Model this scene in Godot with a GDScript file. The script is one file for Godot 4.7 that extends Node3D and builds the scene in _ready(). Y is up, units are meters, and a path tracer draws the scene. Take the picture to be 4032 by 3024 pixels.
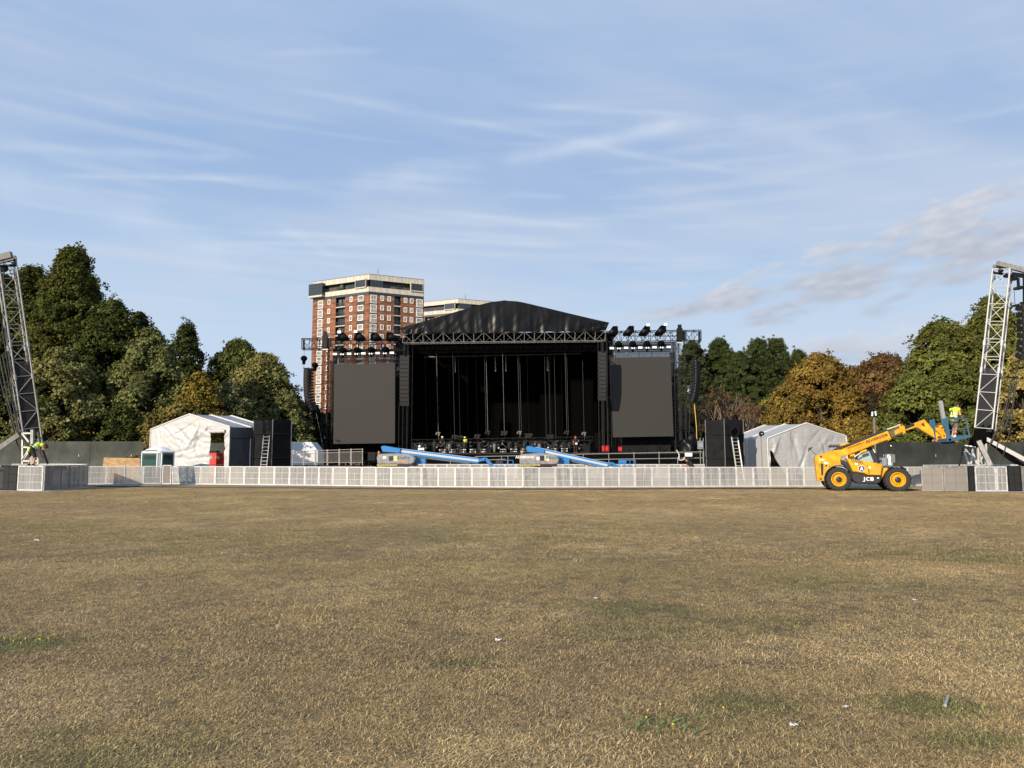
extends Node3D
# A concert stage being built in a dry park: y up, metres, the camera stands at the origin and looks along -z.
const FOCAL := 2953.0            # focal length in pixels of a picture 4032 wide
const EYE := 1.65
const PITCH := 0.0969
var rng := RandomNumberGenerator.new()
var noise := FastNoiseLite.new()
var used := {}
var M := {}
var tex := {}
var clumps := {}
var sun_dir := Vector3.ZERO      # towards the sun

# ---------------------------------------------------------------- shapes
class B:
	var v := PackedVector3Array()
	var n := PackedVector3Array()
	var c := PackedColorArray()
	var tint := Color.WHITE
	func tri(p: Vector3, q: Vector3, r: Vector3, np: Vector3, nq: Vector3, nr: Vector3) -> void:
		v.append(p); n.append(np)
		if (r - p).cross(q - p).dot(np + nq + nr) < 0.0:
			v.append(r); v.append(q); n.append(nr); n.append(nq)
		else:
			v.append(q); v.append(r); n.append(nq); n.append(nr)
		c.append(tint); c.append(tint); c.append(tint)
	func face(p: Vector3, q: Vector3, r: Vector3, s: Vector3, nn: Vector3) -> void:
		tri(p, q, r, nn, nn, nn)
		tri(p, r, s, nn, nn, nn)
	func quad(p: Vector3, q: Vector3, r: Vector3, s: Vector3) -> void:
		var nn := (q - p).cross(r - p).normalized()
		face(p, q, r, s, nn)
	func box(o: Vector3, size: Vector3, bs := Basis()) -> void:
		var h := size * 0.5
		for k in 3:
			var a := bs[k] * h[k]
			var e := bs[(k + 1) % 3] * h[(k + 1) % 3]
			var f := bs[(k + 2) % 3] * h[(k + 2) % 3]
			for s in [-1.0, 1.0]:
				var m: Vector3 = o + a * s
				face(m - e - f, m + e - f, m + e + f, m - e + f, bs[k].normalized() * s)
	func bar(a: Vector3, b: Vector3, w: float, h: float, up := Vector3.UP) -> void:
		var z := (b - a).normalized()
		var x := up.cross(z)
		x = Vector3.RIGHT if x.length() < 0.01 else x.normalized()
		box((a + b) * 0.5, Vector3(w, h, a.distance_to(b)), Basis(x, z.cross(x), z))
	func tube(a: Vector3, b: Vector3, r: float, r2 := -1.0, seg := 6) -> void:
		if r2 < 0.0:
			r2 = r
		var z := (b - a).normalized()
		var x := z.cross(Vector3.UP if absf(z.y) < 0.9 else Vector3.RIGHT).normalized()
		var y := z.cross(x)
		for i in seg:
			var t0 := TAU * i / seg
			var t1 := TAU * (i + 1) / seg
			var d0 := x * cos(t0) + y * sin(t0)
			var d1 := x * cos(t1) + y * sin(t1)
			tri(a + d0 * r, a + d1 * r, b + d1 * r2, d0, d1, d1)
			tri(a + d0 * r, b + d1 * r2, b + d0 * r2, d0, d1, d0)
			tri(a, a + d0 * r, a + d1 * r, -z, -z, -z)
			tri(b, b + d0 * r2, b + d1 * r2, z, z, z)
	func path(pts: Array, r: float, seg := 6) -> void:
		for i in pts.size() - 1:
			tube(pts[i], pts[i + 1], r, r, seg)
	func lathe(prof: Array, o: Vector3, axis: Vector3, seg := 24) -> void:
		var z := axis.normalized()
		var x := z.cross(Vector3.UP if absf(z.y) < 0.9 else Vector3.RIGHT).normalized()
		var y := z.cross(x)
		for k in prof.size() - 1:
			var p: Vector2 = prof[k]
			var q: Vector2 = prof[k + 1]
			var e := (q - p).normalized()
			for i in seg:
				var t0 := TAU * i / seg
				var t1 := TAU * (i + 1) / seg
				var d0 := x * cos(t0) + y * sin(t0)
				var d1 := x * cos(t1) + y * sin(t1)
				var n0 := d0 * e.y - z * e.x
				var n1 := d1 * e.y - z * e.x
				var a := o + z * p.y + d0 * p.x
				var b := o + z * p.y + d1 * p.x
				var f := o + z * q.y + d1 * q.x
				var g := o + z * q.y + d0 * q.x
				if p.x > 0.0001:
					tri(a, b, f, n0, n1, n1)
				if q.x > 0.0001:
					tri(a, f, g, n0, n1, n0)
	func ball(o: Vector3, rad: Vector3, seg := 12, bs := Basis()) -> void:
		var rings := int(seg * 0.6)
		for j in rings:
			for i in seg:
				var q := []
				for st in [[i, j], [i + 1, j], [i + 1, j + 1], [i, j + 1]]:
					var la: float = PI * st[1] / rings
					var lo: float = TAU * st[0] / seg
					q.append(Vector3(sin(la) * cos(lo), cos(la), sin(la) * sin(lo)))
				var ps := []
				var ns := []
				for d in q:
					ps.append(o + bs * (d * rad))
					ns.append((bs * (d / rad)).normalized())
				tri(ps[0], ps[1], ps[2], ns[0], ns[1], ns[2])
				tri(ps[0], ps[2], ps[3], ns[0], ns[2], ns[3])
	func prism(pts: PackedVector2Array, o: Vector3, ux: Vector3, uy: Vector3, deep: Vector3, bev := 0.0) -> void:
		var m := pts.size()
		var area := 0.0
		for i in m:
			area += pts[i].cross(pts[(i + 1) % m])
		var sg := 1.0 if area > 0.0 else -1.0
		var dz := deep.normalized()
		var inner := PackedVector2Array()
		for i in m:
			var e0 := (pts[i] - pts[(i + m - 1) % m]).normalized()
			var e1 := (pts[(i + 1) % m] - pts[i]).normalized()
			var bis := (Vector2(-e0.y, e0.x) + Vector2(-e1.y, e1.x)) * 0.5 * sg
			inner.append(pts[i] + bis / maxf(bis.length_squared(), 0.3) * bev)
		var ids := Geometry2D.triangulate_polygon(pts)
		for s in 2:
			var cap := -dz if s == 0 else dz
			var off := Vector3.ZERO if s == 0 else deep
			for t in range(0, ids.size(), 3):
				var w := []
				for k in 3:
					var p := inner[ids[t + k]]
					w.append(o + ux * p.x + uy * p.y + off)
				tri(w[0], w[1], w[2], cap, cap, cap)
		for i in m:
			var j := (i + 1) % m
			var e := (pts[j] - pts[i]).normalized()
			var nn := (ux * e.y - uy * e.x) * sg
			var a := o + ux * pts[i].x + uy * pts[i].y
			var b := o + ux * pts[j].x + uy * pts[j].y
			face(a + dz * bev, b + dz * bev, b + deep - dz * bev, a + deep - dz * bev, nn)
			if bev > 0.0:
				var ia := o + ux * inner[i].x + uy * inner[i].y
				var ib := o + ux * inner[j].x + uy * inner[j].y
				face(a + dz * bev, b + dz * bev, ib, ia, (nn - dz).normalized())
				face(a + deep - dz * bev, b + deep - dz * bev, ib + deep, ia + deep, (nn + dz).normalized())
	func sheet(rows: Array, holes = null, side := 1.0) -> void:
		var nr := rows.size()
		var nc: int = rows[0].size()
		var nor := []
		for i in nr:
			var line := PackedVector3Array()
			for j in nc:
				var a: Vector3 = rows[mini(i + 1, nr - 1)][j] - rows[maxi(i - 1, 0)][j]
				var b: Vector3 = rows[i][mini(j + 1, nc - 1)] - rows[i][maxi(j - 1, 0)]
				line.append(a.cross(b).normalized() * side)
			nor.append(line)
		for i in nr - 1:
			for j in nc - 1:
				if holes != null and holes.has(Vector2i(i, j)):
					continue
				tri(rows[i][j], rows[i][j + 1], rows[i + 1][j + 1], nor[i][j], nor[i][j + 1], nor[i + 1][j + 1])
				tri(rows[i][j], rows[i + 1][j + 1], rows[i + 1][j], nor[i][j], nor[i + 1][j + 1], nor[i + 1][j])
	func add(o: B, xf: Transform3D) -> void:
		for i in o.v.size():
			v.append(xf * o.v[i])
			n.append((xf.basis * o.n[i]).normalized())
			c.append(o.c[i])
	func mesh(m: Material) -> ArrayMesh:
		var arr := []
		arr.resize(Mesh.ARRAY_MAX)
		arr[Mesh.ARRAY_VERTEX] = v
		arr[Mesh.ARRAY_NORMAL] = n
		arr[Mesh.ARRAY_COLOR] = c
		var am := ArrayMesh.new()
		am.add_surface_from_arrays(Mesh.PRIMITIVE_TRIANGLES, arr)
		am.surface_set_material(0, m)
		return am

# tapered limbs joined by a smooth minimum, meshed as surface nets; bones: [from, to, radius, radius]
func flesh(b: B, bones: Array, cell: float, k: float) -> void:
	var lo := Vector3(1e6, 1e6, 1e6)
	var hi := -lo
	for s in bones:
		var r: float = maxf(s[2], s[3]) + k + cell * 2.0
		for q in 2:
			lo = lo.min(s[q] - Vector3.ONE * r)
			hi = hi.max(s[q] + Vector3.ONE * r)
	var nx := int((hi.x - lo.x) / cell) + 2
	var ny := int((hi.y - lo.y) / cell) + 2
	var nz := int((hi.z - lo.z) / cell) + 2
	var val := PackedFloat32Array()
	val.resize(nx * ny * nz)
	val.fill(9.0)
	for s in bones:
		var a: Vector3 = s[0]
		var d: Vector3 = s[1] - a
		var l2: float = maxf(d.length_squared(), 1e-6)
		var r0: float = s[2]
		var r1: float = s[3]
		var m := Vector3.ONE * (maxf(r0, r1) + k + cell)
		var i0 := ((a.min(s[1]) - m - lo) / cell).floor().max(Vector3.ZERO)
		var i1 := ((a.max(s[1]) + m - lo) / cell).ceil()
		for z in range(int(i0.z), mini(int(i1.z) + 1, nz)):
			for y in range(int(i0.y), mini(int(i1.y) + 1, ny)):
				for x in range(int(i0.x), mini(int(i1.x) + 1, nx)):
					var p := lo + Vector3(x, y, z) * cell - a
					var t := clampf(p.dot(d) / l2, 0.0, 1.0)
					var dist := (p - d * t).length() - lerpf(r0, r1, t)
					var at := (z * ny + y) * nx + x
					var old := val[at]
					var h := maxf(k - absf(old - dist), 0.0) / k
					val[at] = minf(old, dist) - h * h * k * 0.25
	var id := {}
	var pos := PackedVector3Array()
	var nor := PackedVector3Array()
	var st := [1, nx, nx * ny]
	for z in nz - 1:
		for y in ny - 1:
			for x in nx - 1:
				var at := (z * ny + y) * nx + x
				var inside := 0
				for q in 8:
					if val[at + (q & 1) + ((q >> 1) & 1) * nx + (q >> 2) * nx * ny] < 0.0:
						inside += 1
				if inside == 0 or inside == 8:
					continue
				var sum := Vector3.ZERO
				var cnt := 0
				for ax in 3:
					for q in 4:
						var o1 := (q & 1) * int(st[(ax + 1) % 3]) + (q >> 1) * int(st[(ax + 2) % 3])
						var f0 := val[at + o1]
						var f1 := val[at + o1 + int(st[ax])]
						if (f0 < 0.0) != (f1 < 0.0):
							var pt := Vector3.ZERO
							pt[ax] = f0 / (f0 - f1)
							pt[(ax + 1) % 3] = q & 1
							pt[(ax + 2) % 3] = q >> 1
							sum += pt
							cnt += 1
				id[at] = pos.size()
				pos.append(lo + (Vector3(x, y, z) + sum / cnt) * cell)
				nor.append(Vector3(val[at + 1] - val[at], val[at + nx] - val[at], val[at + nx * ny] - val[at]).normalized())
	for at in id:
		for ax in 3:
			var f0 := val[at]
			var f1 := val[at + int(st[ax])]
			if (f0 < 0.0) == (f1 < 0.0):
				continue
			var s1: int = st[(ax + 1) % 3]
			var s2: int = st[(ax + 2) % 3]
			if not (id.has(at - s1) and id.has(at - s2) and id.has(at - s1 - s2)):
				continue
			var w := [id[at], id[at - s1], id[at - s1 - s2], id[at - s2]]
			b.tri(pos[w[0]], pos[w[1]], pos[w[2]], nor[w[0]], nor[w[1]], nor[w[2]])
			b.tri(pos[w[0]], pos[w[2]], pos[w[3]], nor[w[0]], nor[w[2]], nor[w[3]])

# ---------------------------------------------------------------- scene tree
func numbered(called: String) -> String:
	var k: int = used.get(called, 0)
	used[called] = k + 1
	return called if k == 0 else "%s_%03d" % [called, k]

func tag(o: Node, label: String, category: String, group := "") -> void:
	o.set_meta("label", label)
	o.set_meta("category", category)
	if group != "":
		o.set_meta("group", group)

func thing(called: String, label: String, category: String, at := Vector3.ZERO, group := "") -> Node3D:
	var o := Node3D.new()
	o.name = numbered(called)
	add_child(o)
	o.position = at
	tag(o, label, category, group)
	return o

# a part in world coordinates: the thing's own place is taken off
func put(called: String, b: B, m: Material, par: Node3D, label := "") -> MeshInstance3D:
	var o := MeshInstance3D.new()
	o.name = called
	o.mesh = b.mesh(m)
	par.add_child(o, true)
	if par.get_parent() == self:
		o.position = -par.position
	if label != "":
		o.set_meta("label", label)
	return o

# a part in the thing's own coordinates
func own(called: String, b: B, m: Material, par: Node3D) -> MeshInstance3D:
	var o := MeshInstance3D.new()
	o.name = called
	o.mesh = b.mesh(m)
	par.add_child(o, true)
	return o

func single(called: String, b: B, m: Material, label: String, category: String, group := "") -> MeshInstance3D:
	var o := MeshInstance3D.new()
	o.name = numbered(called)
	o.mesh = b.mesh(m)
	add_child(o)
	tag(o, label, category, group)
	return o

func structure(called: String, b: B, m: Material) -> MeshInstance3D:
	var o := MeshInstance3D.new()
	o.name = numbered(called)
	o.mesh = b.mesh(m)
	add_child(o)
	o.set_meta("kind", "structure")
	return o

func dup(root: Node3D, label: String, group := "") -> Node3D:
	var r: Node3D = root.duplicate()
	var stem: String = root.get_meta("stem", root.name)
	r.name = numbered(stem)
	add_child(r)
	r.set_meta("label", label)
	if group != "":
		r.set_meta("group", group)
	return r

func ordinal(k: int) -> String:
	var low := ["zeroth", "first", "second", "third", "fourth", "fifth", "sixth", "seventh", "eighth", "ninth", "tenth", "eleventh", "twelfth", "thirteenth", "fourteenth", "fifteenth", "sixteenth", "seventeenth", "eighteenth", "nineteenth"]
	if k < 20:
		return low[k]
	var tens := ["", "", "twenty", "thirty", "forty", "fifty", "sixty"]
	var whole := ["", "", "twentieth", "thirtieth", "fortieth", "fiftieth", "sixtieth"]
	return whole[k / 10] if k % 10 == 0 else tens[k / 10] + "-" + low[k % 10]

# ---------------------------------------------------------------- places
# the point of the place that lies d metres ahead and shows at pixel x, y of a 4032 x 3024 picture
func P(x: float, y: float, d: float) -> Vector3:
	var up := (1512.0 - y) / FOCAL
	var t := d / (cos(PITCH) - up * sin(PITCH))
	return Vector3((x - 2016.0) / FOCAL * t, EYE + t * (sin(PITCH) + up * cos(PITCH)), -d)

# the point of the flat ground at that pixel
func ground_at(x: float, y: float) -> Vector3:
	var up := (1512.0 - y) / FOCAL
	var t := -EYE / (sin(PITCH) + up * cos(PITCH))
	return Vector3((x - 2016.0) / FOCAL * t, 0.0, -t * (cos(PITCH) - up * sin(PITCH)))

func flat_poly(pts: Array, d: float, ox := 0.0, oy := 0.0, s := 1.0) -> PackedVector2Array:
	var out := PackedVector2Array()
	for k in range(0, pts.size(), 2):
		var w := P(ox + pts[k] * s, oy + pts[k + 1] * s, d)
		out.append(Vector2(w.x, w.y))
	return out

# ---------------------------------------------------------------- materials
func mottle(called: String, freq: float, lo: float, hi: float, kind := FastNoiseLite.TYPE_SIMPLEX_SMOOTH, size := 512, oct := 5) -> void:
	var f := FastNoiseLite.new()
	f.seed = 11 + tex.size()
	f.noise_type = kind
	f.frequency = freq
	f.fractal_octaves = oct
	var im := f.get_seamless_image(size, size)
	im.convert(Image.FORMAT_L8)
	var data := im.get_data()
	for i in data.size():
		data[i] = int(lerpf(lo, hi, data[i] / 255.0) * 255.0)
	tex[called] = ImageTexture.create_from_image(Image.create_from_data(size, size, false, Image.FORMAT_L8, data))

func mat(called: String, r: float, g: float, b: float, rough := 0.7, metal := 0.0, t := "", scale := Vector3.ONE, relief := 0.0) -> StandardMaterial3D:
	var m := StandardMaterial3D.new()
	m.resource_name = called
	m.albedo_color = Color(r, g, b).linear_to_srgb()
	m.roughness = rough
	m.metallic = metal
	if t != "":
		m.albedo_texture = tex[t]
		m.uv1_triplanar = true
		m.uv1_scale = scale
		if relief > 0.0:
			m.heightmap_enabled = true
			m.heightmap_texture = tex[t]
			m.heightmap_scale = relief
	M[called] = m
	return m

func see_through(called: String, r: float, g: float, b: float, alpha: float, rough := 0.8) -> StandardMaterial3D:
	var m := mat(called, r, g, b, rough)
	m.transparency = BaseMaterial3D.TRANSPARENCY_ALPHA
	m.albedo_color.a = alpha
	return m

func materials() -> void:
	mottle("soft", 0.008, 0.72, 1.0)
	mottle("grain", 0.09, 0.7, 1.0)
	mottle("stain", 0.012, 0.45, 1.0, FastNoiseLite.TYPE_PERLIN)
	mottle("crease", 0.02, 0.5, 1.0, FastNoiseLite.TYPE_CELLULAR, 512, 3)
	mat("brick", 0.37, 0.155, 0.078, 0.9, 0.0, "stain", Vector3(0.07, 0.22, 0.07))
	mat("parapet", 0.62, 0.575, 0.47, 0.85, 0.0, "soft", Vector3(0.3, 0.05, 0.3))
	mat("blue_frame", 0.02, 0.032, 0.045, 0.5)
	mat("upvc", 0.72, 0.7, 0.66, 0.5)
	mat("dark_glass", 0.03, 0.04, 0.05, 0.12)
	mat("curtained", 0.3, 0.29, 0.26, 0.35, 0.0, "stain", Vector3(0.9, 0.1, 0.9))
	mat("spandrel", 0.02, 0.017, 0.015, 0.6)
	mat("recess", 0.12, 0.11, 0.1, 0.9, 0.0, "soft", Vector3(0.3, 0.3, 0.3))
	mat("roofing", 0.1, 0.1, 0.1, 0.9)
	mat("vinyl", 0.005, 0.005, 0.0055, 0.33, 0.0, "soft", Vector3(0.3, 0.1, 0.3))
	mat("black_cloth", 0.002, 0.002, 0.0022, 0.95)
	mat("black_wool", 0.006, 0.006, 0.007, 0.95, 0.0, "soft", Vector3(0.6, 0.2, 0.6))
	mat("screen_cloth", 0.02, 0.02, 0.021, 0.9, 0.0, "soft", Vector3(0.5, 0.3, 0.5))
	mat("speaker_grille", 0.019, 0.019, 0.019, 0.9)
	mat("black_metal", 0.012, 0.012, 0.013, 0.45)
	mat("dark_metal", 0.022, 0.022, 0.021, 0.5)
	mat("grey_metal", 0.14, 0.14, 0.135, 0.5)
	mat("aluminium", 0.33, 0.32, 0.3, 0.5, 0.15, "soft", Vector3(1.5, 0.6, 1.5))
	mat("mast_metal", 0.4, 0.4, 0.385, 0.45, 0.1)
	mat("bright_metal", 0.5, 0.49, 0.46, 0.4, 0.1)
	mat("steel_white", 0.68, 0.675, 0.66, 0.55, 0.0, "soft", Vector3(2.0, 0.8, 2.0))
	var ms := see_through("mesh_sheet", 0.48, 0.475, 0.46, 0.54)
	ms.albedo_texture = tex["soft"]
	ms.uv1_triplanar = true
	ms.uv1_world_triplanar = true
	ms.uv1_scale = Vector3(1.1, 0.12, 1.1)
	see_through("worn_mesh_sheet", 0.42, 0.41, 0.385, 0.5)
	see_through("dull_mesh_sheet", 0.24, 0.215, 0.19, 0.74)
	see_through("dark_mesh_sheet", 0.012, 0.012, 0.013, 0.84)
	see_through("scrim", 0.03, 0.03, 0.034, 0.8)
	see_through("thin_scrim", 0.035, 0.036, 0.045, 0.8)
	mat("led_face", 0.03, 0.028, 0.0245, 0.75, 0.0, "grain", Vector3(2.0, 2.0, 2.0))
	mat("lamp_white", 0.85, 0.85, 0.84, 0.35)
	mat("hoarding", 0.078, 0.094, 0.073, 0.8, 0.0, "stain", Vector3(0.12, 0.1, 0.12))
	mat("hoarding_dark", 0.042, 0.052, 0.041, 0.8, 0.0, "stain", Vector3(0.12, 0.1, 0.12))
	mat("tent_white", 0.42, 0.42, 0.415, 0.4)
	mat("tent_roof", 0.3, 0.31, 0.33, 0.5, 0.0, "soft", Vector3(0.4, 0.2, 0.4))
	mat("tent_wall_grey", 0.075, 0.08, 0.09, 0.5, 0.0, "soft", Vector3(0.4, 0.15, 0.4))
	mat("tent_grey", 0.3, 0.3, 0.297, 0.42)
	mat("toilet_roof", 0.62, 0.64, 0.66, 0.45)
	mat("toilet_wall", 0.22, 0.24, 0.27, 0.5)
	mat("toilet_green", 0.012, 0.055, 0.042, 0.45)
	mat("plywood", 0.5, 0.31, 0.15, 0.8, 0.0, "soft", Vector3(0.4, 0.8, 0.4))
	mat("red_paint", 0.5, 0.018, 0.012, 0.4)
	mat("cream_print", 0.6, 0.5, 0.2, 0.6)
	mat("yellow", 0.82, 0.4, 0.004, 0.36, 0.0, "soft", Vector3(0.5, 0.5, 0.5))
	mat("machine_black", 0.013, 0.013, 0.014, 0.5)
	mat("rubber", 0.034, 0.031, 0.027, 0.85, 0.0, "grain", Vector3(2.0, 2.0, 2.0))
	mat("cab_glass", 0.3, 0.38, 0.38, 0.08)
	mat("lift_grey", 0.3, 0.3, 0.3, 0.45, 0.0, "soft", Vector3(0.8, 0.8, 0.8))
	mat("lift_blue", 0.02, 0.16, 0.42, 0.4)
	mat("lift_pale", 0.42, 0.46, 0.5, 0.4)
	mat("basket_blue", 0.032, 0.095, 0.165, 0.5)
	mat("clear_tube", 0.26, 0.28, 0.28, 0.3)
	mat("decal_white", 0.75, 0.75, 0.74, 0.6)
	mat("decal_blue", 0.03, 0.13, 0.24, 0.6)
	mat("decal_navy", 0.015, 0.02, 0.06, 0.6)
	mat("decal_red", 0.12, 0.012, 0.008, 0.6)
	mat("decal_orange", 0.6, 0.2, 0.03, 0.6)
	mat("skin", 0.42, 0.2, 0.12, 0.6)
	mat("hi_vis", 0.46, 0.6, 0.04, 0.7)
	mat("grey_short", 0.12, 0.11, 0.1, 0.9)
	mat("black_clothes", 0.012, 0.012, 0.014, 0.9)
	mat("dark_hair", 0.02, 0.012, 0.008, 0.7)
	mat("shoe_white", 0.7, 0.7, 0.68, 0.6)
	mat("hat_yellow", 0.75, 0.65, 0.2, 0.4)
	mat("eye_dark", 0.03, 0.02, 0.02, 0.4)
	mat("bark", 0.07, 0.055, 0.04, 0.95, 0.0, "grain", Vector3(0.8, 0.2, 0.8))
	mat("pale_bark", 0.27, 0.21, 0.15, 0.95, 0.0, "grain", Vector3(0.8, 0.2, 0.8))
	mat("ballast", 0.03, 0.03, 0.03, 0.8)
	mat("trackway", 0.36, 0.36, 0.35, 0.6, 0.0, "soft", Vector3(0.5, 0.5, 0.5))
	mat("cable", 0.012, 0.012, 0.013, 0.6)
	mat("paper", 0.55, 0.54, 0.52, 0.8)
	mat("strap_yellow", 0.5, 0.36, 0.05, 0.7)
	M.vinyl.metallic_specular = 0.32
	for q in ["black_metal", "dark_metal", "grey_metal"]:
		M[q].metallic_specular = 0.25
	for q in ["black_cloth", "black_wool", "screen_cloth", "scrim", "thin_scrim"]:
		M[q].metallic_specular = 0.08
	var leaf := mat("leaf", 1.0, 1.0, 1.0, 0.55)
	leaf.vertex_color_use_as_albedo = true
	leaf.roughness = 0.75
	leaf.metallic_specular = 0.2
	leaf.backlight_enabled = true
	leaf.backlight = Color(0.16, 0.16, 0.1)
	var blade := mat("blade", 1.0, 1.0, 1.0, 0.75)
	blade.vertex_color_use_as_albedo = true

func lettering(text: String, size: float, m: Material, at: Vector3, par: Node3D, turn := 0.0, bold := true, depth := 0.01, squash := 1.0) -> void:
	var t := TextMesh.new()
	var f := SystemFont.new()
	f.font_names = PackedStringArray(["Droid Sans"])
	f.font_weight = 700 if bold else 400
	t.font = f
	t.text = text
	t.font_size = 32
	t.pixel_size = size / 32.0
	t.depth = depth
	t.material = m
	var o := MeshInstance3D.new()
	o.name = "lettering"
	o.mesh = t
	par.add_child(o, true)
	o.transform = Transform3D(Basis(Vector3.BACK, turn) * Basis.from_scale(Vector3(squash, 1, 1)), at - (par.position if par.get_parent() == self else Vector3.ZERO))

# ---------------------------------------------------------------- air
func sky_picture() -> ImageTexture:
	var w := 2304
	var h := 1152
	var data := PackedFloat32Array()
	data.resize(w * h * 3)
	var f := FastNoiseLite.new()
	f.seed = 5
	f.frequency = 0.55
	f.fractal_octaves = 5
	var g := FastNoiseLite.new()
	g.seed = 23
	g.frequency = 0.16
	g.fractal_octaves = 5
	var zen := Vector3(0.20, 0.32, 0.60)
	var mid := Vector3(0.325, 0.475, 0.735)
	var low := Vector3(0.555, 0.695, 0.87)
	var veil := Vector3(0.60, 0.67, 0.80)
	var bright := Vector3(0.67, 0.69, 0.75)
	var dull := Vector3(0.47, 0.50, 0.585)
	for y in h / 2:
		var el := (0.5 - (y + 0.5) / h) * PI
		var deg := rad_to_deg(el)
		var base := low.lerp(mid, smoothstep(6.0, 24.0, deg)).lerp(zen, smoothstep(26.0, 85.0, deg) * 0.9)
		var ce := cos(el)
		var se := sin(el)
		for x in w:
			var az := wrapf((x + 0.5) / w * TAU, -PI, PI)
			var d := Vector3(sin(az) * ce, se, -cos(az) * ce)
			var k := 1.0 / (se + 0.09)
			var qx := d.x * k
			var qz := d.z * k
			var n0 := f.get_noise_2d(qx * 0.55 + qz * 0.5, qz * 0.85 - qx * 0.3)
			var n1 := f.get_noise_2d(qx * 1.9 + 40.0, qz * 5.0 + qx * 2.2)
			var a := smoothstep(-0.4, 0.6, n0 + n1 * 0.4) * 0.85
			var col := base.lerp(veil, a * (0.55 + 0.25 * smoothstep(30.0, 5.0, deg)))
			var azd := rad_to_deg(az)
			var n4 := f.get_noise_2d(azd * 0.09 + deg * 0.12, deg * 1.5 + azd * 0.03)
			col = col.lerp(veil * 1.04, smoothstep(0.0, 0.5, n4) * 0.34 * smoothstep(2.0, 7.0, deg) * smoothstep(34.0, 16.0, deg))
			if azd > 4.0 and azd < 150.0 and deg < 26.0:
				var mid_el := 10.4 + (minf(azd, 60.0) - 8.9) * 0.15
				var half := lerpf(0.7, 4.0, smoothstep(8.0, 36.0, azd))
				var off := (deg - mid_el) / half
				var n2 := g.get_noise_2d(azd * 0.75, (deg - mid_el) * 3.4)
				var n3 := g.get_noise_2d(azd * 2.6 + 90.0, (deg - mid_el) * 11.0)
				var shape := 1.0 - absf(off) + n2 * 1.3 + n3 * 0.4
				var ca := smoothstep(0.1, 0.9, shape) * smoothstep(7.0, 14.0, azd) * smoothstep(150.0, 100.0, azd) * 0.85
				col = col.lerp(dull.lerp(bright, clampf(0.3 + off * 0.45 + n3 * 0.8 + n2 * 0.3, 0.0, 1.0)), ca)
				off = (deg - 7.6 - n2 * 1.0) / 1.3
				ca = smoothstep(0.0, 0.9, 1.0 - absf(off) + n3 * 0.8) * smoothstep(15.0, 21.0, azd) * smoothstep(150.0, 100.0, azd) * 0.85
				col = col.lerp(dull.lerp(bright * 1.06, clampf(0.5 + off * 0.6, 0.0, 1.0)), ca)
			var near_sun := maxf(0.0, d.dot(sun_dir))
			col *= 1.0 + 0.5 * pow(near_sun, 3.0) + 1.6 * pow(near_sun, 24.0)
			var at := (y * w + x) * 3
			data[at] = col.x
			data[at + 1] = col.y
			data[at + 2] = col.z
	# contrails: each a great circle between two directions
	for s in [[860, 300, 2990, 695, 11, 0.20], [1914, 645, 2860, 462, 26, 0.36], [1300, 760, 1960, 640, 40, 0.16], [2060, 416, 2800, 455, 9, 0.26], [165, 690, 1040, 703, 8, 0.34], [985, 215, 1570, 195, 10, 0.16],
			[-300, 560, 1090, 632, 16, 0.18], [800, 905, 2400, 975, 9, 0.30], [760, 955, 1560, 963, 7, 0.30], [920, 965, 1420, 1015, 8, 0.24], [1580, 820, 2400, 905, 9, 0.26], [1075, 875, 1330, 1020, 18, 0.18],
			[-300, 600, 1050, 1040, 60, 0.20], [2330, 590, 2990, 690, 7, 0.18], [1980, 760, 2260, 775, 10, 0.16], [2850, 470, 3400, 610, 40, 0.10], [3900, 380, 5600, 700, 20, 0.2], [-900, 500, -2600, 300, 18, 0.2]]:
		var d0 := P(s[0], s[1], 1.0) - Vector3(0, EYE, 0)
		var d1 := P(s[2], s[3], 1.0) - Vector3(0, EYE, 0)
		var nn := d0.cross(d1).normalized()
		var a0 := atan2(d0.x, -d0.z)
		var a1 := atan2(d1.x, -d1.z)
		if a0 > a1:
			var sw := a0
			a0 = a1
			a1 = sw
		var wd: float = s[4] / FOCAL
		for x in range(int(a0 / TAU * w), int(a1 / TAU * w) + 1):
			var az := (x + 0.5) / w * TAU
			var el0 := atan(-(nn.x * sin(az) - nn.z * cos(az)) / nn.y)
			var t := (az - a0) / (a1 - a0)
			var fade: float = smoothstep(0.0, 0.25, t) * smoothstep(1.0, 0.75, t) * s[5] * 1.35 * (0.8 + 0.6 * f.get_noise_2d(x * 0.06, s[0]))
			var here := el0 + wd * 0.7 * f.get_noise_2d(x * 0.03, s[1] * 1.0)
			for y in range(int((0.5 - (here + wd * 3.0) / PI) * h), int((0.5 - (here - wd * 3.0) / PI) * h) + 2):
				if y < 0 or y >= h / 2:
					continue
				var q := ((0.5 - (y + 0.5) / h) * PI - here) / wd
				var al := fade * exp(-q * q)
				var at := (y * w + posmod(x, w)) * 3
				data[at] = lerpf(data[at], 0.72, al)
				data[at + 1] = lerpf(data[at + 1], 0.79, al)
				data[at + 2] = lerpf(data[at + 2], 0.90, al)
	for i in range(w * h / 2, w * h):
		data[i * 3] = 0.2
		data[i * 3 + 1] = 0.17
		data[i * 3 + 2] = 0.12
	return ImageTexture.create_from_image(Image.create_from_data(w, h, false, Image.FORMAT_RGBF, data.to_byte_array()))

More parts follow.
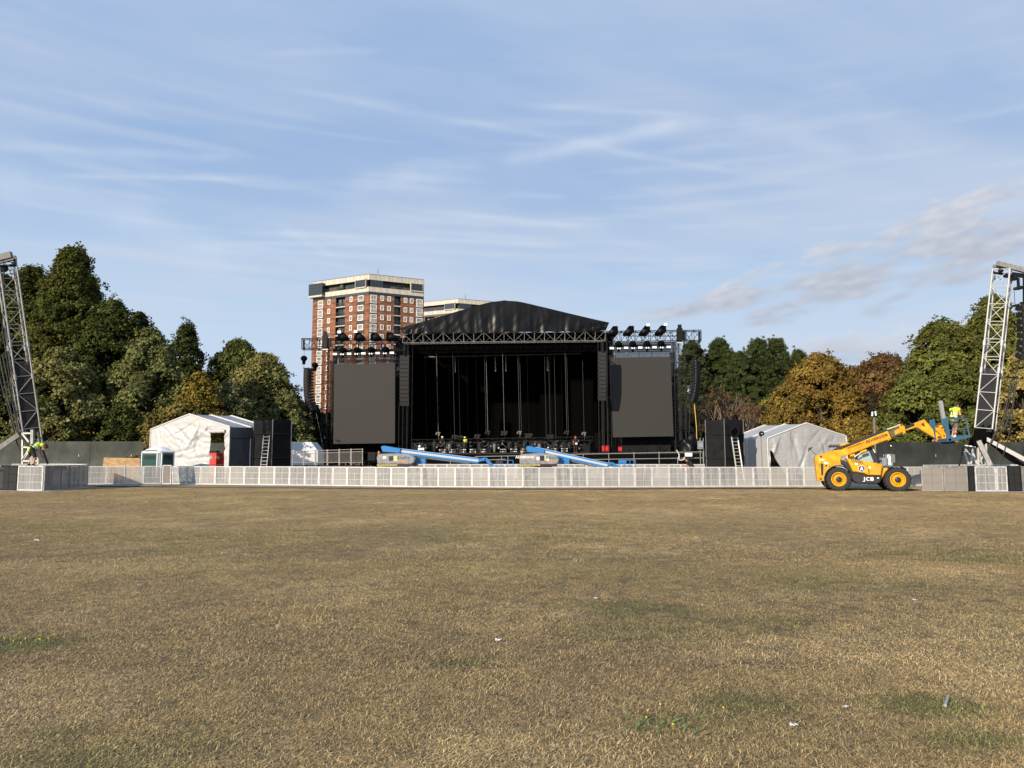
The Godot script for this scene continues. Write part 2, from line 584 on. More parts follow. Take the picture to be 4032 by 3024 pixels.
# ---------------------------------------------------------------- ground
var spots := []
func turf_color(x: float, z: float) -> Color:
	var a := noise.get_noise_2d(x * 1.1, z * 2.0)
	var b := noise.get_noise_2d(x * 6.0 + 300.0, z * 8.0)
	var e := noise.get_noise_2d(x * 22.0 + 700.0, z * 22.0)
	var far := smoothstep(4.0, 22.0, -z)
	var green := smoothstep(0.2, 0.6, a + b * 0.5 + e * 0.3) * 0.24
	for s in spots:
		var d: float = Vector2((x - s[0].x) * 0.6, z - s[0].z).length() / s[1]
		if d < 1.3:
			green = maxf(green, smoothstep(1.3, 0.2, d + e * 1.1) * s[2] * 0.8)
	var col := Vector3(0.225, 0.178, 0.105).lerp(Vector3(0.17, 0.13, 0.082), smoothstep(-0.25, 0.6, b * 0.7 + e * 0.8 - a * 0.3))
	col = col.lerp(Vector3(0.27, 0.22, 0.14), smoothstep(0.1, 0.5, e - b * 0.6) * 0.5)
	col = col.lerp(Vector3(0.085, 0.1, 0.034), green)
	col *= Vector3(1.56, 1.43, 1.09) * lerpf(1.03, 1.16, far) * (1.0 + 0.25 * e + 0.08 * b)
	return Color(col.x, col.y, col.z)

func ground() -> void:
	for s in [[69, 2542, 0.35, 0.9], [359, 3010, 0.5, 0.55], [235, 2880, 0.18, 0.7], [2420, 2401, 0.45, 0.75], [2640, 2494, 0.6, 0.4], [1806, 2611, 0.14, 0.8], [1840, 2108, 1.6, 0.45], [2544, 2853, 0.14, 0.8],
			[3198, 2297, 0.7, 0.55], [2978, 2473, 0.45, 0.55], [3660, 2775, 0.22, 0.95], [3812, 2794, 0.14, 0.9], [2915, 2773, 0.2, 0.7], [3853, 2915, 0.17, 0.8], [3840, 2594, 0.16, 0.9], [3964, 2197, 1.2, 0.5], [700, 2960, 0.4, 0.4], [600, 2110, 1.5, 0.35], [2700, 2840, 0.2, 0.5]]:
		spots.append([ground_at(s[0], s[1]), s[2], s[3]])
	var xs := [-700.0, -300.0, -140.0, -80.0, -60.0]
	var zs := [60.0, 20.0, 8.0]
	var t := -46.0
	while t <= 46.0:
		xs.append(t)
		t += 0.4
	xs.append_array([60.0, 80.0, 140.0, 300.0, 700.0])
	t = 3.0
	while t > -62.0:
		zs.append(t)
		t -= 0.35 if t > -30.0 else 0.7
	zs.append_array([-80.0, -120.0, -250.0, -700.0])
	var cols := []
	for z in zs:
		var line := PackedColorArray()
		for x in xs:
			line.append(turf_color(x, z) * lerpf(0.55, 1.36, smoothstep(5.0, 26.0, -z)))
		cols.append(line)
	var b := B.new()
	for i in zs.size() - 1:
		for j in xs.size() - 1:
			var q := [[i, j], [i, j + 1], [i + 1, j + 1], [i + 1, j]]
			for k in [0, 1, 2, 0, 2, 3]:
				b.v.append(Vector3(xs[q[k][1]], 0.0, zs[q[k][0]]))
				b.n.append(Vector3.UP)
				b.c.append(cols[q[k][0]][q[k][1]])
	for k in range(0, b.v.size(), 3):      # clockwise from above
		if (b.v[k + 2] - b.v[k]).cross(b.v[k + 1] - b.v[k]).y < 0.0:
			var sw := b.v[k + 1]
			b.v[k + 1] = b.v[k + 2]
			b.v[k + 2] = sw
			var sc := b.c[k + 1]
			b.c[k + 1] = b.c[k + 2]
			b.c[k + 2] = sc
	mottle("turf", 0.16, 0.48, 1.0, FastNoiseLite.TYPE_SIMPLEX_SMOOTH, 1024, 4)
	var m := mat("ground", 1.0, 1.0, 1.0, 0.95, 0.0, "turf", Vector3(0.8, 0.8, 0.8), 1.5)
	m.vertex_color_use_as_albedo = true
	m.uv1_world_triplanar = true
	structure("ground", b, m)

func grass() -> void:
	var meshes := []
	for q in 4:
		var b := B.new()
		for i in 64:
			var at := Vector2.from_angle(rng.randf() * TAU) * sqrt(rng.randf()) * 0.1
			var dir := Vector2.from_angle(rng.randf() * TAU)
			var lean := rng.randf_range(0.7, 1.52)
			var l := rng.randf_range(0.018, 0.05)
			var wd := rng.randf_range(0.0009, 0.0019)
			var p0 := Vector3(at.x, -0.003, at.y)
			var side := Vector3(-dir.y, 0, dir.x) * wd
			var p1 := p0 + Vector3(dir.x * sin(lean), cos(lean), dir.y * sin(lean)) * l * 0.55
			lean = minf(lean + rng.randf_range(0.2, 0.9), 1.75)
			var p2 := p1 + Vector3(dir.x * sin(lean), cos(lean), dir.y * sin(lean)) * l * 0.5 + side * rng.randf_range(-4.0, 4.0)
			var s := rng.randf_range(0.3, 1.25) + 0.7 * float(rng.randf() < 0.12)
			if i < 4:      # a few long pale stalks
				s = 1.9
				p2 = p1 + (p2 - p1) * 1.8
				side *= 1.35
			b.tint = Color(s, s * rng.randf_range(0.94, 1.04), s * rng.randf_range(0.8, 1.1))
			b.quad(p0 - side, p0 + side, p1 + side, p1 - side)
			var nn := (p1 - p0).cross(side).normalized()
			b.tri(p1 - side, p1 + side, p2, nn, nn, nn)
		meshes.append(b.mesh(M.blade))
	var root := Node3D.new()
	root.name = "grass"
	add_child(root)
	root.set_meta("kind", "stuff")
	for q in 4:
		var xf := []
		var tint := PackedColorArray()
		for zone in [[1.9, 6.0, 110.0, 1.0], [6.0, 12.0, 60.0, 1.15], [12.0, 22.0, 24.0, 1.4], [22.0, 41.0, 15.0, 1.6]]:
			var z0: float = zone[0]
			var z1: float = zone[1]
			var count := int(0.72 * (z1 * z1 - z0 * z0) * zone[2])
			for i in count:
				var d := sqrt(lerpf(z0 * z0, z1 * z1, rng.randf()))
				var x := rng.randf_range(-0.74, 0.74) * d + rng.randf_range(-0.3, 0.3)
				var dens := noise.get_noise_2d(x * 9.0 + 50.0, d * 9.0)
				var sc: float = zone[3] * rng.randf_range(0.75, 1.25) * (1.0 + dens * 0.35)
				xf.append(Transform3D(Basis(Vector3.UP, rng.randf() * TAU).scaled(Vector3(sc, sc * rng.randf_range(0.4, 1.0), sc)), Vector3(x, 0.0, -d)))
				var col := turf_color(x, -d) * rng.randf_range(0.95, 1.75)
				tint.append(Color(col.r, col.g, col.b))
		var mm := MultiMesh.new()
		mm.transform_format = MultiMesh.TRANSFORM_3D
		mm.use_colors = true
		mm.mesh = meshes[q]
		mm.instance_count = xf.size()
		for i in xf.size():
			mm.set_instance_transform(i, xf[i])
			mm.set_instance_color(i, tint[i])
		var o := MultiMeshInstance3D.new()
		o.name = "tufts"
		o.multimesh = mm
		o.set_meta("kind", "stuff")
		root.add_child(o, true)

# ---------------------------------------------------------------- trees
func leaf_clump(kind: String) -> ArrayMesh:
	if clumps.has(kind):
		return clumps[kind]
	var b := B.new()
	var r := RandomNumberGenerator.new()
	r.seed = 77
	if kind == "needle":
		for i in 34:
			var d := Vector3(r.randfn() * 0.55, 0.9, r.randfn() * 0.55).normalized()
			var at := Vector3(r.randf_range(-0.22, 0.22), r.randf_range(-0.12, 0.1), r.randf_range(-0.22, 0.22))
			var s := d.cross(Vector3(r.randfn(), r.randfn(), r.randfn())).normalized() * 0.035
			var tip := at + d * r.randf_range(0.22, 0.42)
			var nn := s.cross(d).normalized()
			var t := r.randf_range(0.7, 1.25)
			b.tint = Color(t, t, t)
			b.tri(at - s, at + s, tip + s * 0.4, nn, nn, nn)
			b.tri(at - s, tip + s * 0.4, tip - s * 0.4, nn, nn, nn)
	else:
		var count := 15
		for i in count:
			var at := Vector3(r.randfn() * 0.2, r.randfn() * 0.11, r.randfn() * 0.2)
			var up := Vector3(r.randfn() * 0.5 + at.x * 1.5, 1.0, r.randfn() * 0.5 + at.z * 1.5).normalized()
			var x := up.cross(Vector3(r.randfn(), r.randfn() * 0.3, r.randfn())).normalized() * r.randf_range(0.08, 0.15)
			var y := x.cross(up) * r.randf_range(0.8, 1.3)
			var t := r.randf_range(0.75, 1.25)
			b.tint = Color(t, t * r.randf_range(0.95, 1.05), t * r.randf_range(0.7, 1.1))
			var drop := Vector3.DOWN * x.length() * 0.5
			b.quad(at - x + drop, at - y, at + x * 0.2, at + y)
			b.quad(at + x + drop, at - y, at + x * 0.2, at + y)
	clumps[kind] = b.mesh(M.leaf)
	return clumps[kind]

func limbs(b: B, at: Vector3, dir: Vector3, l: float, r: float, level: int, tips: Array) -> void:
	var end := at + dir * l
	b.tube(at, end, r, r * 0.68, 5 if level < 3 else 4)
	if level == 0 or r < 0.012:
		tips.append(end)
		return
	for i in 2 + int(rng.randf() < 0.5):
		var d := (dir + Vector3(rng.randfn() * 0.5, rng.randf_range(-0.05, 0.45), rng.randfn() * 0.5)).normalized()
		limbs(b, end, d, l * rng.randf_range(0.62, 0.88), r * 0.64, level - 1, tips)

func yy_(t: float) -> float:
	return t * 1.7

# crown profile by kind: radius share at height share t
func profile(shape: String, t: float) -> float:
	if shape == "cone":
		return pow(1.0 - t, 0.65) * 0.95 + 0.06
	if shape == "dome":
		return sqrt(maxf(0.0, 1.0 - pow(t, 2.4)))
	if shape == "egg":
		return sin(PI * clampf(pow(t, 0.75) * 0.94 + 0.05, 0.0, 1.0)) * 0.55 + 0.5 * sqrt(maxf(0.0, 1.0 - t * t))
	return sqrt(maxf(0.0, 1.0 - pow(absf(t * 1.7 - 0.7), 2.2)))

func tree(called: String, label: String, px: float, top: float, half: float, d: float, shape: String, kind: String, tone: Color, vary := 0.25, low := 0.08, dense := 1.0, fleck := Color(0, 0, 0, 0)) -> void:
	var apex := P(px, top, d)
	var base := Vector3(apex.x, 0, -d)
	var hgt := apex.y
	var rad := half * d / FOCAL
	var o := thing(called, label, "tree", base, "trees round the field")
	var trunk := B.new()
	trunk.tube(base, base + Vector3(0, hgt * 0.55, 0), maxf(0.14, hgt * 0.022), hgt * 0.01, 7)
	trunk.tube(base + Vector3(0, hgt * 0.55, 0), base + Vector3(0, hgt * 0.86, 0), hgt * 0.01, 0.03, 6)
	put("trunk", trunk, M.bark, o)
	var xf := []
	var tint := PackedColorArray()
	var bough := B.new()
	var y0 := hgt * low
	var needle := kind == "needle"
	var lobes := int(clampf(16.0 + rad * (hgt - y0) * 1.15, 26.0, 170.0))
	for i in lobes:
		var t := pow((i + rng.randf()) / lobes, 0.9)
		var ang := i * 2.399 + rng.randfn() * 0.4
		var rr := rad * profile(shape, t)
		var lr := clampf(rad * rng.randf_range(0.17, 0.34), 0.45, 1.55)
		if t > 0.85:
			lr *= 0.7
		if needle:
			lr = clampf(lr * (1.1 - 0.75 * t), 0.4, 1.6)
		rr *= 1.0 + (0.6 if needle else 0.26) * noise.get_noise_3d(cos(ang) * 60.0 + px, yy_(t) * 90.0, sin(ang) * 60.0)
		var reach := maxf(0.0, rr - lr * 0.7) * sqrt(rng.randf_range(0.5, 1.0))
		var yy := minf(lerpf(y0, hgt, t), hgt - lr * 0.55)
		var at := base + Vector3(cos(ang) * reach, yy, sin(ang) * reach)
		bough.tube(base + Vector3(0, maxf(yy - reach * 0.5 - lr * 0.3, hgt * 0.1), 0), at, hgt * 0.006 + 0.02, 0.02, 4)
		var shade := 1.0 + rng.randfn() * vary * 0.6
		var hue := tone.lerp(Color(fleck.r, fleck.g, fleck.b), fleck.a * rng.randf())
		var cnt := int(lr * lr * 27.0 * dense) + 7
		for k in cnt:
			var q := Vector3(rng.randfn(), rng.randfn(), rng.randfn()).normalized()
			if q.y < -0.2:
				q.y *= 0.4
			var out := (at - base - Vector3(0, yy, 0)).normalized() if reach > 0.1 else Vector3.UP
			q = (q + out * 0.35 + Vector3.UP * 0.15).normalized()
			var pos := at + q * lr * Vector3(1.0, 0.66, 1.0) * (rng.randf_range(0.6, 1.1) + 0.7 * maxf(0.0, rng.randfn() - 1.1))
			var up := (q * (0.5 if needle else 0.9) + Vector3.UP * 0.7 + Vector3(rng.randfn(), rng.randfn(), rng.randfn()) * 0.3).normalized()
			var x := up.cross(Vector3(rng.randfn(), rng.randfn(), rng.randfn())).normalized()
			var sc := rng.randf_range(0.8, 1.4) * (1.0 if rad > 2.5 else 0.85)
			xf.append(Transform3D(Basis(x, up, x.cross(up)).scaled(Vector3(sc, sc, sc)), pos - base))
			var s := shade * (1.0 + rng.randfn() * vary * 0.9)
			s = clampf(s, 0.4, 2.1)
			s *= 0.72
			tint.append(Color(hue.r * s, hue.g * s, hue.b * s * 0.82))
	for i in lobes:      # loose sprays that break the outline
		var t := rng.randf()
		var ang := rng.randf() * TAU
		var rr := rad * profile(shape, t) * rng.randf_range(0.95, 1.12)
		var at := Vector3(cos(ang) * rr, lerpf(y0, hgt, t) * rng.randf_range(0.98, 1.03), sin(ang) * rr)
		for k in 5:
			var sc := rng.randf_range(0.55, 0.95)
			xf.append(Transform3D(Basis(Vector3.UP, rng.randf() * TAU).scaled(Vector3(sc, sc, sc)), at + Vector3(rng.randfn(), rng.randfn() * 0.8, rng.randfn()) * 0.3))
			var s := rng.randf_range(0.5, 1.05)
			tint.append(Color(tone.r * s, tone.g * s, tone.b * s * 0.82))
	put("bough", bough, M.bark, o)
	var mm := MultiMesh.new()
	mm.transform_format = MultiMesh.TRANSFORM_3D
	mm.use_colors = true
	mm.mesh = leaf_clump(kind)
	mm.instance_count = xf.size()
	for i in xf.size():
		mm.set_instance_transform(i, xf[i])
		mm.set_instance_color(i, tint[i])
	var crown := MultiMeshInstance3D.new()
	crown.name = "crown"
	crown.multimesh = mm
	crown.set_meta("kind", "stuff")
	o.add_child(crown, true)

func bare_tree(label: String, px: float, top: float, d: float, stems: int, tone: Color, leaves: float) -> void:
	var apex := P(px, top, d)
	var base := Vector3(apex.x, 0, -d)
	var o := thing("bare_tree", label, "tree", base, "trees round the field")
	var b := B.new()
	var tips := []
	for i in stems:
		limbs(b, base + Vector3(rng.randfn() * 0.5, 0, rng.randfn() * 0.4), Vector3(rng.randfn() * 0.22, 1, rng.randfn() * 0.2).normalized(), apex.y * 0.29, apex.y * 0.016 + 0.03, 5, tips)
	put("trunk", b, M.pale_bark, o)
	var xf := []
	var tint := PackedColorArray()
	for p in tips:
		if rng.randf() > leaves:
			continue
		for k in 2:
			var sc := rng.randf_range(0.5, 0.9)
			xf.append(Transform3D(Basis(Vector3.UP, rng.randf() * TAU).scaled(Vector3(sc, sc, sc)), p - base + Vector3(rng.randfn(), rng.randfn(), rng.randfn()) * 0.25))
			var s := rng.randf_range(0.6, 1.3)
			tint.append(Color(tone.r * s, tone.g * s, tone.b * s))
	var mm := MultiMesh.new()
	mm.transform_format = MultiMesh.TRANSFORM_3D
	mm.use_colors = true
	mm.mesh = leaf_clump("leaf")
	mm.instance_count = xf.size()
	for i in xf.size():
		mm.set_instance_transform(i, xf[i])
		mm.set_instance_color(i, tint[i])
	var crown := MultiMeshInstance3D.new()
	crown.name = "crown"
	crown.multimesh = mm
	crown.set_meta("kind", "stuff")
	o.add_child(crown, true)

# the shaded mass of shrubs that closes the wood behind the trees
func undergrowth() -> void:
	var xf := []
	var tint := PackedColorArray()
	for s in [[-75.0, -24.0, -94.0, 7.5], [22.0, 80.0, -104.0, 7.0], [-30.0, 30.0, -120.0, 4.0]]:
		for k in int((s[1] - s[0]) * 45.0):
			var x := rng.randf_range(s[0], s[1])
			var top: float = s[3] * (0.75 + 0.6 * noise.get_noise_2d(x * 9.0, s[2]))
			var y := top * sqrt(rng.randf())
			var sc := rng.randf_range(1.2, 2.2)
			xf.append(Transform3D(Basis(Vector3.UP, rng.randf() * TAU).scaled(Vector3(sc, sc, sc)), Vector3(x, y, s[2] + rng.randf_range(-2.5, 1.5) + noise.get_noise_2d(x * 14.0, y * 30.0) * 3.0)))
			var t := rng.randf_range(0.6, 1.3)
			tint.append(Color(0.055 * t, 0.062 * t, 0.022 * t))
	var mm := MultiMesh.new()
	mm.transform_format = MultiMesh.TRANSFORM_3D
	mm.use_colors = true
	mm.mesh = leaf_clump("leaf")
	mm.instance_count = xf.size()
	for i in xf.size():
		mm.set_instance_transform(i, xf[i])
		mm.set_instance_color(i, tint[i])
	var o := MultiMeshInstance3D.new()
	o.name = "undergrowth"
	o.multimesh = mm
	o.set_meta("kind", "stuff")
	add_child(o)

func trees() -> void:
	var dark := Color(0.085, 0.10, 0.03)
	var deep := Color(0.055, 0.068, 0.022)
	var lime := Color(0.185, 0.195, 0.085)
	var moss := Color(0.12, 0.135, 0.045)
	var sear := Color(0.24, 0.17, 0.06, 0.5)
	tree("lime_tree", "very tall dark green tree, highest in the wood behind the green hoarding", 288, 985, 235, 86, "cone", "leaf", dark, 0.3, 0.02, 1.1, Color(0.15, 0.13, 0.03, 0.4))
	tree("lime_tree", "tall dark tree with olive tips behind the grey lattice mast", 130, 1058, 165, 89, "egg", "leaf", dark, 0.3, 0.05, 1.0, Color(0.16, 0.13, 0.03, 0.5))
	tree("lime_tree", "tall dark tree cut by the picture edge behind the lattice mast's top", 5, 1085, 170, 88, "egg", "leaf", dark, 0.3, 0.05, 1.0)
	tree("lime_tree", "dark broad tree on the slope between the tallest tree and the bright domed one", 445, 1190, 175, 84, "egg", "leaf", dark, 0.3, 0.02)
	tree("lime_tree", "darkest small domed tree on the skyline above the bright domed tree", 548, 1236, 115, 88, "egg", "leaf", deep, 0.3, 0.02)
	tree("chestnut_tree", "pale green round tree with brown flecks in front of the tallest tree", 245, 1380, 185, 66, "egg", "leaf", lime, 0.3, 0.0, 1.2, sear)
	tree("chestnut_tree", "large bright green domed tree standing behind the white tent's peak", 598, 1313, 160, 69, "egg", "leaf", lime, 0.28, 0.0, 1.2)
	tree("lime_tree", "narrow dark spiky-topped tree rising behind the large bright domed tree", 735, 1286, 105, 80, "egg", "leaf", deep, 0.3, 0.02)
	tree("lime_tree", "dark flat-domed tree on the skyline towards the brick tower", 940, 1348, 175, 84, "egg", "leaf", moss, 0.25, 0.0, 1.0)
	tree("chestnut_tree", "bright green broad tree nearest the brick tower's hanging speakers", 1040, 1402, 175, 81, "egg", "leaf", lime, 0.28, 0.0, 1.2, sear)
	tree("chestnut_tree", "small pale green tree behind the cloth tower beside the white tent", 1130, 1560, 95, 79, "egg", "leaf", lime, 0.28, 0.0)
	tree("chestnut_tree", "grey green tree squeezed between the yellowing tree and the broad bright one", 910, 1520, 120, 74, "egg", "leaf", Color(0.19, 0.195, 0.1), 0.28, 0.0)
	tree("thin_tree", "thin yellowing tree with bare grey twigs above the white tent's roof", 788, 1470, 105, 66, "egg", "leaf", Color(0.25, 0.19, 0.045), 0.3, 0.08, 0.5)
	tree("hedge_tree", "low olive tree with brown leaves just above the white tent roof ridge", 700, 1600, 135, 62, "dome", "leaf", Color(0.19, 0.15, 0.05), 0.3, 0.0, 0.9)
	tree("hedge_tree", "dark shrubby tree in shade under the tallest tree beside the bright domed one", 440, 1480, 145, 76, "dome", "leaf", deep, 0.3, 0.0)
	tree("hedge_tree", "dark tree at the picture edge behind the mast's stay cables", 20, 1330, 140, 68, "egg", "leaf", deep, 0.3, 0.0)
	tree("hedge_tree", "shaded dark tree filling the gap below the yellowing thin tree", 820, 1560, 120, 78, "dome", "leaf", deep, 0.3, 0.0)
	tree("hedge_tree", "dark undergrowth tree behind the white trailer and grey lamp post", 1215, 1590, 80, 86, "dome", "leaf", deep, 0.3, 0.0)
	tree("hedge_tree", "thin brownish sapling clump at the foot of the brick tower", 1285, 1630, 60, 90, "dome", "leaf", Color(0.1, 0.09, 0.035), 0.3, 0.0, 0.6)
	tree("hedge_tree", "dark low tree between the pale flecked tree and the white tent", 480, 1610, 100, 63, "dome", "leaf", dark, 0.3, 0.0)
	var pine := Color(0.066, 0.088, 0.034)
	tree("pine_tree", "dark pine right behind the hanging speakers on the autumn tree side", 2725, 1352, 130, 108, "cone", "needle", pine, 0.25, 0.05, 1.3)
	tree("pine_tree", "broad pine with the pointed top nearest the lit girder end", 2830, 1343, 156, 110, "cone", "needle", pine, 0.25, 0.05, 1.3)
	tree("pine_tree", "pine lower than its neighbours in the dip of the pine skyline", 2910, 1395, 123, 106, "cone", "needle", pine, 0.25, 0.05, 1.3)
	tree("pine_tree", "tall pine just past the dip, middle of the pine group", 2982, 1345, 149, 110, "cone", "needle", pine, 0.25, 0.05, 1.3)
	tree("pine_tree", "tallest pine next to the golden tree", 3055, 1343, 143, 112, "cone", "needle", pine, 0.25, 0.05, 1.3)
	tree("pine_tree", "small pine top showing just above the golden tree's shoulder", 3145, 1388, 104, 112, "cone", "needle", pine, 0.25, 0.05, 1.2)
	tree("pine_tree", "low shaded pine behind the black cloth tower with the long ladder", 2860, 1590, 110, 96, "dome", "needle", pine, 0.25, 0.0, 1.1)
	tree("pine_tree", "dark pine filling the gap above the grey tent", 3030, 1580, 110, 98, "dome", "needle", pine, 0.25, 0.0, 1.1)
	bare_tree("pale forked bare tree with a few rusty leaves beside the yellow strap", 2710, 1530, 88, 3, Color(0.17, 0.095, 0.05), 0.22)
	bare_tree("spreading bare tree with dull red leaves below the middle pines", 2800, 1560, 90, 3, Color(0.15, 0.08, 0.05), 0.3)
	bare_tree("low bare tree with red brown leaves over the black cloth tower", 2930, 1585, 88, 2, Color(0.15, 0.08, 0.05), 0.3)
	var gold := Color(0.225, 0.155, 0.045)
	tree("golden_tree", "large golden brown autumn tree standing behind the grey tent", 3225, 1398, 165, 80, "dome", "leaf", gold, 0.28, 0.0, 1.2, Color(0.24, 0.12, 0.035, 0.4))
	tree("golden_tree", "smaller golden autumn tree leaning out beside the grey tent's peak", 3100, 1520, 110, 79, "dome", "leaf", gold, 0.28, 0.0, 1.1)
	tree("golden_tree", "low golden bush behind the yellow telehandler's boom", 3385, 1660, 105, 72, "dome", "leaf", gold, 0.28, 0.0, 1.0)
	tree("beech_tree", "copper brown beech between the golden tree and the green oak", 3475, 1408, 200, 86, "dome", "leaf", Color(0.16, 0.09, 0.045), 0.3, 0.0, 1.1, Color(0.07, 0.065, 0.03, 0.5))
	tree("beech_tree", "olive brown tree peeping over the golden tree's far shoulder", 3350, 1448, 100, 98, "dome", "leaf", Color(0.14, 0.115, 0.045), 0.3, 0.0)
	tree("beech_tree", "dark shaded beech low behind the camera pole", 3440, 1560, 150, 80, "dome", "leaf", Color(0.07, 0.05, 0.026), 0.3, 0.0)
	var oak := Color(0.12, 0.135, 0.04)
	tree("oak_tree", "wide green oak with the stepped top behind the blue basket", 3700, 1272, 180, 74, "dome", "leaf", oak, 0.28, 0.0, 1.15, Color(0.18, 0.14, 0.04, 0.35))
	tree("oak_tree", "tallest green oak behind the upper half of the white lattice mast", 3905, 1172, 175, 76, "egg", "leaf", oak, 0.28, 0.0, 1.15, Color(0.18, 0.14, 0.04, 0.3))
	tree("oak_tree", "green oak low behind the raised yellow boom", 3610, 1485, 155, 68, "dome", "leaf", oak, 0.28, 0.0, 1.15)
	tree("oak_tree", "bushy green oak directly behind the worker in the blue basket", 3770, 1440, 120, 69, "dome", "leaf", oak, 0.28, 0.0, 1.15)
	tree("maple_tree", "pale yellow green tree behind the stay cables of the white mast", 4015, 1392, 130, 64, "egg", "leaf", Color(0.31, 0.26, 0.105), 0.25, 0.0, 1.2, Color(0.33, 0.2, 0.07, 0.4))
	tree("maple_tree", "orange flecked tree at the picture edge behind the hanging speaker column", 4090, 1290, 100, 70, "egg", "leaf", Color(0.27, 0.18, 0.055), 0.25, 0.0, 1.0)
	undergrowth()
	for k in 9:     # the wood goes on beyond the frame and behind the stage
		var x: float = [-420, -230, 4290, 4480, 1500, 1800, 2100, 2400, 2600][k]
		if k < 4:
			tree("wood_tree", ["dark tree outside the picture edge past the grey mast", "dark tree at the edge behind the sloping grey strut", "green tree outside the picture edge behind the stay boom", "green tree farthest along the dark hoarding"][k], x, 1300, 150, 78, "egg", "leaf", dark, 0.3, 0.04, 0.7)

# ---------------------------------------------------------------- tower blocks
func window_kind(kind: String) -> Array:
	var f := B.new()
	var p := B.new()
	var w := 0.98
	var h := 1.45
	if kind == "wide":
		w = 1.95
		h = 1.65
	elif kind == "tall":
		w = 1.85
		h = 2.35
	elif kind == "balcony":
		w = 1.25
		h = 2.3
	var t := 0.16
	for s in [-1.0, 1.0]:
		f.box(Vector3(s * (w - t) / 2, 0, 0.05), Vector3(t, h, 0.14))
		f.box(Vector3(0, s * (h - t) / 2, 0.05), Vector3(w - t * 2, t, 0.135))
	var bars := 1 if kind == "small" else (3 if kind != "balcony" else 2)
	for k in bars:
		f.box(Vector3(-w / 2 + w * (k + 1) / (bars + 1), 0, 0.045), Vector3(0.075, h - t * 2, 0.11))
	if kind == "wide":
		f.box(Vector3(0, -0.28, 0.04), Vector3(w - t * 2, 0.07, 0.1))
	if kind == "tall":
		f.box(Vector3(0, 0.0, 0.05), Vector3(w - t * 2, 0.1, 0.12))
		for k in 9:
			f.box(Vector3(-w / 2 + w * (k + 1) / 10.0, -0.6, 0.17), Vector3(0.025, 1.0, 0.025))
	p.box(Vector3(0, 0, 0.0), Vector3(w - t, h - t, 0.06))
	return [f, p, w, h]

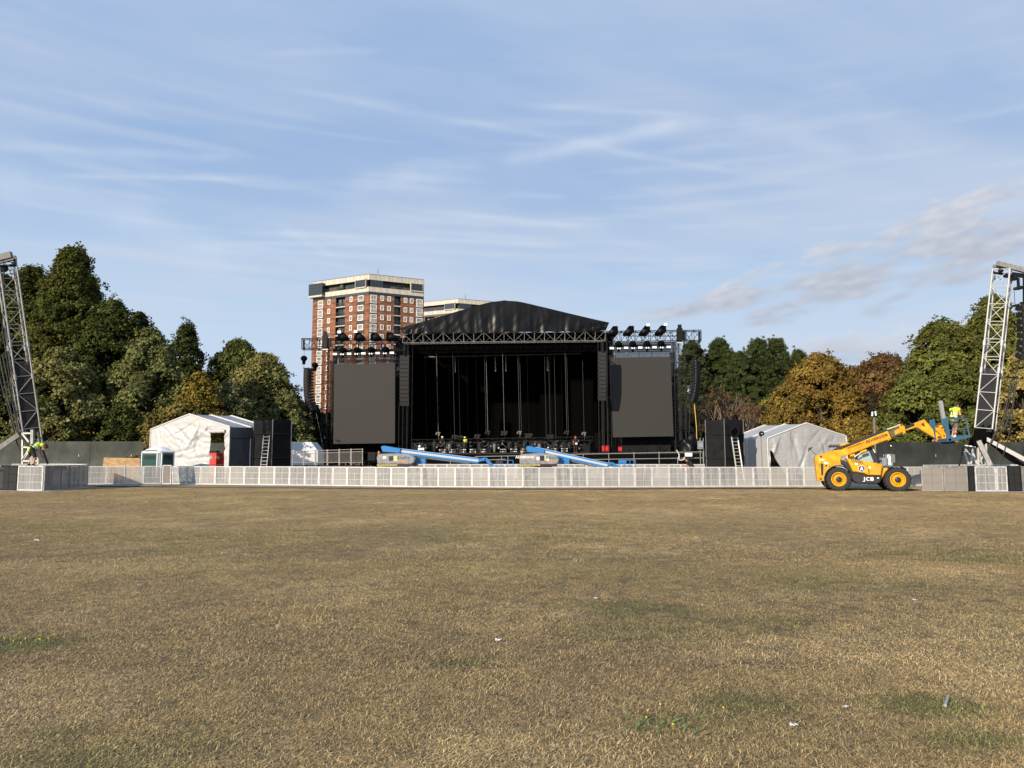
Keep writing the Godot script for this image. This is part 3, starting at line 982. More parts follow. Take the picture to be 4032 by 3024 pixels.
func facade(par: Node3D, c: Vector3, e: Vector3, top: float, rows: int, cols: Array, pent: Array, out: Vector3) -> void:
	var u := (e - c)
	u.y = 0
	var l := u.length()
	u = u.normalized()
	var bs := Basis(u, Vector3.UP, u.cross(Vector3.UP))
	if bs.z.dot(out) < 0:
		bs = Basis(-u, Vector3.UP, -u.cross(Vector3.UP))
	var z := bs.z
	var o := Vector3(c.x, top, c.z)
	var brick := B.new()
	var para := B.new()
	var trim := B.new()
	var first := 5.55           # below the top: first storey's ceiling
	var pitch := 2.72
	var hgt := top - first
	# walls stand between the balcony bays, which are set back
	var cuts := [0.0]
	for s in cols:
		if s[2] == "balcony":
			cuts.append_array([s[0], s[1]])
	cuts.append(1.0)
	for k in range(0, cuts.size(), 2):
		var a: float = cuts[k] * l
		var b: float = cuts[k + 1] * l
		brick.box(o + u * (a + b) * 0.5 - Vector3(0, first + hgt * 0.5, 0) - z * 0.2, Vector3(b - a, hgt, 0.4), bs)
	para.box(o + u * l * 0.5 - Vector3(0, 0.75, 0) - z * 0.13, Vector3(l, 1.5, 0.5), bs)
	para.box(o + u * l * 0.5 - Vector3(0, 4.2, 0) - z * 0.1, Vector3(l, 1.35, 0.55), bs)
	trim.box(o + u * l * 0.5 - Vector3(0, 5.21, 0) - z * 0.1, Vector3(l, 0.64, 0.5), bs)
	trim.box(o + u * l * 0.5 - Vector3(0, -0.06, 0) - z * 0.15, Vector3(l, 0.11, 0.6), bs)
	put("wall", brick, M.brick, par)
	put("parapet", para, M.parapet, par)
	put("string_course", trim, M.blue_frame, par)
	var back := B.new()
	back.box(o + u * l * 0.5 - Vector3(0, 2.5, 0) - z * 1.4, Vector3(l, 2.4, 0.2), bs)
	put("penthouse_wall", back, M.recess, par)
	for s in pent:        # [from, to, what]
		var a: float = s[0] * l
		var b: float = s[1] * l
		var mid := o + u * (a + b) * 0.5
		var w := b - a
		if s[2] == "rail":
			var rl := B.new()
			rl.box(mid - Vector3(0, 2.75, 0) + z * 0.1, Vector3(w, 0.05, 0.05), bs)
			for k in int(w / 0.25):
				rl.box(mid + u * (-w * 0.5 + 0.25 * k) - Vector3(0, 3.15, 0) + z * 0.1, Vector3(0.03, 0.8, 0.03), bs)
			put("railing", rl, M.blue_frame, par)
			continue
		var fr := B.new()
		var gl := B.new()
		var deep := 0.0
		if s[2] == "box":
			deep = 0.35
			var hood := B.new()
			hood.box(mid - Vector3(0, 1.32, 0) + z * 0.2, Vector3(w + 0.3, 0.3, 0.72), bs)
			hood.box(mid - Vector3(0, 3.6, 0) + z * 0.2, Vector3(w + 0.3, 0.3, 0.72), bs)
			for q in [-1.0, 1.0]:
				hood.box(mid + u * q * (w * 0.5 + 0.09) - Vector3(0, 2.46, 0) + z * 0.2, Vector3(0.12, 2.0, 0.7), bs)
			put("window_surround", hood, M.parapet, par)
		elif s[2] == "door":
			deep = -1.2
		var n := maxi(2, int(w / 0.75))
		for k in n + 1:
			fr.box(mid + u * (-w * 0.5 + w * k / n) - Vector3(0, 2.45, 0) + z * (deep + 0.05), Vector3(0.1, 1.95, 0.14), bs)
		for k in 4:
			fr.box(mid - Vector3(0, 1.52 + 0.62 * k, 0) + z * (deep + 0.045), Vector3(w, 0.1, 0.12), bs)
		gl.box(mid - Vector3(0, 2.46, 0) + z * deep, Vector3(w, 1.9, 0.05), bs)
		put("pane", gl, M.dark_glass, put("window", fr, M.blue_frame, par))
	var kinds := {}
	for s in cols:
		if not kinds.has(s[2]):
			var made := window_kind(s[2])
			var white: bool = s[2] != "balcony"
			kinds[s[2]] = [made[0].mesh(M.upvc if white else M.blue_frame), made[1].mesh(M.dark_glass), made[1].mesh(M.curtained), made[3]]
	for s in cols:
		var a: float = s[0] * l
		var b: float = s[1] * l
		var bk := B.new()
		for r in rows:
			var y := top - first - 0.15 - pitch * r
			var k = kinds[s[2]]
			var h: float = k[3]
			if s[2] == "balcony":
				for q in (2 if b - a > 2.2 else 1):
					var fx := (a + b) * 0.5 + (0.0 if b - a <= 2.2 else (q - 0.5) * (b - a) * 0.5)
					hang(par, k, Transform3D(bs, Vector3(c.x, y - 0.1 - h * 0.5, c.z) + u * fx - z * 1.0), r + q)
				var slab := B.new()
				slab.box(Vector3(c.x, y - 2.62, c.z) + u * (a + b) * 0.5 - z * 0.5, Vector3(b - a - 0.02, 0.26, 1.1), bs)
				var rail := B.new()
				rail.box(Vector3(c.x, y - 1.45, c.z) + u * (a + b) * 0.5 - z * 0.03, Vector3(b - a - 0.02, 0.06, 0.06), bs)
				for q in int((b - a) / 0.16):
					rail.box(Vector3(c.x, y - 1.97, c.z) + u * (a + 0.1 + 0.16 * q) - z * 0.03, Vector3(0.03, 1.0, 0.03), bs)
				put("balcony_slab", slab, M.parapet, par)
				put("balcony_railing", rail, M.blue_frame, par)
				if r == 0:
					bk.box(Vector3(c.x, top - first - pitch * rows * 0.5, c.z) + u * (a + b) * 0.5 - z * 1.25, Vector3(b - a, pitch * rows, 0.2), bs)
			else:
				hang(par, k, Transform3D(bs, Vector3(c.x, y - 0.05 - h * 0.5, c.z) + u * (a + b) * 0.5 + z * 0.02), r * 3 + int(a * 7.0))
				if s[2] != "small":
					var g := pitch - h
					var sp := B.new()
					sp.box(Vector3(c.x, y - 0.05 - h - g * 0.5, c.z) + u * (a + b) * 0.5 + z * 0.02, Vector3(b - a, g, 0.06), bs)
					put("spandrel", sp, M.spandrel, par)
		if s[2] == "balcony":
			put("balcony_back", bk, M.recess, par)

func hang(par: Node3D, k: Array, xf: Transform3D, seed_: int) -> void:
	var f := MeshInstance3D.new()
	f.name = "window"
	f.mesh = k[0]
	par.add_child(f, true)
	f.transform = xf.translated(-par.position)
	var g := MeshInstance3D.new()
	g.name = "pane"
	g.mesh = k[2] if (seed_ * 7919) % 7 < 3 else k[1]
	f.add_child(g, true)

func tower_block(label: String, corner: Vector3, e_left: Vector3, e_right: Vector3, rows: int, bay: bool) -> void:
	var o := thing("tower_block", label, "apartment block", Vector3(corner.x, 0, corner.z), "brick tower blocks")
	var top := corner.y
	var lcols := [[0.07, 0.21, "wide"], [0.275, 0.34, "small"], [0.415, 0.585, "balcony"], [0.675, 0.735, "small"], [0.80, 0.925, "tall"]]
	var rcols := [[0.015, 0.145, "tall"], [0.205, 0.27, "small"], [0.333, 0.395, "small"], [0.458, 0.58, "balcony"], [0.634, 0.695, "small"], [0.748, 0.81, "small"], [0.865, 0.985, "tall"]]
	facade(o, corner, e_left, top, rows, lcols, [[0.05, 0.22, "box"], [0.24, 0.42, "door"], [0.46, 0.62, "door"], [0.24, 0.78, "rail"]], Vector3(-0.3, 0, 1))
	facade(o, corner, e_right, top, rows, rcols, [[0.02, 0.24, "box_flush"], [0.27, 0.35, "door"], [0.52, 0.6, "door"], [0.26, 0.73, "rail"], [0.76, 0.975, "box"]], Vector3(0.3, 0, 1))
	var roof := B.new()
	var back := (e_left + e_right) * 0.5 + Vector3(0, 0, -12)
	var pts := PackedVector2Array([Vector2(corner.x, corner.z), Vector2(e_left.x, e_left.z), Vector2(e_left.x + 2.0, e_left.z - 14.0), Vector2(e_right.x - 7.0, e_right.z - 14.0), Vector2(e_right.x, e_right.z)])
	var inner := PackedVector2Array()
	var mid := Vector2(back.x, back.z)
	for p in pts:
		inner.append(p.move_toward(mid, 0.35))
	roof.prism(inner, Vector3(0, top - 0.35, 0), Vector3.RIGHT, Vector3.BACK, Vector3(0, 0.2, 0))
	put("roof", roof, M.roofing, o)
	var floor_ := B.new()
	floor_.prism(inner, Vector3(0, top - 4.2, 0), Vector3.RIGHT, Vector3.BACK, Vector3(0, 0.2, 0))
	put("penthouse_floor", floor_, M.roofing, o)
	var core := B.new()
	for k in pts.size():
		if k == 0 or k == 4:
			continue
		var p := pts[k]
		var q := pts[(k + 1) % 5]
		core.bar(Vector3(p.x, (top - 5.5) * 0.5, p.y), Vector3(q.x, (top - 5.5) * 0.5, q.y), 0.3, top - 5.5)
	put("side_wall", core, M.brick, o)
	var up := B.new()
	for k in range(1, 4):
		var p := pts[k]
		var q := pts[k + 1]
		up.bar(Vector3(p.x, top - 2.75, p.y), Vector3(q.x, top - 2.75, q.y), 0.28, 5.48)
	put("side_parapet", up, M.parapet, o)
	var mast := B.new()
	var mp := corner + (e_right - corner) * 0.13 + Vector3(0, 0, -2.0)
	mast.tube(Vector3(mp.x, top - 0.2, mp.z), Vector3(mp.x, top + 2.4, mp.z), 0.05, 0.05, 5)
	for k in 4:
		mast.box(Vector3(mp.x, top + 1.1 + 0.33 * k, mp.z), Vector3(0.9 - 0.15 * k, 0.05, 0.05))
	put("aerial", mast, M.grey_metal, o)
	if bay:
		var u := (e_left - corner)
		u.y = 0
		var l := u.length()
		u = u.normalized()
		var z := u.cross(Vector3.UP)
		if z.z < 0:
			z = -z
		var bs := Basis(-u, Vector3.UP, z)
		var at := Vector3(corner.x, top, corner.z) + u * (l - 1.9) + z * 0.55
		var g := B.new()
		g.box(at - Vector3(0, 2.75, 0), Vector3(4.9, 3.2, 1.5), bs)
		var fr := B.new()
		for k in 6:
			fr.box(at + u * (-2.45 + 4.9 * k / 5.0) - Vector3(0, 2.75, 0) + z * 0.76, Vector3(0.16, 3.2, 0.14), bs)
		for k in 5:
			fr.box(at - Vector3(0, 1.2 + 0.78 * k, 0) + z * 0.755, Vector3(4.95, 0.15, 0.12), bs)
			fr.box(at - Vector3(0, 1.2 + 0.78 * k, 0) - u * 2.46, Vector3(0.12, 0.15, 1.5), bs)
		fr.box(at - Vector3(0, 1.05, 0), Vector3(5.1, 0.25, 1.7), bs)
		put("pane", g, M.dark_glass, put("corner_bay", fr, M.blue_frame, o))
		var sill := B.new()
		sill.box(at - Vector3(0, 4.62, 0), Vector3(5.0, 0.5, 1.66), bs)
		put("bay_sill", sill, M.parapet, o)
		var pl := B.new()
		pl.ball(Vector3(corner.x, top - 2.5, corner.z) + u * l * 0.5 - z * 0.5, Vector3(0.7, 0.9, 0.5), 7)
		pl.ball(Vector3(corner.x, top - 2.9, corner.z) + u * l * 0.55 - z * 0.4, Vector3(0.6, 0.5, 0.5), 7)
		put("balcony_plant", pl, mat("balcony_green", 0.05, 0.07, 0.03), o)

func towers() -> void:
	tower_block("red brick tower block with pale top storey behind the stage", P(1455, 1080, 205), P(1236, 1112, 214.5), P(1668, 1105, 211.8), 17, true)
	tower_block("farther brick tower block, only its pale top shows above the black stage roof", P(1804, 1177, 262), P(1585, 1204, 272), P(2010, 1201, 270), 7, false)

# ---------------------------------------------------------------- lattice girders, each bar a part of its own
func lattice(par: Node3D, a: Vector3, c: Vector3, e1: Vector3, e2: Vector3, bays: int, rc: float, rb: float, m: Material, faces := [0, 1, 2, 3], cross := false, seg := 5) -> void:
	var q := [(-e1 - e2) * 0.5, (e1 - e2) * 0.5, (e1 + e2) * 0.5, (-e1 + e2) * 0.5]
	for k in 4:
		var ch := B.new()
		ch.tube(a + q[k], c + q[k], rc, rc, seg + 1)
		put("chord", ch, m, par)
	for f in faces:
		var p: Vector3 = q[f]
		var s: Vector3 = q[(f + 1) % 4]
		for i in bays + 1:
			var x := a.lerp(c, float(i) / bays)
			var st := B.new()
			st.tube(x + p, x + s, rb, rb, seg)
			put("strut", st, m, par)
			if i == bays:
				continue
			var y := a.lerp(c, float(i + 1) / bays)
			var br := B.new()
			if (i + f) % 2 == 0:
				br.tube(x + p, y + s, rb * 0.85, rb * 0.85, seg)
			else:
				br.tube(x + s, y + p, rb * 0.85, rb * 0.85, seg)
			put("brace", br, m, par)
			if cross:
				var b2 := B.new()
				if (i + f) % 2 == 1:
					b2.tube(x + p, y + s, rb * 0.8, rb * 0.8, seg)
				else:
					b2.tube(x + s, y + p, rb * 0.8, rb * 0.8, seg)
				put("brace", b2, m, par)

func folded(x0: Vector3, x1: Vector3, drop: Vector3, cols: int, rows: int, amp: float, freq: float, seed_: float) -> B:
	var b := B.new()
	var grid := []
	var z := (x1 - x0).cross(drop).normalized()
	for i in rows + 1:
		var line := PackedVector3Array()
		for j in cols + 1:
			var s := float(j) / cols
			var t := float(i) / rows
			var w := noise.get_noise_2d(s * freq * 90.0 + seed_ * 50.0, t * 30.0 + seed_) + 0.5 * noise.get_noise_2d(s * freq * 240.0 + seed_ * 9.0, t * 60.0)
			line.append(x0.lerp(x1, s) + drop * t + z * w * amp)
		grid.append(line)
	b.sheet(grid)
	return b

func stage() -> void:
	var o := thing("concert_stage", "large black concert stage with gabled vinyl roof and empty dark opening", "stage", P(1985, 1858, 83) * Vector3(1, 0, 1))
	# gable cloth
	var grid := []
	var top_line := PackedVector3Array()
	var cols := 150
	for i in 21:
		var line := PackedVector3Array()
		for j in cols + 1:
			var s := float(j) / cols
			var x := lerpf(1572, 2399, s)
			var roof := lerpf(1291, 1174, smoothstep(0.0, 1.0, clampf((x - 1572) / 415.0, 0.0, 1.0)) * 0.1 + clampf((x - 1572) / 413.0, 0.0, 1.0) * 0.9) if x < 1985 else lerpf(1174, 1270, clampf((x - 1985) / 414.0, 0.0, 1.0) * 0.92 + smoothstep(0.0, 1.0, (x - 1985) / 414.0) * 0.08)
			roof += 8.0 * exp(-pow((x - 1985) / 40.0, 2.0))
			var foot := lerpf(1313, 1304, s) + 2.0 * sin(s * 60.0)
			var t := i / 20.0
			var p := P(lerpf(x, lerpf(1588, 2384, s), t), lerpf(roof, foot, t), 80.0)
			var pull := noise.get_noise_2d(s * 900.0, t * 22.0) + 0.6 * noise.get_noise_2d(s * 260.0 + t * 40.0, 80.0 + t * 8.0)
			var diag := noise.get_noise_2d((s - t * 0.03 * signf(s - 0.5)) * 1400.0, 200.0) * smoothstep(0.2, 1.0, t) * smoothstep(0.3, 0.5, absf(s - 0.5))
			p.z += pull * 0.12 * (0.25 + t) + diag * 0.3
			line.append(p)
		grid.append(line)
	var gable := B.new()
	gable.sheet(grid)
	put("roof_gable", gable, M.vinyl, o)
	top_line = grid[0]
	var back_line := PackedVector3Array()
	for p in top_line:
		back_line.append(p + Vector3(0, 0.6, -14.0))
	var roof_b := B.new()
	roof_b.sheet([top_line, back_line])
	put("roof_sheet", roof_b, M.vinyl, o)
	# front girder
	var a := P(1588, 1333, 80.6)
	var c := P(2382, 1324, 80.6)
	lattice(o, a, c, Vector3(0, 1.07, 0), Vector3(0, 0, 0.9), 20, 0.045, 0.033, M.grey_metal, [0, 2])
	# black lining: back, sides, header, ceiling
	put("back_curtain", folded(P(1560, 1330, 93), P(2412, 1320, 93), Vector3(0, -14.7, 0), 160, 6, 0.3, 6.0, 1.0), M.black_cloth, o)
	put("side_curtain", folded(P(1596, 1340, 81.5), P(1585, 1340, 93.0), Vector3(0, -12.5, 0), 30, 4, 0.15, 3.0, 2.0), M.black_cloth, o)
	put("side_curtain", folded(P(2376, 1335, 81.5), P(2390, 1330, 93.0), Vector3(0, -12.5, 0), 30, 4, 0.15, 3.0, 3.0), M.black_cloth, o)
	put("header_curtain", folded(P(1588, 1348, 82.4), P(2382, 1338, 82.4), Vector3(0, -1.3, 0), 60, 3, 0.05, 4.0, 4.0), M.black_cloth, o)
	for s in [[1800, 91], [2170, 91], [1690, 88], [2290, 88]]:
		put("leg_curtain", folded(P(s[0] - 45, 1390, s[1]), P(s[0] + 45, 1390, s[1]), Vector3(0, -10.6, 0), 14, 3, 0.12, 2.0, s[0] * 0.01), M.black_cloth, o)
	var cl := B.new()
	var c0 := P(1590, 1345, 82)
	var c1 := P(2380, 1335, 93)
	cl.box(Vector3((c0.x + c1.x) * 0.5, c0.y + 1.0, -87.5), Vector3(24, 0.05, 11))
	put("ceiling_cloth", cl, M.black_cloth, o)
	var deck := B.new()
	var l := P(1480, 1786, 79.5)
	var r := P(2770, 1780, 79.5)
	deck.box(Vector3((l.x + r.x) * 0.5, 2.02, -87.0), Vector3(r.x - l.x, 0.16, 15.0))
	put("deck", deck, M.dark_metal, o)
	put("skirt", folded(Vector3(l.x, 1.93, -79.6), Vector3(r.x, 1.93, -79.6), Vector3(0, -1.93, 0), 90, 3, 0.06, 4.0, 6.0), M.black_wool, o)
	# columns of the opening
	for s in [[1598, 1365, 1772, 80.8], [1618, 1365, 1772, 82.0], [2362, 1360, 1772, 82.0], [2382, 1355, 1772, 80.8], [1606, 1365, 1772, 84.5], [2374, 1358, 1772, 84.5]]:
		var p0 := P(s[0], s[1], s[3])
		lattice(o, Vector3(p0.x, 2.1, p0.z), p0 + Vector3(0, 0.4, 0), Vector3(0.42, 0, 0), Vector3(0, 0, 0.42), 18, 0.03, 0.018, M.black_metal, [0, 1, 3], false, 4)
	# faint pipe across the back with a few pale drop tubes
	var pipe := B.new()
	pipe.tube(P(1668, 1406, 88), P(2290, 1392, 88), 0.09, 0.09, 6)
	put("pipe", pipe, M.grey_metal, o)
	for s in [[1792, 1408, 1466], [1950, 1405, 1462], [1991, 1404, 1462], [2155, 1402, 1460]]:
		var dr := B.new()
		dr.bar(P(s[0], s[1], 86), P(s[0] + 1, s[2], 86), 0.11, 0.11)
		put("drop_tube", dr, M.aluminium, o)
	var up := B.new()
	for s in [[1700, 1757, 86], [1790, 1757, 88], [2110, 1750, 88], [2200, 1750, 86]]:
		up.box(P(s[0], s[1], s[2]), Vector3(1.6, 0.9, 0.9))
	put("riser", up, M.black_metal, o)

func video_wing(side: float, label: String, cat_label: String) -> void:
	# side -1: towards the tower block, +1: towards the pines
	var s := side
	var near := 81.0
	var x0 := 1192.0 if s < 0 else 2386.0      # ends of the top girder
	var x1 := 1592.0 if s < 0 else 2757.0
	var yt := 1357.0 if s < 0 else 1325.0
	var o := thing("video_wing", label, "scaffold tower", P(1440 if s < 0 else 2525, 1858, 82) * Vector3(1, 0, 1), "scaffold wings beside the stage")
	var slope := 6.0 if s < 0 else -8.0
	lattice(o, P(x0, yt - slope * 0.3, near), P(x1, yt + slope * 0.3, near), Vector3(0, 1.12, 0), Vector3(0, 0, 0.95), 13, 0.05, 0.034, M.black_metal, [0, 2])
	var mid := B.new()
	mid.tube(P(x0 + 80, yt - 2, near - 0.5), P(x1 - 80, yt - 2, near - 0.5), 0.05, 0.05, 6)
	put("rail", mid, M.black_metal, o)
	# end frame of the girder, thick black posts
	for x in ([1196, 1292] if s < 0 else [2754, 2668]):
		var post := B.new()
		post.bar(P(x, yt - 21, near - 0.5), P(x, yt + 22, near - 0.5), 0.22, 0.22, Vector3.FORWARD)
		put("post", post, M.black_metal, o)
	var cols: Array = [[1284, 1377, 0.5], [1305, 1377, 0.5], [1580, 1590, 0.4]] if s < 0 else [[2660, 1345, 0.5], [2684, 1345, 0.5], [2398, 1560, 0.4]]
	for c in cols:
		var p0 := P(c[0], c[1], near + 0.6)
		lattice(o, Vector3(p0.x, 2.1, p0.z), p0, Vector3(c[2], 0, 0), Vector3(0, 0, c[2]), 16, 0.035, 0.022, M.dark_metal, [0, 1], false, 4)
	# cross arms that tie the column to the screen
	for y in ([1500, 1605, 1718] if s < 0 else [1457, 1565, 1684]):
		for k in 2:
			var arm := B.new()
			var xa := 1265.0 if s < 0 else 2645.0
			var xb := 1320.0 if s < 0 else 2704.0
			arm.tube(P(xa, y + k * 9, near + 0.2), P(xb, y + k * 9, near + 0.2), 0.035, 0.035, 5)
			put("cross_arm", arm, M.black_metal, o)
	# scrims behind and beside the screen
	var sx0 := 1312.0 if s < 0 else 2386.0
	var sx1 := 1596.0 if s < 0 else 2664.0
	var sy := 1380.0 if s < 0 else 1348.0
	var h := (1765.0 - sy) / FOCAL * 84.0
	put("scrim", folded(P(sx0, sy, 83.6), P(sx1, sy - 3, 83.6), Vector3(0, -h, 0), 40, 12, 0.05, 2.0, 20.0 + s), M.thin_scrim, o)
	var sw := 1556.0 if s < 0 else 2388.0
	put("scrim", folded(P(sw, sy + 50, 82.6), P(sw + 36, sy + 50, 82.6), Vector3(0, -8.6, 0), 12, 12, 0.06, 1.0, 30.0 + s), M.scrim, o)
	sw = 1300.0 if s < 0 else 2636.0
	put("scrim", folded(P(sw, sy + 40, 82.2), P(sw + 22, sy + 40, 82.2), Vector3(0, -9.0, 0), 8, 12, 0.04, 1.0, 34.0 + s), M.scrim, o)
	# black cloth under the screen
	var lx := 1345.0 if s < 0 else 2400.0
	var ly := 1738.0 if s < 0 else 1716.0
	put("lower_cloth", folded(P(lx, ly, 82.9), P(lx + 240, ly - 3, 82.9), Vector3(0, -(1786.0 - ly) / FOCAL * 83.0, 0), 40, 6, 0.08, 2.0, 40.0 + s), M.screen_cloth if s > 0 else M.black_wool, o)
	put("rear_cloth", folded(P(lx - 60, ly - 12, 84.6), P(lx + 330, ly - 14, 84.6), Vector3(0, -2.6, 0), 40, 4, 0.08, 2.0, 44.0 + s), M.black_wool, o)
	# lamp bar under the girder
	var ya := 1404.0 if s < 0 else 1383.0
	var xa := 1312.0 if s < 0 else 2400.0
	lattice(o, P(xa, ya, near - 0.3), P(xa + 240, ya - 4, near - 0.3), Vector3(0, 0.22, 0), Vector3(0, 0, 0.22), 20, 0.025, 0.016, M.black_metal, [0], false, 4)
	var beam := B.new()
	beam.bar(P(xa, ya - 20, near - 0.1), P(xa + 240, ya - 23, near - 0.1), 0.15, 0.26)
	put("beam", beam, M.black_metal, o)
	for k in 5:
		var hg := B.new()
		hg.tube(P(xa + 20 + k * 49, ya + 5, near + 0.6), P(xa + 20 + k * 49, ya + 32, near + 0.6), 0.04, 0.05, 5)
		put("screen_hanger", hg, M.aluminium, o)
	# motor cage on the girder
	var cx := 1281.0 if s < 0 else 2676.0
	var cy := 1345.0 if s < 0 else 1318.0
	var cage := B.new()
	cage.box(P(cx, cy, near - 0.6), Vector3(0.55, 1.4, 0.5))
	cage.box(P(cx, cy - 32, near - 0.6), Vector3(0.36, 0.4, 0.36))
	cage.box(P(cx + 14, cy + 4, near - 0.5), Vector3(0.5, 1.0, 0.4))
	put("motor_cage", cage, M.black_metal, o)
	var pale := B.new()
	pale.box(P(cx, cy + 31, near - 0.9), Vector3(0.6, 0.12, 0.1))
	put("cage_plate", pale, M.bright_metal, o)
	# hoods with spot lights on top
	var who := "pale tower block" if s < 0 else "open sky"
	var hx: Array = [1350, 1415, 1479, 1540] if s < 0 else [2414, 2477, 2540, 2603]
	for k in 4:
		var y := (1325.0 if s < 0 else 1306.0) - (k * 1.0 if s > 0 else 0.0)
		var n := k + 1
		var t := thing("hooded_spotlight", "black hooded spotlight on the girder seen against the %s, %s from the stage roof" % ["brick tower" if s < 0 else "open sky", ordinal(4 - k if s < 0 else n)], "spotlight", P(hx[k], y + 22, near - 0.4), "hooded spotlights on the side girders")
		var hd := B.new()
		var pts := PackedVector2Array()
		var form := [-20, 14, -14, -16, 6, -14, 22, 4, 20, 14, 0, 16] if s < 0 else [-24, 10, -2, -20, 17, -20, 18, 4, 8, 14, -20, 16]
		for q in range(0, form.size(), 2):
			var w := P(hx[k] + form[q], y + form[q + 1], near - 0.4)
			pts.append(Vector2(w.x, w.y))
		hd.prism(pts, Vector3(0, 0, -(near - 0.8)), Vector3.RIGHT, Vector3.UP, Vector3(0, 0, -1.0), 0.04)
		put("hood", hd, M.black_wool, t)
		var bl := B.new()
		bl.tube(P(hx[k] - 6 * s, y - 2, near - 0.95), P(hx[k] + 4 * s, y + 2, near - 0.6), 0.2, 0.24, 10)
		put("barrel", bl, M.dark_metal, t)
		var yk := B.new()
		yk.bar(P(hx[k] - 2, y + 10, near - 0.3), P(hx[k] - 2, y + 26, near - 0.3), 0.12, 0.12, Vector3.FORWARD)
		put("yoke", yk, M.black_metal, t)
	var fl: Array = [[1336, 1307], [1400, 1305]] if s < 0 else [[2552, 1279], [2620, 1277]]
	for k in 2:
		var at := P(fl[k][0], fl[k][1], near - 1.0)
		var t := thing("floodlight", "small square white floodlight on the hood seen against the %s, %s the stage" % ["brick tower" if s < 0 else "open sky", "nearer" if (k == 1) == (s < 0) else "farther from"], "floodlight", at, "white floodlights on the girders")
		var hs := B.new()
		hs.box(at - Vector3(0, 0, 0.07), Vector3(0.42, 0.32, 0.12))
		put("housing", hs, M.dark_metal, t)
		var fc := B.new()
		fc.box(at, Vector3(0.38, 0.28, 0.03))
		put("lamp_face", fc, M.lamp_white, t)
		var br := B.new()
		br.bar(at - Vector3(0, 0.15, 0.05), at - Vector3(0, 0.5, 0.05), 0.05, 0.05, Vector3.FORWARD)
		put("bracket", br, M.black_metal, t)
	var by := 1394.0 if s < 0 else 1371.0
	var bx := 1319.0 if s < 0 else 2409.0
	for k in 5:
		var at := P(bx + k * 56.0, by - k * 1.2, near - 0.75)
		var t := thing("strobe_light", "white rectangular strobe above the screen on the %s side, %s from the stage" % ["tower block" if s < 0 else "pine tree", ordinal(5 - k if s < 0 else k + 1)], "strobe light", at, "strobes above the screens")
		var hs := B.new()
		hs.box(at - Vector3(0, 0, 0.1), Vector3(0.5, 0.3, 0.16))
		put("housing", hs, M.black_metal, t)
		var fc := B.new()
		fc.box(at, Vector3(0.45, 0.22, 0.04))
		put("lamp_face", fc, M.lamp_white, t)
		if k == 4:
			continue
		var ap := P(bx + 28.0 + k * 56.0, by + 1 - k * 1.2, near - 0.75)
		var d := thing("twin_spotlight", "twin round spot between white strobes, %s side screen, %s from the stage" % ["tower block" if s < 0 else "pine tree", ordinal(4 - k if s < 0 else k + 1)], "spotlight", ap, "twin spots above the screens")
		for q in [-1.0, 1.0]:
			var hb := B.new()
			hb.tube(ap + Vector3(q * 0.12, 0, -0.25), ap + Vector3(q * 0.12, 0, 0.0), 0.1, 0.12, 10)
			put("housing", hb, M.black_metal, d)
			var ln := B.new()
			ln.tube(ap + Vector3(q * 0.12, 0, 0.004), ap + Vector3(q * 0.12, 0, 0.02), 0.085, 0.085, 10)
			put("lens", ln, M.lamp_white, d)
		var ms := B.new()
		ms.ball(ap + Vector3(0, 0.5, -0.3), Vector3(0.42, 0.3, 0.3), 9)
		ms.bar(ap + Vector3(0, 0.25, -0.3), ap + Vector3(0, -0.35, -0.3), 0.2, 0.2, Vector3.FORWARD)
		put("shroud", ms, M.black_wool, d)
	# the screen itself
	var c0 := P(1316, 1434, near) if s < 0 else P(2404, 1409, near)
	var c1 := P(1556, 1431, near) if s < 0 else P(2640, 1405, near)
	var c2 := P(1317, 1748, near) if s < 0 else P(2406, 1722, near)
	var w := c1 - c0
	var dn := c2 - c0
	dn = Vector3(w.normalized().y, -w.normalized().x, 0) * dn.length()
	var t := thing("video_screen", cat_label, "video screen", c0 + (w + dn) * 0.5, "blank video screens")
	var z := w.cross(-dn).normalized()
	var nx := 8
	var ny := 10
	for i in nx:
		for j in ny:
			var tile := B.new()
			var ctr := c0 + w * (i + 0.5) / nx + dn * (j + 0.5) / ny
			var jit := noise.get_noise_2d(i * 40.0 + s * 9.0, j * 40.0) * 0.003
			tile.box(ctr + z * jit, Vector3(w.length() / nx - 0.003, dn.length() / ny - 0.003, 0.09), Basis(w.normalized(), -dn.normalized(), z))
			put("led_panel", tile, M.led_face, t)
	var fr := B.new()
	fr.box(c0 + (w + dn) * 0.5 - z * 0.12, Vector3(w.length() + 0.02, dn.length() + 0.02, 0.1), Basis(w.normalized(), -dn.normalized(), z))
	put("backing_frame", fr, M.black_metal, t)

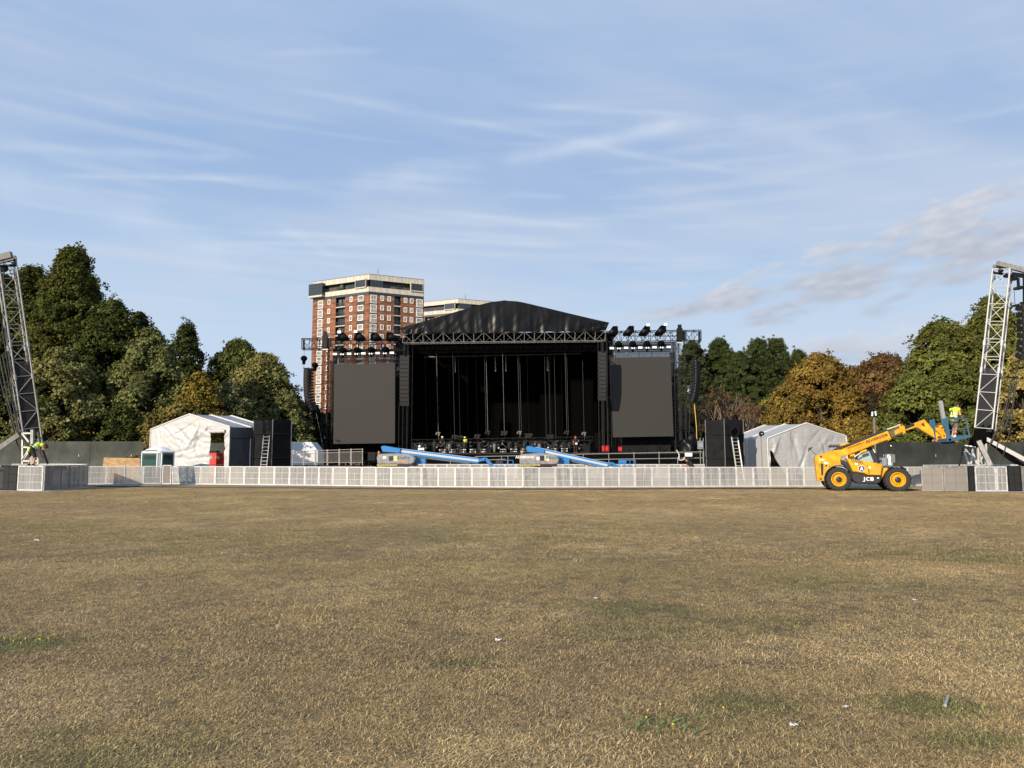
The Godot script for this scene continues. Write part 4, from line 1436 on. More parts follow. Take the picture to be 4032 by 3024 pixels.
func line_array(label: String, at: Vector3, yaw: float, n: int, h: float, w: float, deep: float, bend: Array, group: String, hang_up: float, motors: bool) -> void:
	var o := thing("speaker_array", label, "line array", at, group)
	o.rotation.y = yaw
	var p := Vector3.ZERO
	var ang := 0.0
	for i in n:
		ang = lerpf(bend[0], bend[1], pow(float(i) / (n - 1), bend[2]))
		var bs := Basis(Vector3.RIGHT, ang)
		var c := B.new()
		var prof := PackedVector2Array([Vector2(0, -h * 0.485), Vector2(0, h * 0.485), Vector2(-deep * 0.45, h * 0.46), Vector2(-deep, h * 0.3), Vector2(-deep, -h * 0.3), Vector2(-deep * 0.45, -h * 0.46)])
		c.prism(prof, p - bs.x * w * 0.5, bs.z, bs.y, bs.x * w, 0.015)
		var cab := own("cabinet", c, M.screen_cloth, o)
		var g := B.new()
		g.box(p + bs.z * 0.006, Vector3(w * 0.95, h * 0.86, 0.03), bs)
		own("grille", g, M.speaker_grille, cab)
		var rg := B.new()
		for s in [-1.0, 1.0]:
			rg.box(p + bs.x * s * (w * 0.5 + 0.012) + bs.y * h * 0.4 - bs.z * 0.08, Vector3(0.02, 0.09, 0.06), bs)
			rg.ball(p + bs.x * s * w * 0.25 - bs.z * (deep + 0.03), Vector3(0.15, h * 0.32, 0.12), 8, bs)
		own("rigging_pin", rg, M.grey_metal, cab)
		p += -bs.y * h
	var f := B.new()
	f.bar(Vector3(-w * 0.5, h * 0.62, -deep * 0.2), Vector3(w * 0.5, h * 0.62, -deep * 0.2), 0.1, 0.1)
	f.bar(Vector3(0, h * 0.62, 0.25), Vector3(0, h * 0.62, -deep - 0.45), 0.1, 0.1)
	own("bumper_frame", f, M.black_metal, o)
	if hang_up > 0.0:
		var ch := B.new()
		ch.tube(Vector3(0, h * 0.7, 0.2), Vector3(0, hang_up, 0.2), 0.018, 0.018, 4)
		ch.tube(Vector3(0, h * 0.7, -deep - 0.3), Vector3(0, hang_up, -deep - 0.3), 0.018, 0.018, 4)
		own("chain", ch, M.dark_metal, o)
	if motors:
		for s in [[0.2, h * 0.7 + 0.75], [-deep - 0.35, h * 0.7 + 0.1]]:
			var mt := B.new()
			mt.tube(Vector3(0, s[1] - 0.35, s[0]), Vector3(0, s[1] + 0.2, s[0]), 0.17, 0.2, 9)
			mt.ball(Vector3(0, s[1] + 0.28, s[0]), Vector3(0.36, 0.32, 0.36), 10)
			own("hoist_motor", mt, M.black_wool, o)

func rig() -> void:
	video_wing(-1.0, "black scaffold wing with girder holding the screen in front of the brick tower", "blank grey video screen below the brick tower block")
	video_wing(1.0, "black scaffold wing with girder holding the screen beside the pine trees", "blank grey video screen with a curved speaker shadow across it, beside the pines")
	line_array("long curved speaker column hanging free in front of the brick tower's edge", P(1203, 1458, 80), -0.95, 14, 0.335, 1.15, 0.7, [0.0, 0.42, 2.0], "speaker columns hung beside the stage", 3.2, true)
	line_array("long curved speaker column hanging free in front of the dark pines", P(2750, 1428, 80), 0.95, 14, 0.325, 1.15, 0.7, [0.0, 0.42, 2.0], "speaker columns hung beside the stage", 3.0, true)
	line_array("straight black speaker column between the stage opening and the tower block's screen", P(1593, 1410, 78.2), 0.0, 12, 0.44, 0.98, 0.6, [0.0, 0.34, 2.2], "speaker columns hung beside the stage", 1.4, false)
	line_array("straight black speaker column between the stage opening and the shadowed screen", P(2371, 1394, 78.2), 0.0, 12, 0.43, 0.86, 0.6, [0.0, 0.34, 2.2], "speaker columns hung beside the stage", 1.4, false)
	# chains with hoists above the deck
	var chains := [[1726, 1704, 0.035, 1], [1722, 1700, 0.015, 0], [1774, 1722, 0.012, 0], [1790, 1716, 0.02, 1], [1812, 1720, 0.02, 1], [1844, 1730, 0.01, 0], [1880, 1714, 0.012, 1], [1914, 1700, 0.018, 0], [1921, 1700, 0.04, 1], [1986, 1702, 0.032, 1], [2046, 1700, 0.03, 1], [2053, 1700, 0.025, 0], [2082, 1712, 0.015, 1], [2151, 1722, 0.018, 0], [2167, 1716, 0.02, 1], [2172, 1716, 0.012, 0], [2189, 1726, 0.018, 0], [2216, 1720, 0.012, 0], [2232, 1700, 0.03, 1], [2238, 1700, 0.025, 0], [2300, 1704, 0.02, 1], [1680, 1726, 0.01, 0]]
	for k in chains.size():
		var c = chains[k]
		var d := 82.6 + (k % 3) * 0.8
		var lo := P(c[0], c[1], d)
		var hi := P(c[0] - 8, 1360, d)
		var t := thing("hoist_chain", "%s chain%s hanging in the stage, %s from the tower block side" % ["thick pale" if c[2] > 0.025 else "thin", " with hoist motor" if c[3] == 1 else "", ordinal(k + 1)], "hoist chain", lo, "chains hanging over the deck")
		var b := B.new()
		b.tube(lo, hi, c[2] * 0.42, c[2] * 0.42, 5)
		put("chain", b, M.aluminium if c[2] > 0.03 else (M.grey_metal if c[2] > 0.016 else M.dark_metal), t)
		if c[3] == 1:
			var mo := B.new()
			var ms := 0.55 + 0.5 * float((k * 7) % 5) / 4.0
			mo.tube(lo + Vector3(-0.42 * ms, 0, 0), lo + Vector3(0.4 * ms, 0, 0), 0.15 * ms, 0.15 * ms, 9)
			mo.box(lo + Vector3(0.12 * ms, -0.2, 0.02), Vector3(0.3 * ms, 0.26, 0.28))
			mo.ball(lo + Vector3(-0.2, -0.28 * ms, 0.05), Vector3(0.24, 0.2, 0.2) * ms, 8)
			mo.tube(lo + Vector3(0, -0.2, 0), lo + Vector3(0.06, -0.75, 0), 0.03, 0.02, 5)
			put("hoist_motor", mo, M.dark_metal if k % 5 else M.grey_metal, t)
	# lamp girder lying along the deck edge
	var g := thing("lamp_girder", "long low black girder across the stage deck carrying lamps", "lighting truss", P(1985, 1780, 81.4))
	lattice(g, P(1622, 1739, 81.4), P(2335, 1727, 81.4), Vector3(0, 0.4, 0), Vector3(0, 0, 0.4), 34, 0.028, 0.018, M.dark_metal, [0], false, 4)
	for k in 12:
		var st := B.new()
		var x := 1640.0 + k * 62.0
		st.tube(P(x, 1742 - k, 81.2), Vector3(P(x, 1742, 81.2).x, 2.1, -81.2), 0.03, 0.03, 5)
		put("stand", st, M.dark_metal, g)
	for k in 10:
		var x := 1711.0 + k * 59.0
		var at := P(x, 1752, 80.9)
		var t := thing("moving_head_light", "black barrel shaped moving light under the deck girder, %s from the tower block side" % ordinal(k + 1), "stage light", at, "moving lights in a row under the deck girder")
		var bs := B.new()
		bs.box(at + Vector3(0, 0.22, 0), Vector3(0.42, 0.18, 0.36))
		put("base", bs, M.dark_metal, t)
		var yk := B.new()
		for s in [-1.0, 1.0]:
			yk.box(at + Vector3(s * 0.24, -0.1, 0), Vector3(0.06, 0.5, 0.16))
		put("yoke", yk, M.black_metal, t)
		var hd := B.new()
		hd.lathe([Vector2(0, 0.12), Vector2(0.17, 0.1), Vector2(0.19, -0.1), Vector2(0.13, -0.55), Vector2(0.1, -0.75), Vector2(0, -0.75)], at, Vector3.UP, 12)
		put("lamp_head", hd, M.grey_metal if k % 3 == 1 else M.dark_metal, t)
	for k in 13:
		var x := 1742.0 + k * 40.0
		if k == 5:
			x = 1981
		var at := P(x, 1776 - k * 0.4, 80.5)
		var t := thing("blinder_light", "low box of small round lamps on the stage edge, %s from the tower block side" % ordinal(k + 1), "stage light", at, "lamp boxes along the stage edge")
		var bx := B.new()
		bx.box(at, Vector3(0.75, 0.5, 0.3))
		put("housing", bx, M.black_metal, t)
		for q in 8:
			var ln := B.new()
			var p := at + Vector3(-0.27 + 0.18 * (q % 4), 0.12 - 0.24 * (q / 4), 0.16)
			ln.tube(p, p + Vector3(0, 0, 0.02), 0.055, 0.055, 8)
			put("lens", ln, M.lamp_white if (q * 5 + k * 3) % 7 < 3 or k == 5 else M.grey_metal, t)
	for k in 6:
		var x := 1650.0 + k * 128.0
		var at := P(x, 1766, 81.9)
		var t := thing("flight_case", "dark equipment case behind the lamp row on the deck, %s from the tower block side" % ordinal(k + 1), "flight case", at, "equipment cases on the deck")
		var bx := B.new()
		bx.box(at, Vector3(1.5, 0.9, 0.7))
		put("case", bx, M.black_metal, t)
		var ed := B.new()
		for s in [-1.0, 1.0]:
			ed.box(at + Vector3(s * 0.74, 0, 0.36), Vector3(0.04, 0.9, 0.03))
			ed.box(at + Vector3(0, s * 0.44, 0.362), Vector3(1.44, 0.03, 0.025))
		put("edge_trim", ed, M.dark_metal, t)
	for k in 26:
		var x := 1652.0 + k * 25.5 + 6.0 * sin(k * 3.7)
		var at := P(x, 1757 + 9.0 * sin(k * 2.3), 80.9 + 0.35 * (k % 3))
		var t := thing("stage_lamp", "small black lamp can under the deck girder, %s from the tower block side" % ordinal(k + 1), "stage light", at, "lamp cans in the tangle under the girder")
		var aim := Vector3(sin(k * 1.7) * 0.6, sin(k * 2.9) * 0.7, 1.0).normalized()
		var cn := B.new()
		cn.lathe([Vector2(0, -0.22), Vector2(0.09, -0.2), Vector2(0.13, 0.0), Vector2(0.14, 0.16), Vector2(0.12, 0.16)], at, aim, 10)
		put("can", cn, M.dark_metal if k % 3 else M.black_metal, t)
		var ln := B.new()
		ln.tube(at + aim * 0.13, at + aim * 0.15, 0.11, 0.11, 10)
		put("lens", ln, M.grey_metal if k % 4 else M.lamp_white, t)
		var hk := B.new()
		hk.tube(at, at + Vector3(0.03, 0.42, 0), 0.02, 0.02, 5)
		hk.tube(at + Vector3(-0.2, 0.3, 0), at + Vector3(0.24, 0.34, 0.02), 0.014, 0.014, 4)
		put("hook", hk, M.grey_metal, t)
	var tangle := thing("cable_tangle", "drooping dark cables looped along the lamp girder on the stage", "cables", P(1985, 1770, 81.0))
	for k in 24:
		var pts := []
		var x := 1630.0 + k * 29.0
		for q in 7:
			var u := q / 6.0
			pts.append(P(x + u * 34.0, 1744 + 3.0 * sin(k * 1.3) + (16.0 + 8.0 * sin(k * 2.1)) * sin(PI * u), 81.0))
		var b := B.new()
		b.path(pts, 0.022, 4)
		put("cable", b, M.dark_metal if k % 3 else M.grey_metal, tangle)
	# scaffold handrail in front of the deck
	var rl := thing("scaffold_rail", "long pale scaffold tube handrail along the dark stage front", "railing", P(2320, 1858, 76))
	for s in [[1870, 1798, 2255, 1790], [2255, 1789, 2765, 1779], [2130, 1812, 2770, 1803], [1840, 1815, 1990, 1808]]:
		var b := B.new()
		b.tube(P(s[0], s[1], 76), P(s[2], s[3], 76), 0.045, 0.045, 6)
		put("rail", b, M.aluminium, rl)
	for s in [[1774, 1790], [1975, 1795], [2000, 1795], [2297, 1787], [2397, 1784], [2496, 1781], [2595, 1779], [2668, 1800], [2768, 1778]]:
		var b := B.new()
		var p := P(s[0], s[1], 76)
		b.tube(Vector3(p.x, 0, p.z), p, 0.04, 0.04, 6)
		put("post", b, M.aluminium, rl)
	var odd := [["black square amplifier cabinet standing on the deck under the shadowed screen", "amplifier", 2566, 1766, 80.6, 0.8, 0.72, "screen_cloth"], ["red crate behind the scrim beside the stage opening", "crate", 2384, 1766, 81.0, 0.75, 0.62, "red_paint"], ["small red chair-like box near the red crate under the screen edge", "box", 2441, 1768, 81.0, 0.35, 0.5, "red_paint"], ["black equipment rack in front of the tower block's screen, behind the grey lift", "equipment rack", 1465, 1797, 78.8, 0.8, 0.85, "black_metal"], ["pale printed sign board on the deck edge above the blue lift boom", "sign board", 1659, 1768, 79.8, 0.62, 0.3, "decal_white"], ["white metal cabinet on a frame beside the black screened tower", "cabinet", 2757, 1752, 79.0, 0.5, 0.85, "toilet_wall"]]
	for s in odd:
		var b := B.new()
		var at := P(s[2], s[3], s[4])
		b.box(at, Vector3(s[5], s[6], 0.5))
		var t := thing("equipment_box" if s[1] != "sign board" else "sign_board", s[0], s[1], at)
		put("body", b, M[s[7]], t)
		var e := B.new()
		e.box(at + Vector3(0, s[6] * 0.36, 0.258), Vector3(s[5] * 0.8, 0.05, 0.02))
		e.box(at + Vector3(0, -s[6] * 0.36, 0.258), Vector3(s[5] * 0.8, 0.05, 0.02))
		put("trim", e, M.dark_metal, t)
	var stand := B.new()
	for s in [[2757, 1770], [2770, 1770]]:
		var p := P(s[0], s[1], 79)
		stand.tube(Vector3(p.x, 0, p.z), p + Vector3(0, 1.2, 0), 0.04, 0.04, 6)
	single("scaffold_stand", stand, M.aluminium, "pale scaffold legs under the white cabinet by the stage end", "scaffold")
	var tarp := thing("covered_winch", "bulky machine under a shiny black tarpaulin at the foot of the wing by the pines", "covered machine", P(2712, 1780, 80))
	var tb := B.new()
	var rows := []
	for i in 13:
		var line := PackedVector3Array()
		for j in 25:
			var la := PI * 0.5 * i / 12.0
			var lo := TAU * j / 24.0
			var q := Vector3(cos(lo) * sin(la), cos(la), sin(lo) * sin(la))
			var f := 1.0 + noise.get_noise_3d(q.x * 60, q.y * 60, q.z * 60) * 0.35
			line.append(P(2712, 1776, 80) + Vector3(q.x * 0.95 * f, pow(q.y, 0.7) * 1.55 * f, q.z * 0.8 * f))
		rows.append(line)
	tb.sheet(rows, null, -1.0)
	put("tarpaulin", tb, M.vinyl, tarp)
	var hs := B.new()
	var pts := []
	for k in 15:
		var t := k / 14.0
		pts.append(P(2663 + 30 * t + 5 * sin(t * 9.0), 1772 + 40 * sin(t * 2.4), 75.8))
	hs.path(pts, 0.07, 6)
	single("hose", hs, M.bright_metal, "thick pale hose looping down at the end of the scaffold handrail", "hose")
	var fb := thing("floodlight", "bright white square floodlight panel below the covered winch", "floodlight", P(2711, 1790, 75.6))
	var fb1 := B.new()
	fb1.box(P(2711, 1790, 75.6), Vector3(0.72, 0.36, 0.08))
	put("lamp_face", fb1, M.lamp_white, fb)
	var fb2 := B.new()
	fb2.box(P(2711, 1790, 75.7), Vector3(0.8, 0.44, 0.1))
	fb2.tube(P(2711, 1795, 75.72), P(2711, 1852, 75.72), 0.04, 0.04, 6)
	put("housing", fb2, M.dark_metal, fb)

# ---------------------------------------------------------------- hoarding, tents, screened towers
func hoarding(label: String, xa: float, xb: float, da: float, db: float, top: float, n: int, m: String, bow: float) -> void:
	var o := thing("hoarding", label, "site fence", P((xa + xb) * 0.5, 1850, (da + db) * 0.5) * Vector3(1, 0, 1), "green hoardings round the site")
	var prev := Vector3.ZERO
	for i in n + 1:
		var t := float(i) / n
		var p := P(lerpf(xa, xb, t), top, lerpf(da, db, t) + bow * sin(PI * t))
		if i > 0:
			var b := B.new()
			var rows := []
			var z := (p - prev).cross(Vector3.UP).normalized()
			if z.z < 0:
				z = -z
			var lean := noise.get_noise_2d(i * 37.0, xa) * 0.05
			for r in 7:
				var line := PackedVector3Array()
				for c in 9:
					var q := prev.lerp(p, 0.004 + 0.992 * c / 8.0)
					var y := (prev.y + (p.y - prev.y) * c / 8.0) * (1.0 - r / 6.0)
					var dent := noise.get_noise_2d(q.x * 40.0 + i * 9.0, y * 50.0) * 0.03 + noise.get_noise_2d(q.x * 160.0, y * 190.0 + i) * 0.012
					line.append(Vector3(q.x, y, q.z) + z * (dent + lean * y * 0.3))
				rows.append(line)
			b.sheet(rows, null, -1.0)
			put("panel", b, M[m], o)
			var pt := B.new()
			pt.bar(Vector3(p.x, 0, p.z - 0.12), Vector3(p.x, p.y - 0.05, p.z - 0.12), 0.09, 0.09, Vector3.FORWARD)
			put("post", pt, M.grey_metal, o)
			if i % 3 == 1:
				var tie := B.new()
				var h := prev.lerp(p, 0.4)
				tie.box(Vector3(h.x, 1.75, h.z + 0.07), Vector3(0.04, 0.16, 0.012))
				put("cable_tie", tie, M.bright_metal, o)
		prev = p

func wall_cloth(top: PackedVector3Array, rows: int, amp: float, seed_: float, swag: float, holes = null) -> B:
	# a hanging cloth below a line of points, down to the ground
	var b := B.new()
	var grid := []
	var cols := top.size()
	var r := RandomNumberGenerator.new()
	r.seed = int(seed_ * 100.0) + 7
	var width := top[0].distance_to(top[cols - 1])
	var folds := []        # each a curved ridge: start, direction, bend, length, width, height
	for k in int(width * 6.0 * (0.4 + swag)):
		var ang := r.randfn() * 0.35 + (PI * 0.5 if r.randf() > swag * 0.85 else (0.25 if r.randf() < 0.5 else PI - 0.25) + r.randfn() * 0.35)
		folds.append([Vector2(r.randf() * width, r.randf() * 4.2), Vector2.from_angle(ang), r.randfn() * 0.12, r.randf_range(0.8, 2.8), r.randf_range(0.05, 0.17), r.randf_range(-1.0, 1.0)])
	var along := (top[cols - 1] - top[0])
	along.y = 0
	var z := along.normalized().cross(Vector3.UP)
	if z.z < 0:
		z = -z
	for i in rows + 1:
		var t := float(i) / rows
		var line := PackedVector3Array()
		for j in cols:
			var s := float(j) / (cols - 1)
			var p := top[j]
			var y := p.y * (1.0 - t)
			var fold := noise.get_noise_2d(s * 500.0 + seed_, y * 20.0) * 0.6 + noise.get_noise_2d(s * 160.0 + seed_ * 3.0, y * 75.0 - absf(s - 0.55) * 160.0 * swag)
			fold += noise.get_noise_2d(s * 420.0, y * 260.0 - absf(s - 0.5) * 420.0 * swag + seed_) * 0.45
			var hold := smoothstep(0.0, 0.12, t)
			fold *= 0.2
			for q in folds:
				var dv := Vector2(s * width, y) - (q[0] as Vector2)
				var u: float = dv.dot(q[1])
				if absf(u) > q[3]:
					continue
				var w: float = (dv.cross(q[1]) - q[2] * u * u) / q[4]
				if absf(w) < 2.2:
					fold += q[5] * exp(-w * w) * (1.0 - absf(u) / q[3]) * 0.75
			line.append(Vector3(p.x, y, p.z) + z * fold * amp * hold)
		grid.append(line)
	b.sheet(grid, holes, -1.0)
	return b

func line_of(a: Vector3, c: Vector3, n: int) -> PackedVector3Array:
	var out := PackedVector3Array()
	for i in n:
		out.append(a.lerp(c, float(i) / (n - 1)))
	return out

func rib(par: Node3D, pts: Array, r: float, m: Material, called := "frame_tube") -> void:
	for i in pts.size() - 1:
		var b := B.new()
		b.tube(pts[i], pts[i + 1], r, r, 7)
		put(called, b, m, par)

func tents() -> void:
	# white frame tent with the drooping front curtain and the open doorway
	var le := P(594, 1692, 53)
	var pk := P(746, 1632, 51.5)
	var re := P(905, 1682, 50)
	var back := P(912, 1633, 54.5) - pk
	back.y = 0.05
	var o := thing("frame_tent", "white frame tent with creased drooping front and an open doorway, near the portable toilet", "tent", Vector3(pk.x, 0, pk.z), "frame tents beside the stage")
	var top := line_of(le, pk, 76)
	top.append_array(line_of(pk, re, 76).slice(1))
	var holes := {}
	for i in range(9, 71):
		for j in range(115, 142):
			holes[Vector2i(i, j)] = true
	# creases come from a finer mesh of the same cloth
	put("front_curtain", wall_cloth(top, 70, 0.17, 3.0, 0.9, holes), M.tent_white, o)
	var roll := B.new()
	var d0 := le.lerp(re, 0.0)
	d0 = pk.lerp(re, 16.0 / 30.0)
	var d1 := pk.lerp(re, 27.0 / 30.0)
	var hy := d0.y * (1.0 - 6.0 / 40.0) - 0.1
	for k in 6:
		var a := d0.lerp(d1, k / 6.0)
		var c := d0.lerp(d1, (k + 1) / 6.0)
		roll.tube(Vector3(a.x, hy + 0.03 * (k % 2), a.z + 0.08), Vector3(c.x, hy + 0.03 * ((k + 1) % 2), c.z + 0.08), 0.13, 0.12, 8)
	put("rolled_door", roll, M.tent_white, o)
	for k in 2:
		var a := le + back * 0.5 * k
		var b2 := pk + back * 0.5 * k
		var c := re + back * 0.5 * k
		var a1 := le + back * 0.5 * (k + 1)
		var b1 := pk + back * 0.5 * (k + 1)
		var c1 := re + back * 0.5 * (k + 1)
		for q in [[a, b2, a1, b1], [b2, c, b1, c1]]:
			var rf := B.new()
			var g := []
			for i in 9:
				var line := PackedVector3Array()
				for j in 9:
					var p: Vector3 = q[0].lerp(q[1], j / 8.0).lerp(q[2].lerp(q[3], j / 8.0), i / 8.0)
					p.y -= 0.07 * sin(PI * i / 8.0) * sin(PI * j / 8.0)
					line.append(p)
				g.append(line)
			rf.sheet(g)
			put("roof_panel", rf, M.tent_roof, o)
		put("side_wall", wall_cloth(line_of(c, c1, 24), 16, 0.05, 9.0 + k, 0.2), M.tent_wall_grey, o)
		var vl := B.new()
		vl.sheet([line_of(c + Vector3(0.03, 0, 0.05), c1 + Vector3(0.03, 0, 0.05), 5), line_of(c + Vector3(0.05, -0.72, 0.09), c1 + Vector3(0.05, -0.72, 0.09), 5)])
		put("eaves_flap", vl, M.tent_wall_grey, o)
		put("side_wall", wall_cloth(line_of(a, a1, 16), 10, 0.06, 14.0 + k, 0.2), M.tent_white, o)
	for k in 3:
		var off := back * 0.5 * k + Vector3(0, 0.03, 0)
		rib(o, [le + off, pk + off, re + off], 0.055, M.steel_white)
		rib(o, [re + off, Vector3(re.x, 0, re.z) + back * 0.5 * k], 0.05, M.steel_white, "leg")
		rib(o, [le + off, Vector3(le.x, 0, le.z) + back * 0.5 * k], 0.05, M.steel_white, "leg")
	var rear := line_of(le + back, pk + back, 12)
	rear.append_array(line_of(pk + back, re + back, 12).slice(1))
	var rh := {}
	for i in range(2, 17):
		for j in range(1, 11):
			rh[Vector2i(i, j)] = true
	put("rear_wall", wall_cloth(rear, 16, 0.06, 20.0, 0.3, rh), M.tent_white, o)

	# grey tent with the sagging torn entrance, seen past the telehandler
	le = P(3022, 1727, 52.5)
	pk = P(3175, 1667, 52.8)
	re = P(3332, 1719, 53.5)
	back = P(3010, 1674, 56.5) - pk
	back.y = 0.0
	var g := thing("frame_tent", "grey frame tent with a sagging torn entrance behind the yellow telehandler", "tent", Vector3(pk.x, 0, pk.z), "frame tents beside the stage")
	top = line_of(le, pk, 61)
	top.append_array(line_of(pk, re, 61).slice(1))
	holes = {}
	for i in range(18, 61):
		for j in range(3, 48):
			if j < 3 + (i - 18) * 0.66 * (0.55 + 0.45 * (i - 18) / 42.0) + 2.0:
				holes[Vector2i(i, j)] = true
		for j in range(84, 118):
			if i > 20 and j > 100 - (i - 20) * 0.5:
				holes[Vector2i(i, j)] = true
	put("front_curtain", wall_cloth(top, 60, 0.15, 40.0, 0.3, holes), M.tent_grey, g)
	var ro := B.new()
	var w0 := pk.lerp(re, 0.5)
	for k in 6:
		var a := w0.lerp(re, k / 6.0)
		var c := w0.lerp(re, (k + 1) / 6.0)
		ro.tube(Vector3(a.x, re.y - 0.55, a.z + 0.14), Vector3(c.x, re.y - 0.5, c.z + 0.14), 0.15, 0.14, 8)
	put("rolled_door", ro, M.tent_grey, g)
	for k in 2:
		var a := le + back * 0.5 * k
		var b2 := pk + back * 0.5 * k
		var c := re + back * 0.5 * k
		var a1 := le + back * 0.5 * (k + 1)
		var b1 := pk + back * 0.5 * (k + 1)
		var c1 := re + back * 0.5 * (k + 1)
		for q in [[a, b2, a1, b1], [b2, c, b1, c1]]:
			var rf := B.new()
			rf.sheet([line_of(q[0], q[1], 6), line_of(q[0].lerp(q[2], 0.5) - Vector3(0, 0.05, 0), q[1].lerp(q[3], 0.5) - Vector3(0, 0.03, 0), 6), line_of(q[2], q[3], 6)])
			put("roof_panel", rf, M.tent_grey, g)
		put("side_wall", wall_cloth(line_of(a, a1, 20), 12, 0.05, 50.0 + k, 0.2), M.tent_grey, g)
		put("side_wall", wall_cloth(line_of(c, c1, 14), 10, 0.05, 54.0 + k, 0.2), M.tent_grey, g)
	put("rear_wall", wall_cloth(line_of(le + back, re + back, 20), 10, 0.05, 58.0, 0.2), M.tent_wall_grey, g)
	for k in 3:
		var off := back * 0.5 * k + Vector3(0, 0.03, 0)
		rib(g, [le + off, pk + off, re + off], 0.055, M.steel_white)
		rib(g, [le + off, Vector3(le.x, 0, le.z) + back * 0.5 * k], 0.05, M.steel_white, "leg")
		rib(g, [re + off, Vector3(re.x, 0, re.z) + back * 0.5 * k], 0.05, M.steel_white, "leg")
	var bx := B.new()
	bx.box(P(3048, 1800, 54.6), Vector3(0.5, 0.7, 0.5))
	put("body", bx, M.plywood, thing("cardboard_box", "brown cardboard box just inside the grey tent's torn entrance", "box", P(3048, 1800, 54.6)))

func screened_tower(label: String, xs: Array, ys: Array, ds: Array, hole: Array, fall: float) -> void:
	# a scaffold cube wrapped in black cloth, with a five sided opening in one face; xs: three corners seen
	var a := P(xs[0], ys[0], ds[0])
	var b := P(xs[1], ys[1], ds[1])
	var c := P(xs[2], ys[2], ds[2])
	var o := thing("screened_tower", label, "scaffold tower", Vector3(b.x, 0, b.z), "black screened towers beside the stage")
	put("cloth_wall", wall_cloth(line_of(a, b, 30), 20, 0.05, fall, 0.3), M.screen_cloth, o)
	put("cloth_wall", wall_cloth(line_of(b, c, 30), 20, 0.05, fall + 7.0, 0.3), M.screen_cloth, o)
	var d := a + c - b
	put("cloth_wall", wall_cloth(line_of(c, d, 12), 8, 0.04, fall + 3.0, 0.3), M.black_wool, o)
	put("cloth_wall", wall_cloth(line_of(d, a, 12), 8, 0.04, fall + 5.0, 0.3), M.black_wool, o)
	var rf := B.new()
	rf.quad(a, b, c, d)
	put("cloth_roof", rf, M.black_wool, o)
	for p in [a, b, c, d]:
		var tb := B.new()
		tb.tube(Vector3(p.x, 0, p.z), p + Vector3(0, 0.05, 0), 0.03, 0.03, 6)
		put("standard", tb, M.grey_metal, o)
	for k in 2:
		var lg := B.new()
		var y := 1.6 * (k + 1)
		for q in [[a, b], [b, c]]:
			var u: Vector3 = (q[1] - q[0]).cross(Vector3.UP).normalized()
			if u.z < 0:
				u = -u
			lg.tube(Vector3(q[0].x, y, q[0].z) + u * 0.07, Vector3(q[1].x, y, q[1].z) + u * 0.07, 0.022, 0.022, 5)
		put("ledger", lg, M.dark_metal, o)
	var pts := PackedVector3Array()
	for k in range(0, hole.size(), 2):
		var first: bool = hole[k] < xs[1]
		var t: float = (hole[k] - xs[0]) / (xs[1] - xs[0]) if first else (hole[k] - xs[1]) / (xs[2] - xs[1])
		pts.append(P(hole[k], hole[k + 1], (lerpf(ds[0], ds[1], t) if first else lerpf(ds[1], ds[2], t)) - 0.16))
	var ho := B.new()
	var rim := B.new()
	var ctr := Vector3.ZERO
	for p in pts:
		ctr += p / pts.size()
	for k in pts.size():
		var p := pts[k]
		var q := pts[(k + 1) % pts.size()]
		ho.tri(ctr, p, q, Vector3.BACK, Vector3.BACK, Vector3.BACK)
		rim.tube(p, q, 0.05, 0.05, 6)
	put("opening", ho, M.black_cloth, o)
	put("opening_hem", rim, M.screen_cloth, o)

func ladder(label: String, a0: Vector3, a1: Vector3, b0: Vector3, b1: Vector3, n: int) -> void:
	var o := thing("ladder", label, "ladder", (a0 + b0) * 0.5, "ladders against the screened towers")
	for s in [[a0, a1], [b0, b1]]:
		var r := B.new()
		r.bar(s[0], s[1], 0.035, 0.075)
		put("stile", r, M.bright_metal, o)
	for k in n:
		var t := (k + 0.6) / n
		var r := B.new()
		r.tube(a0.lerp(a1, t), b0.lerp(b1, t), 0.017, 0.017, 6)
		put("rung", r, M.bright_metal, o)

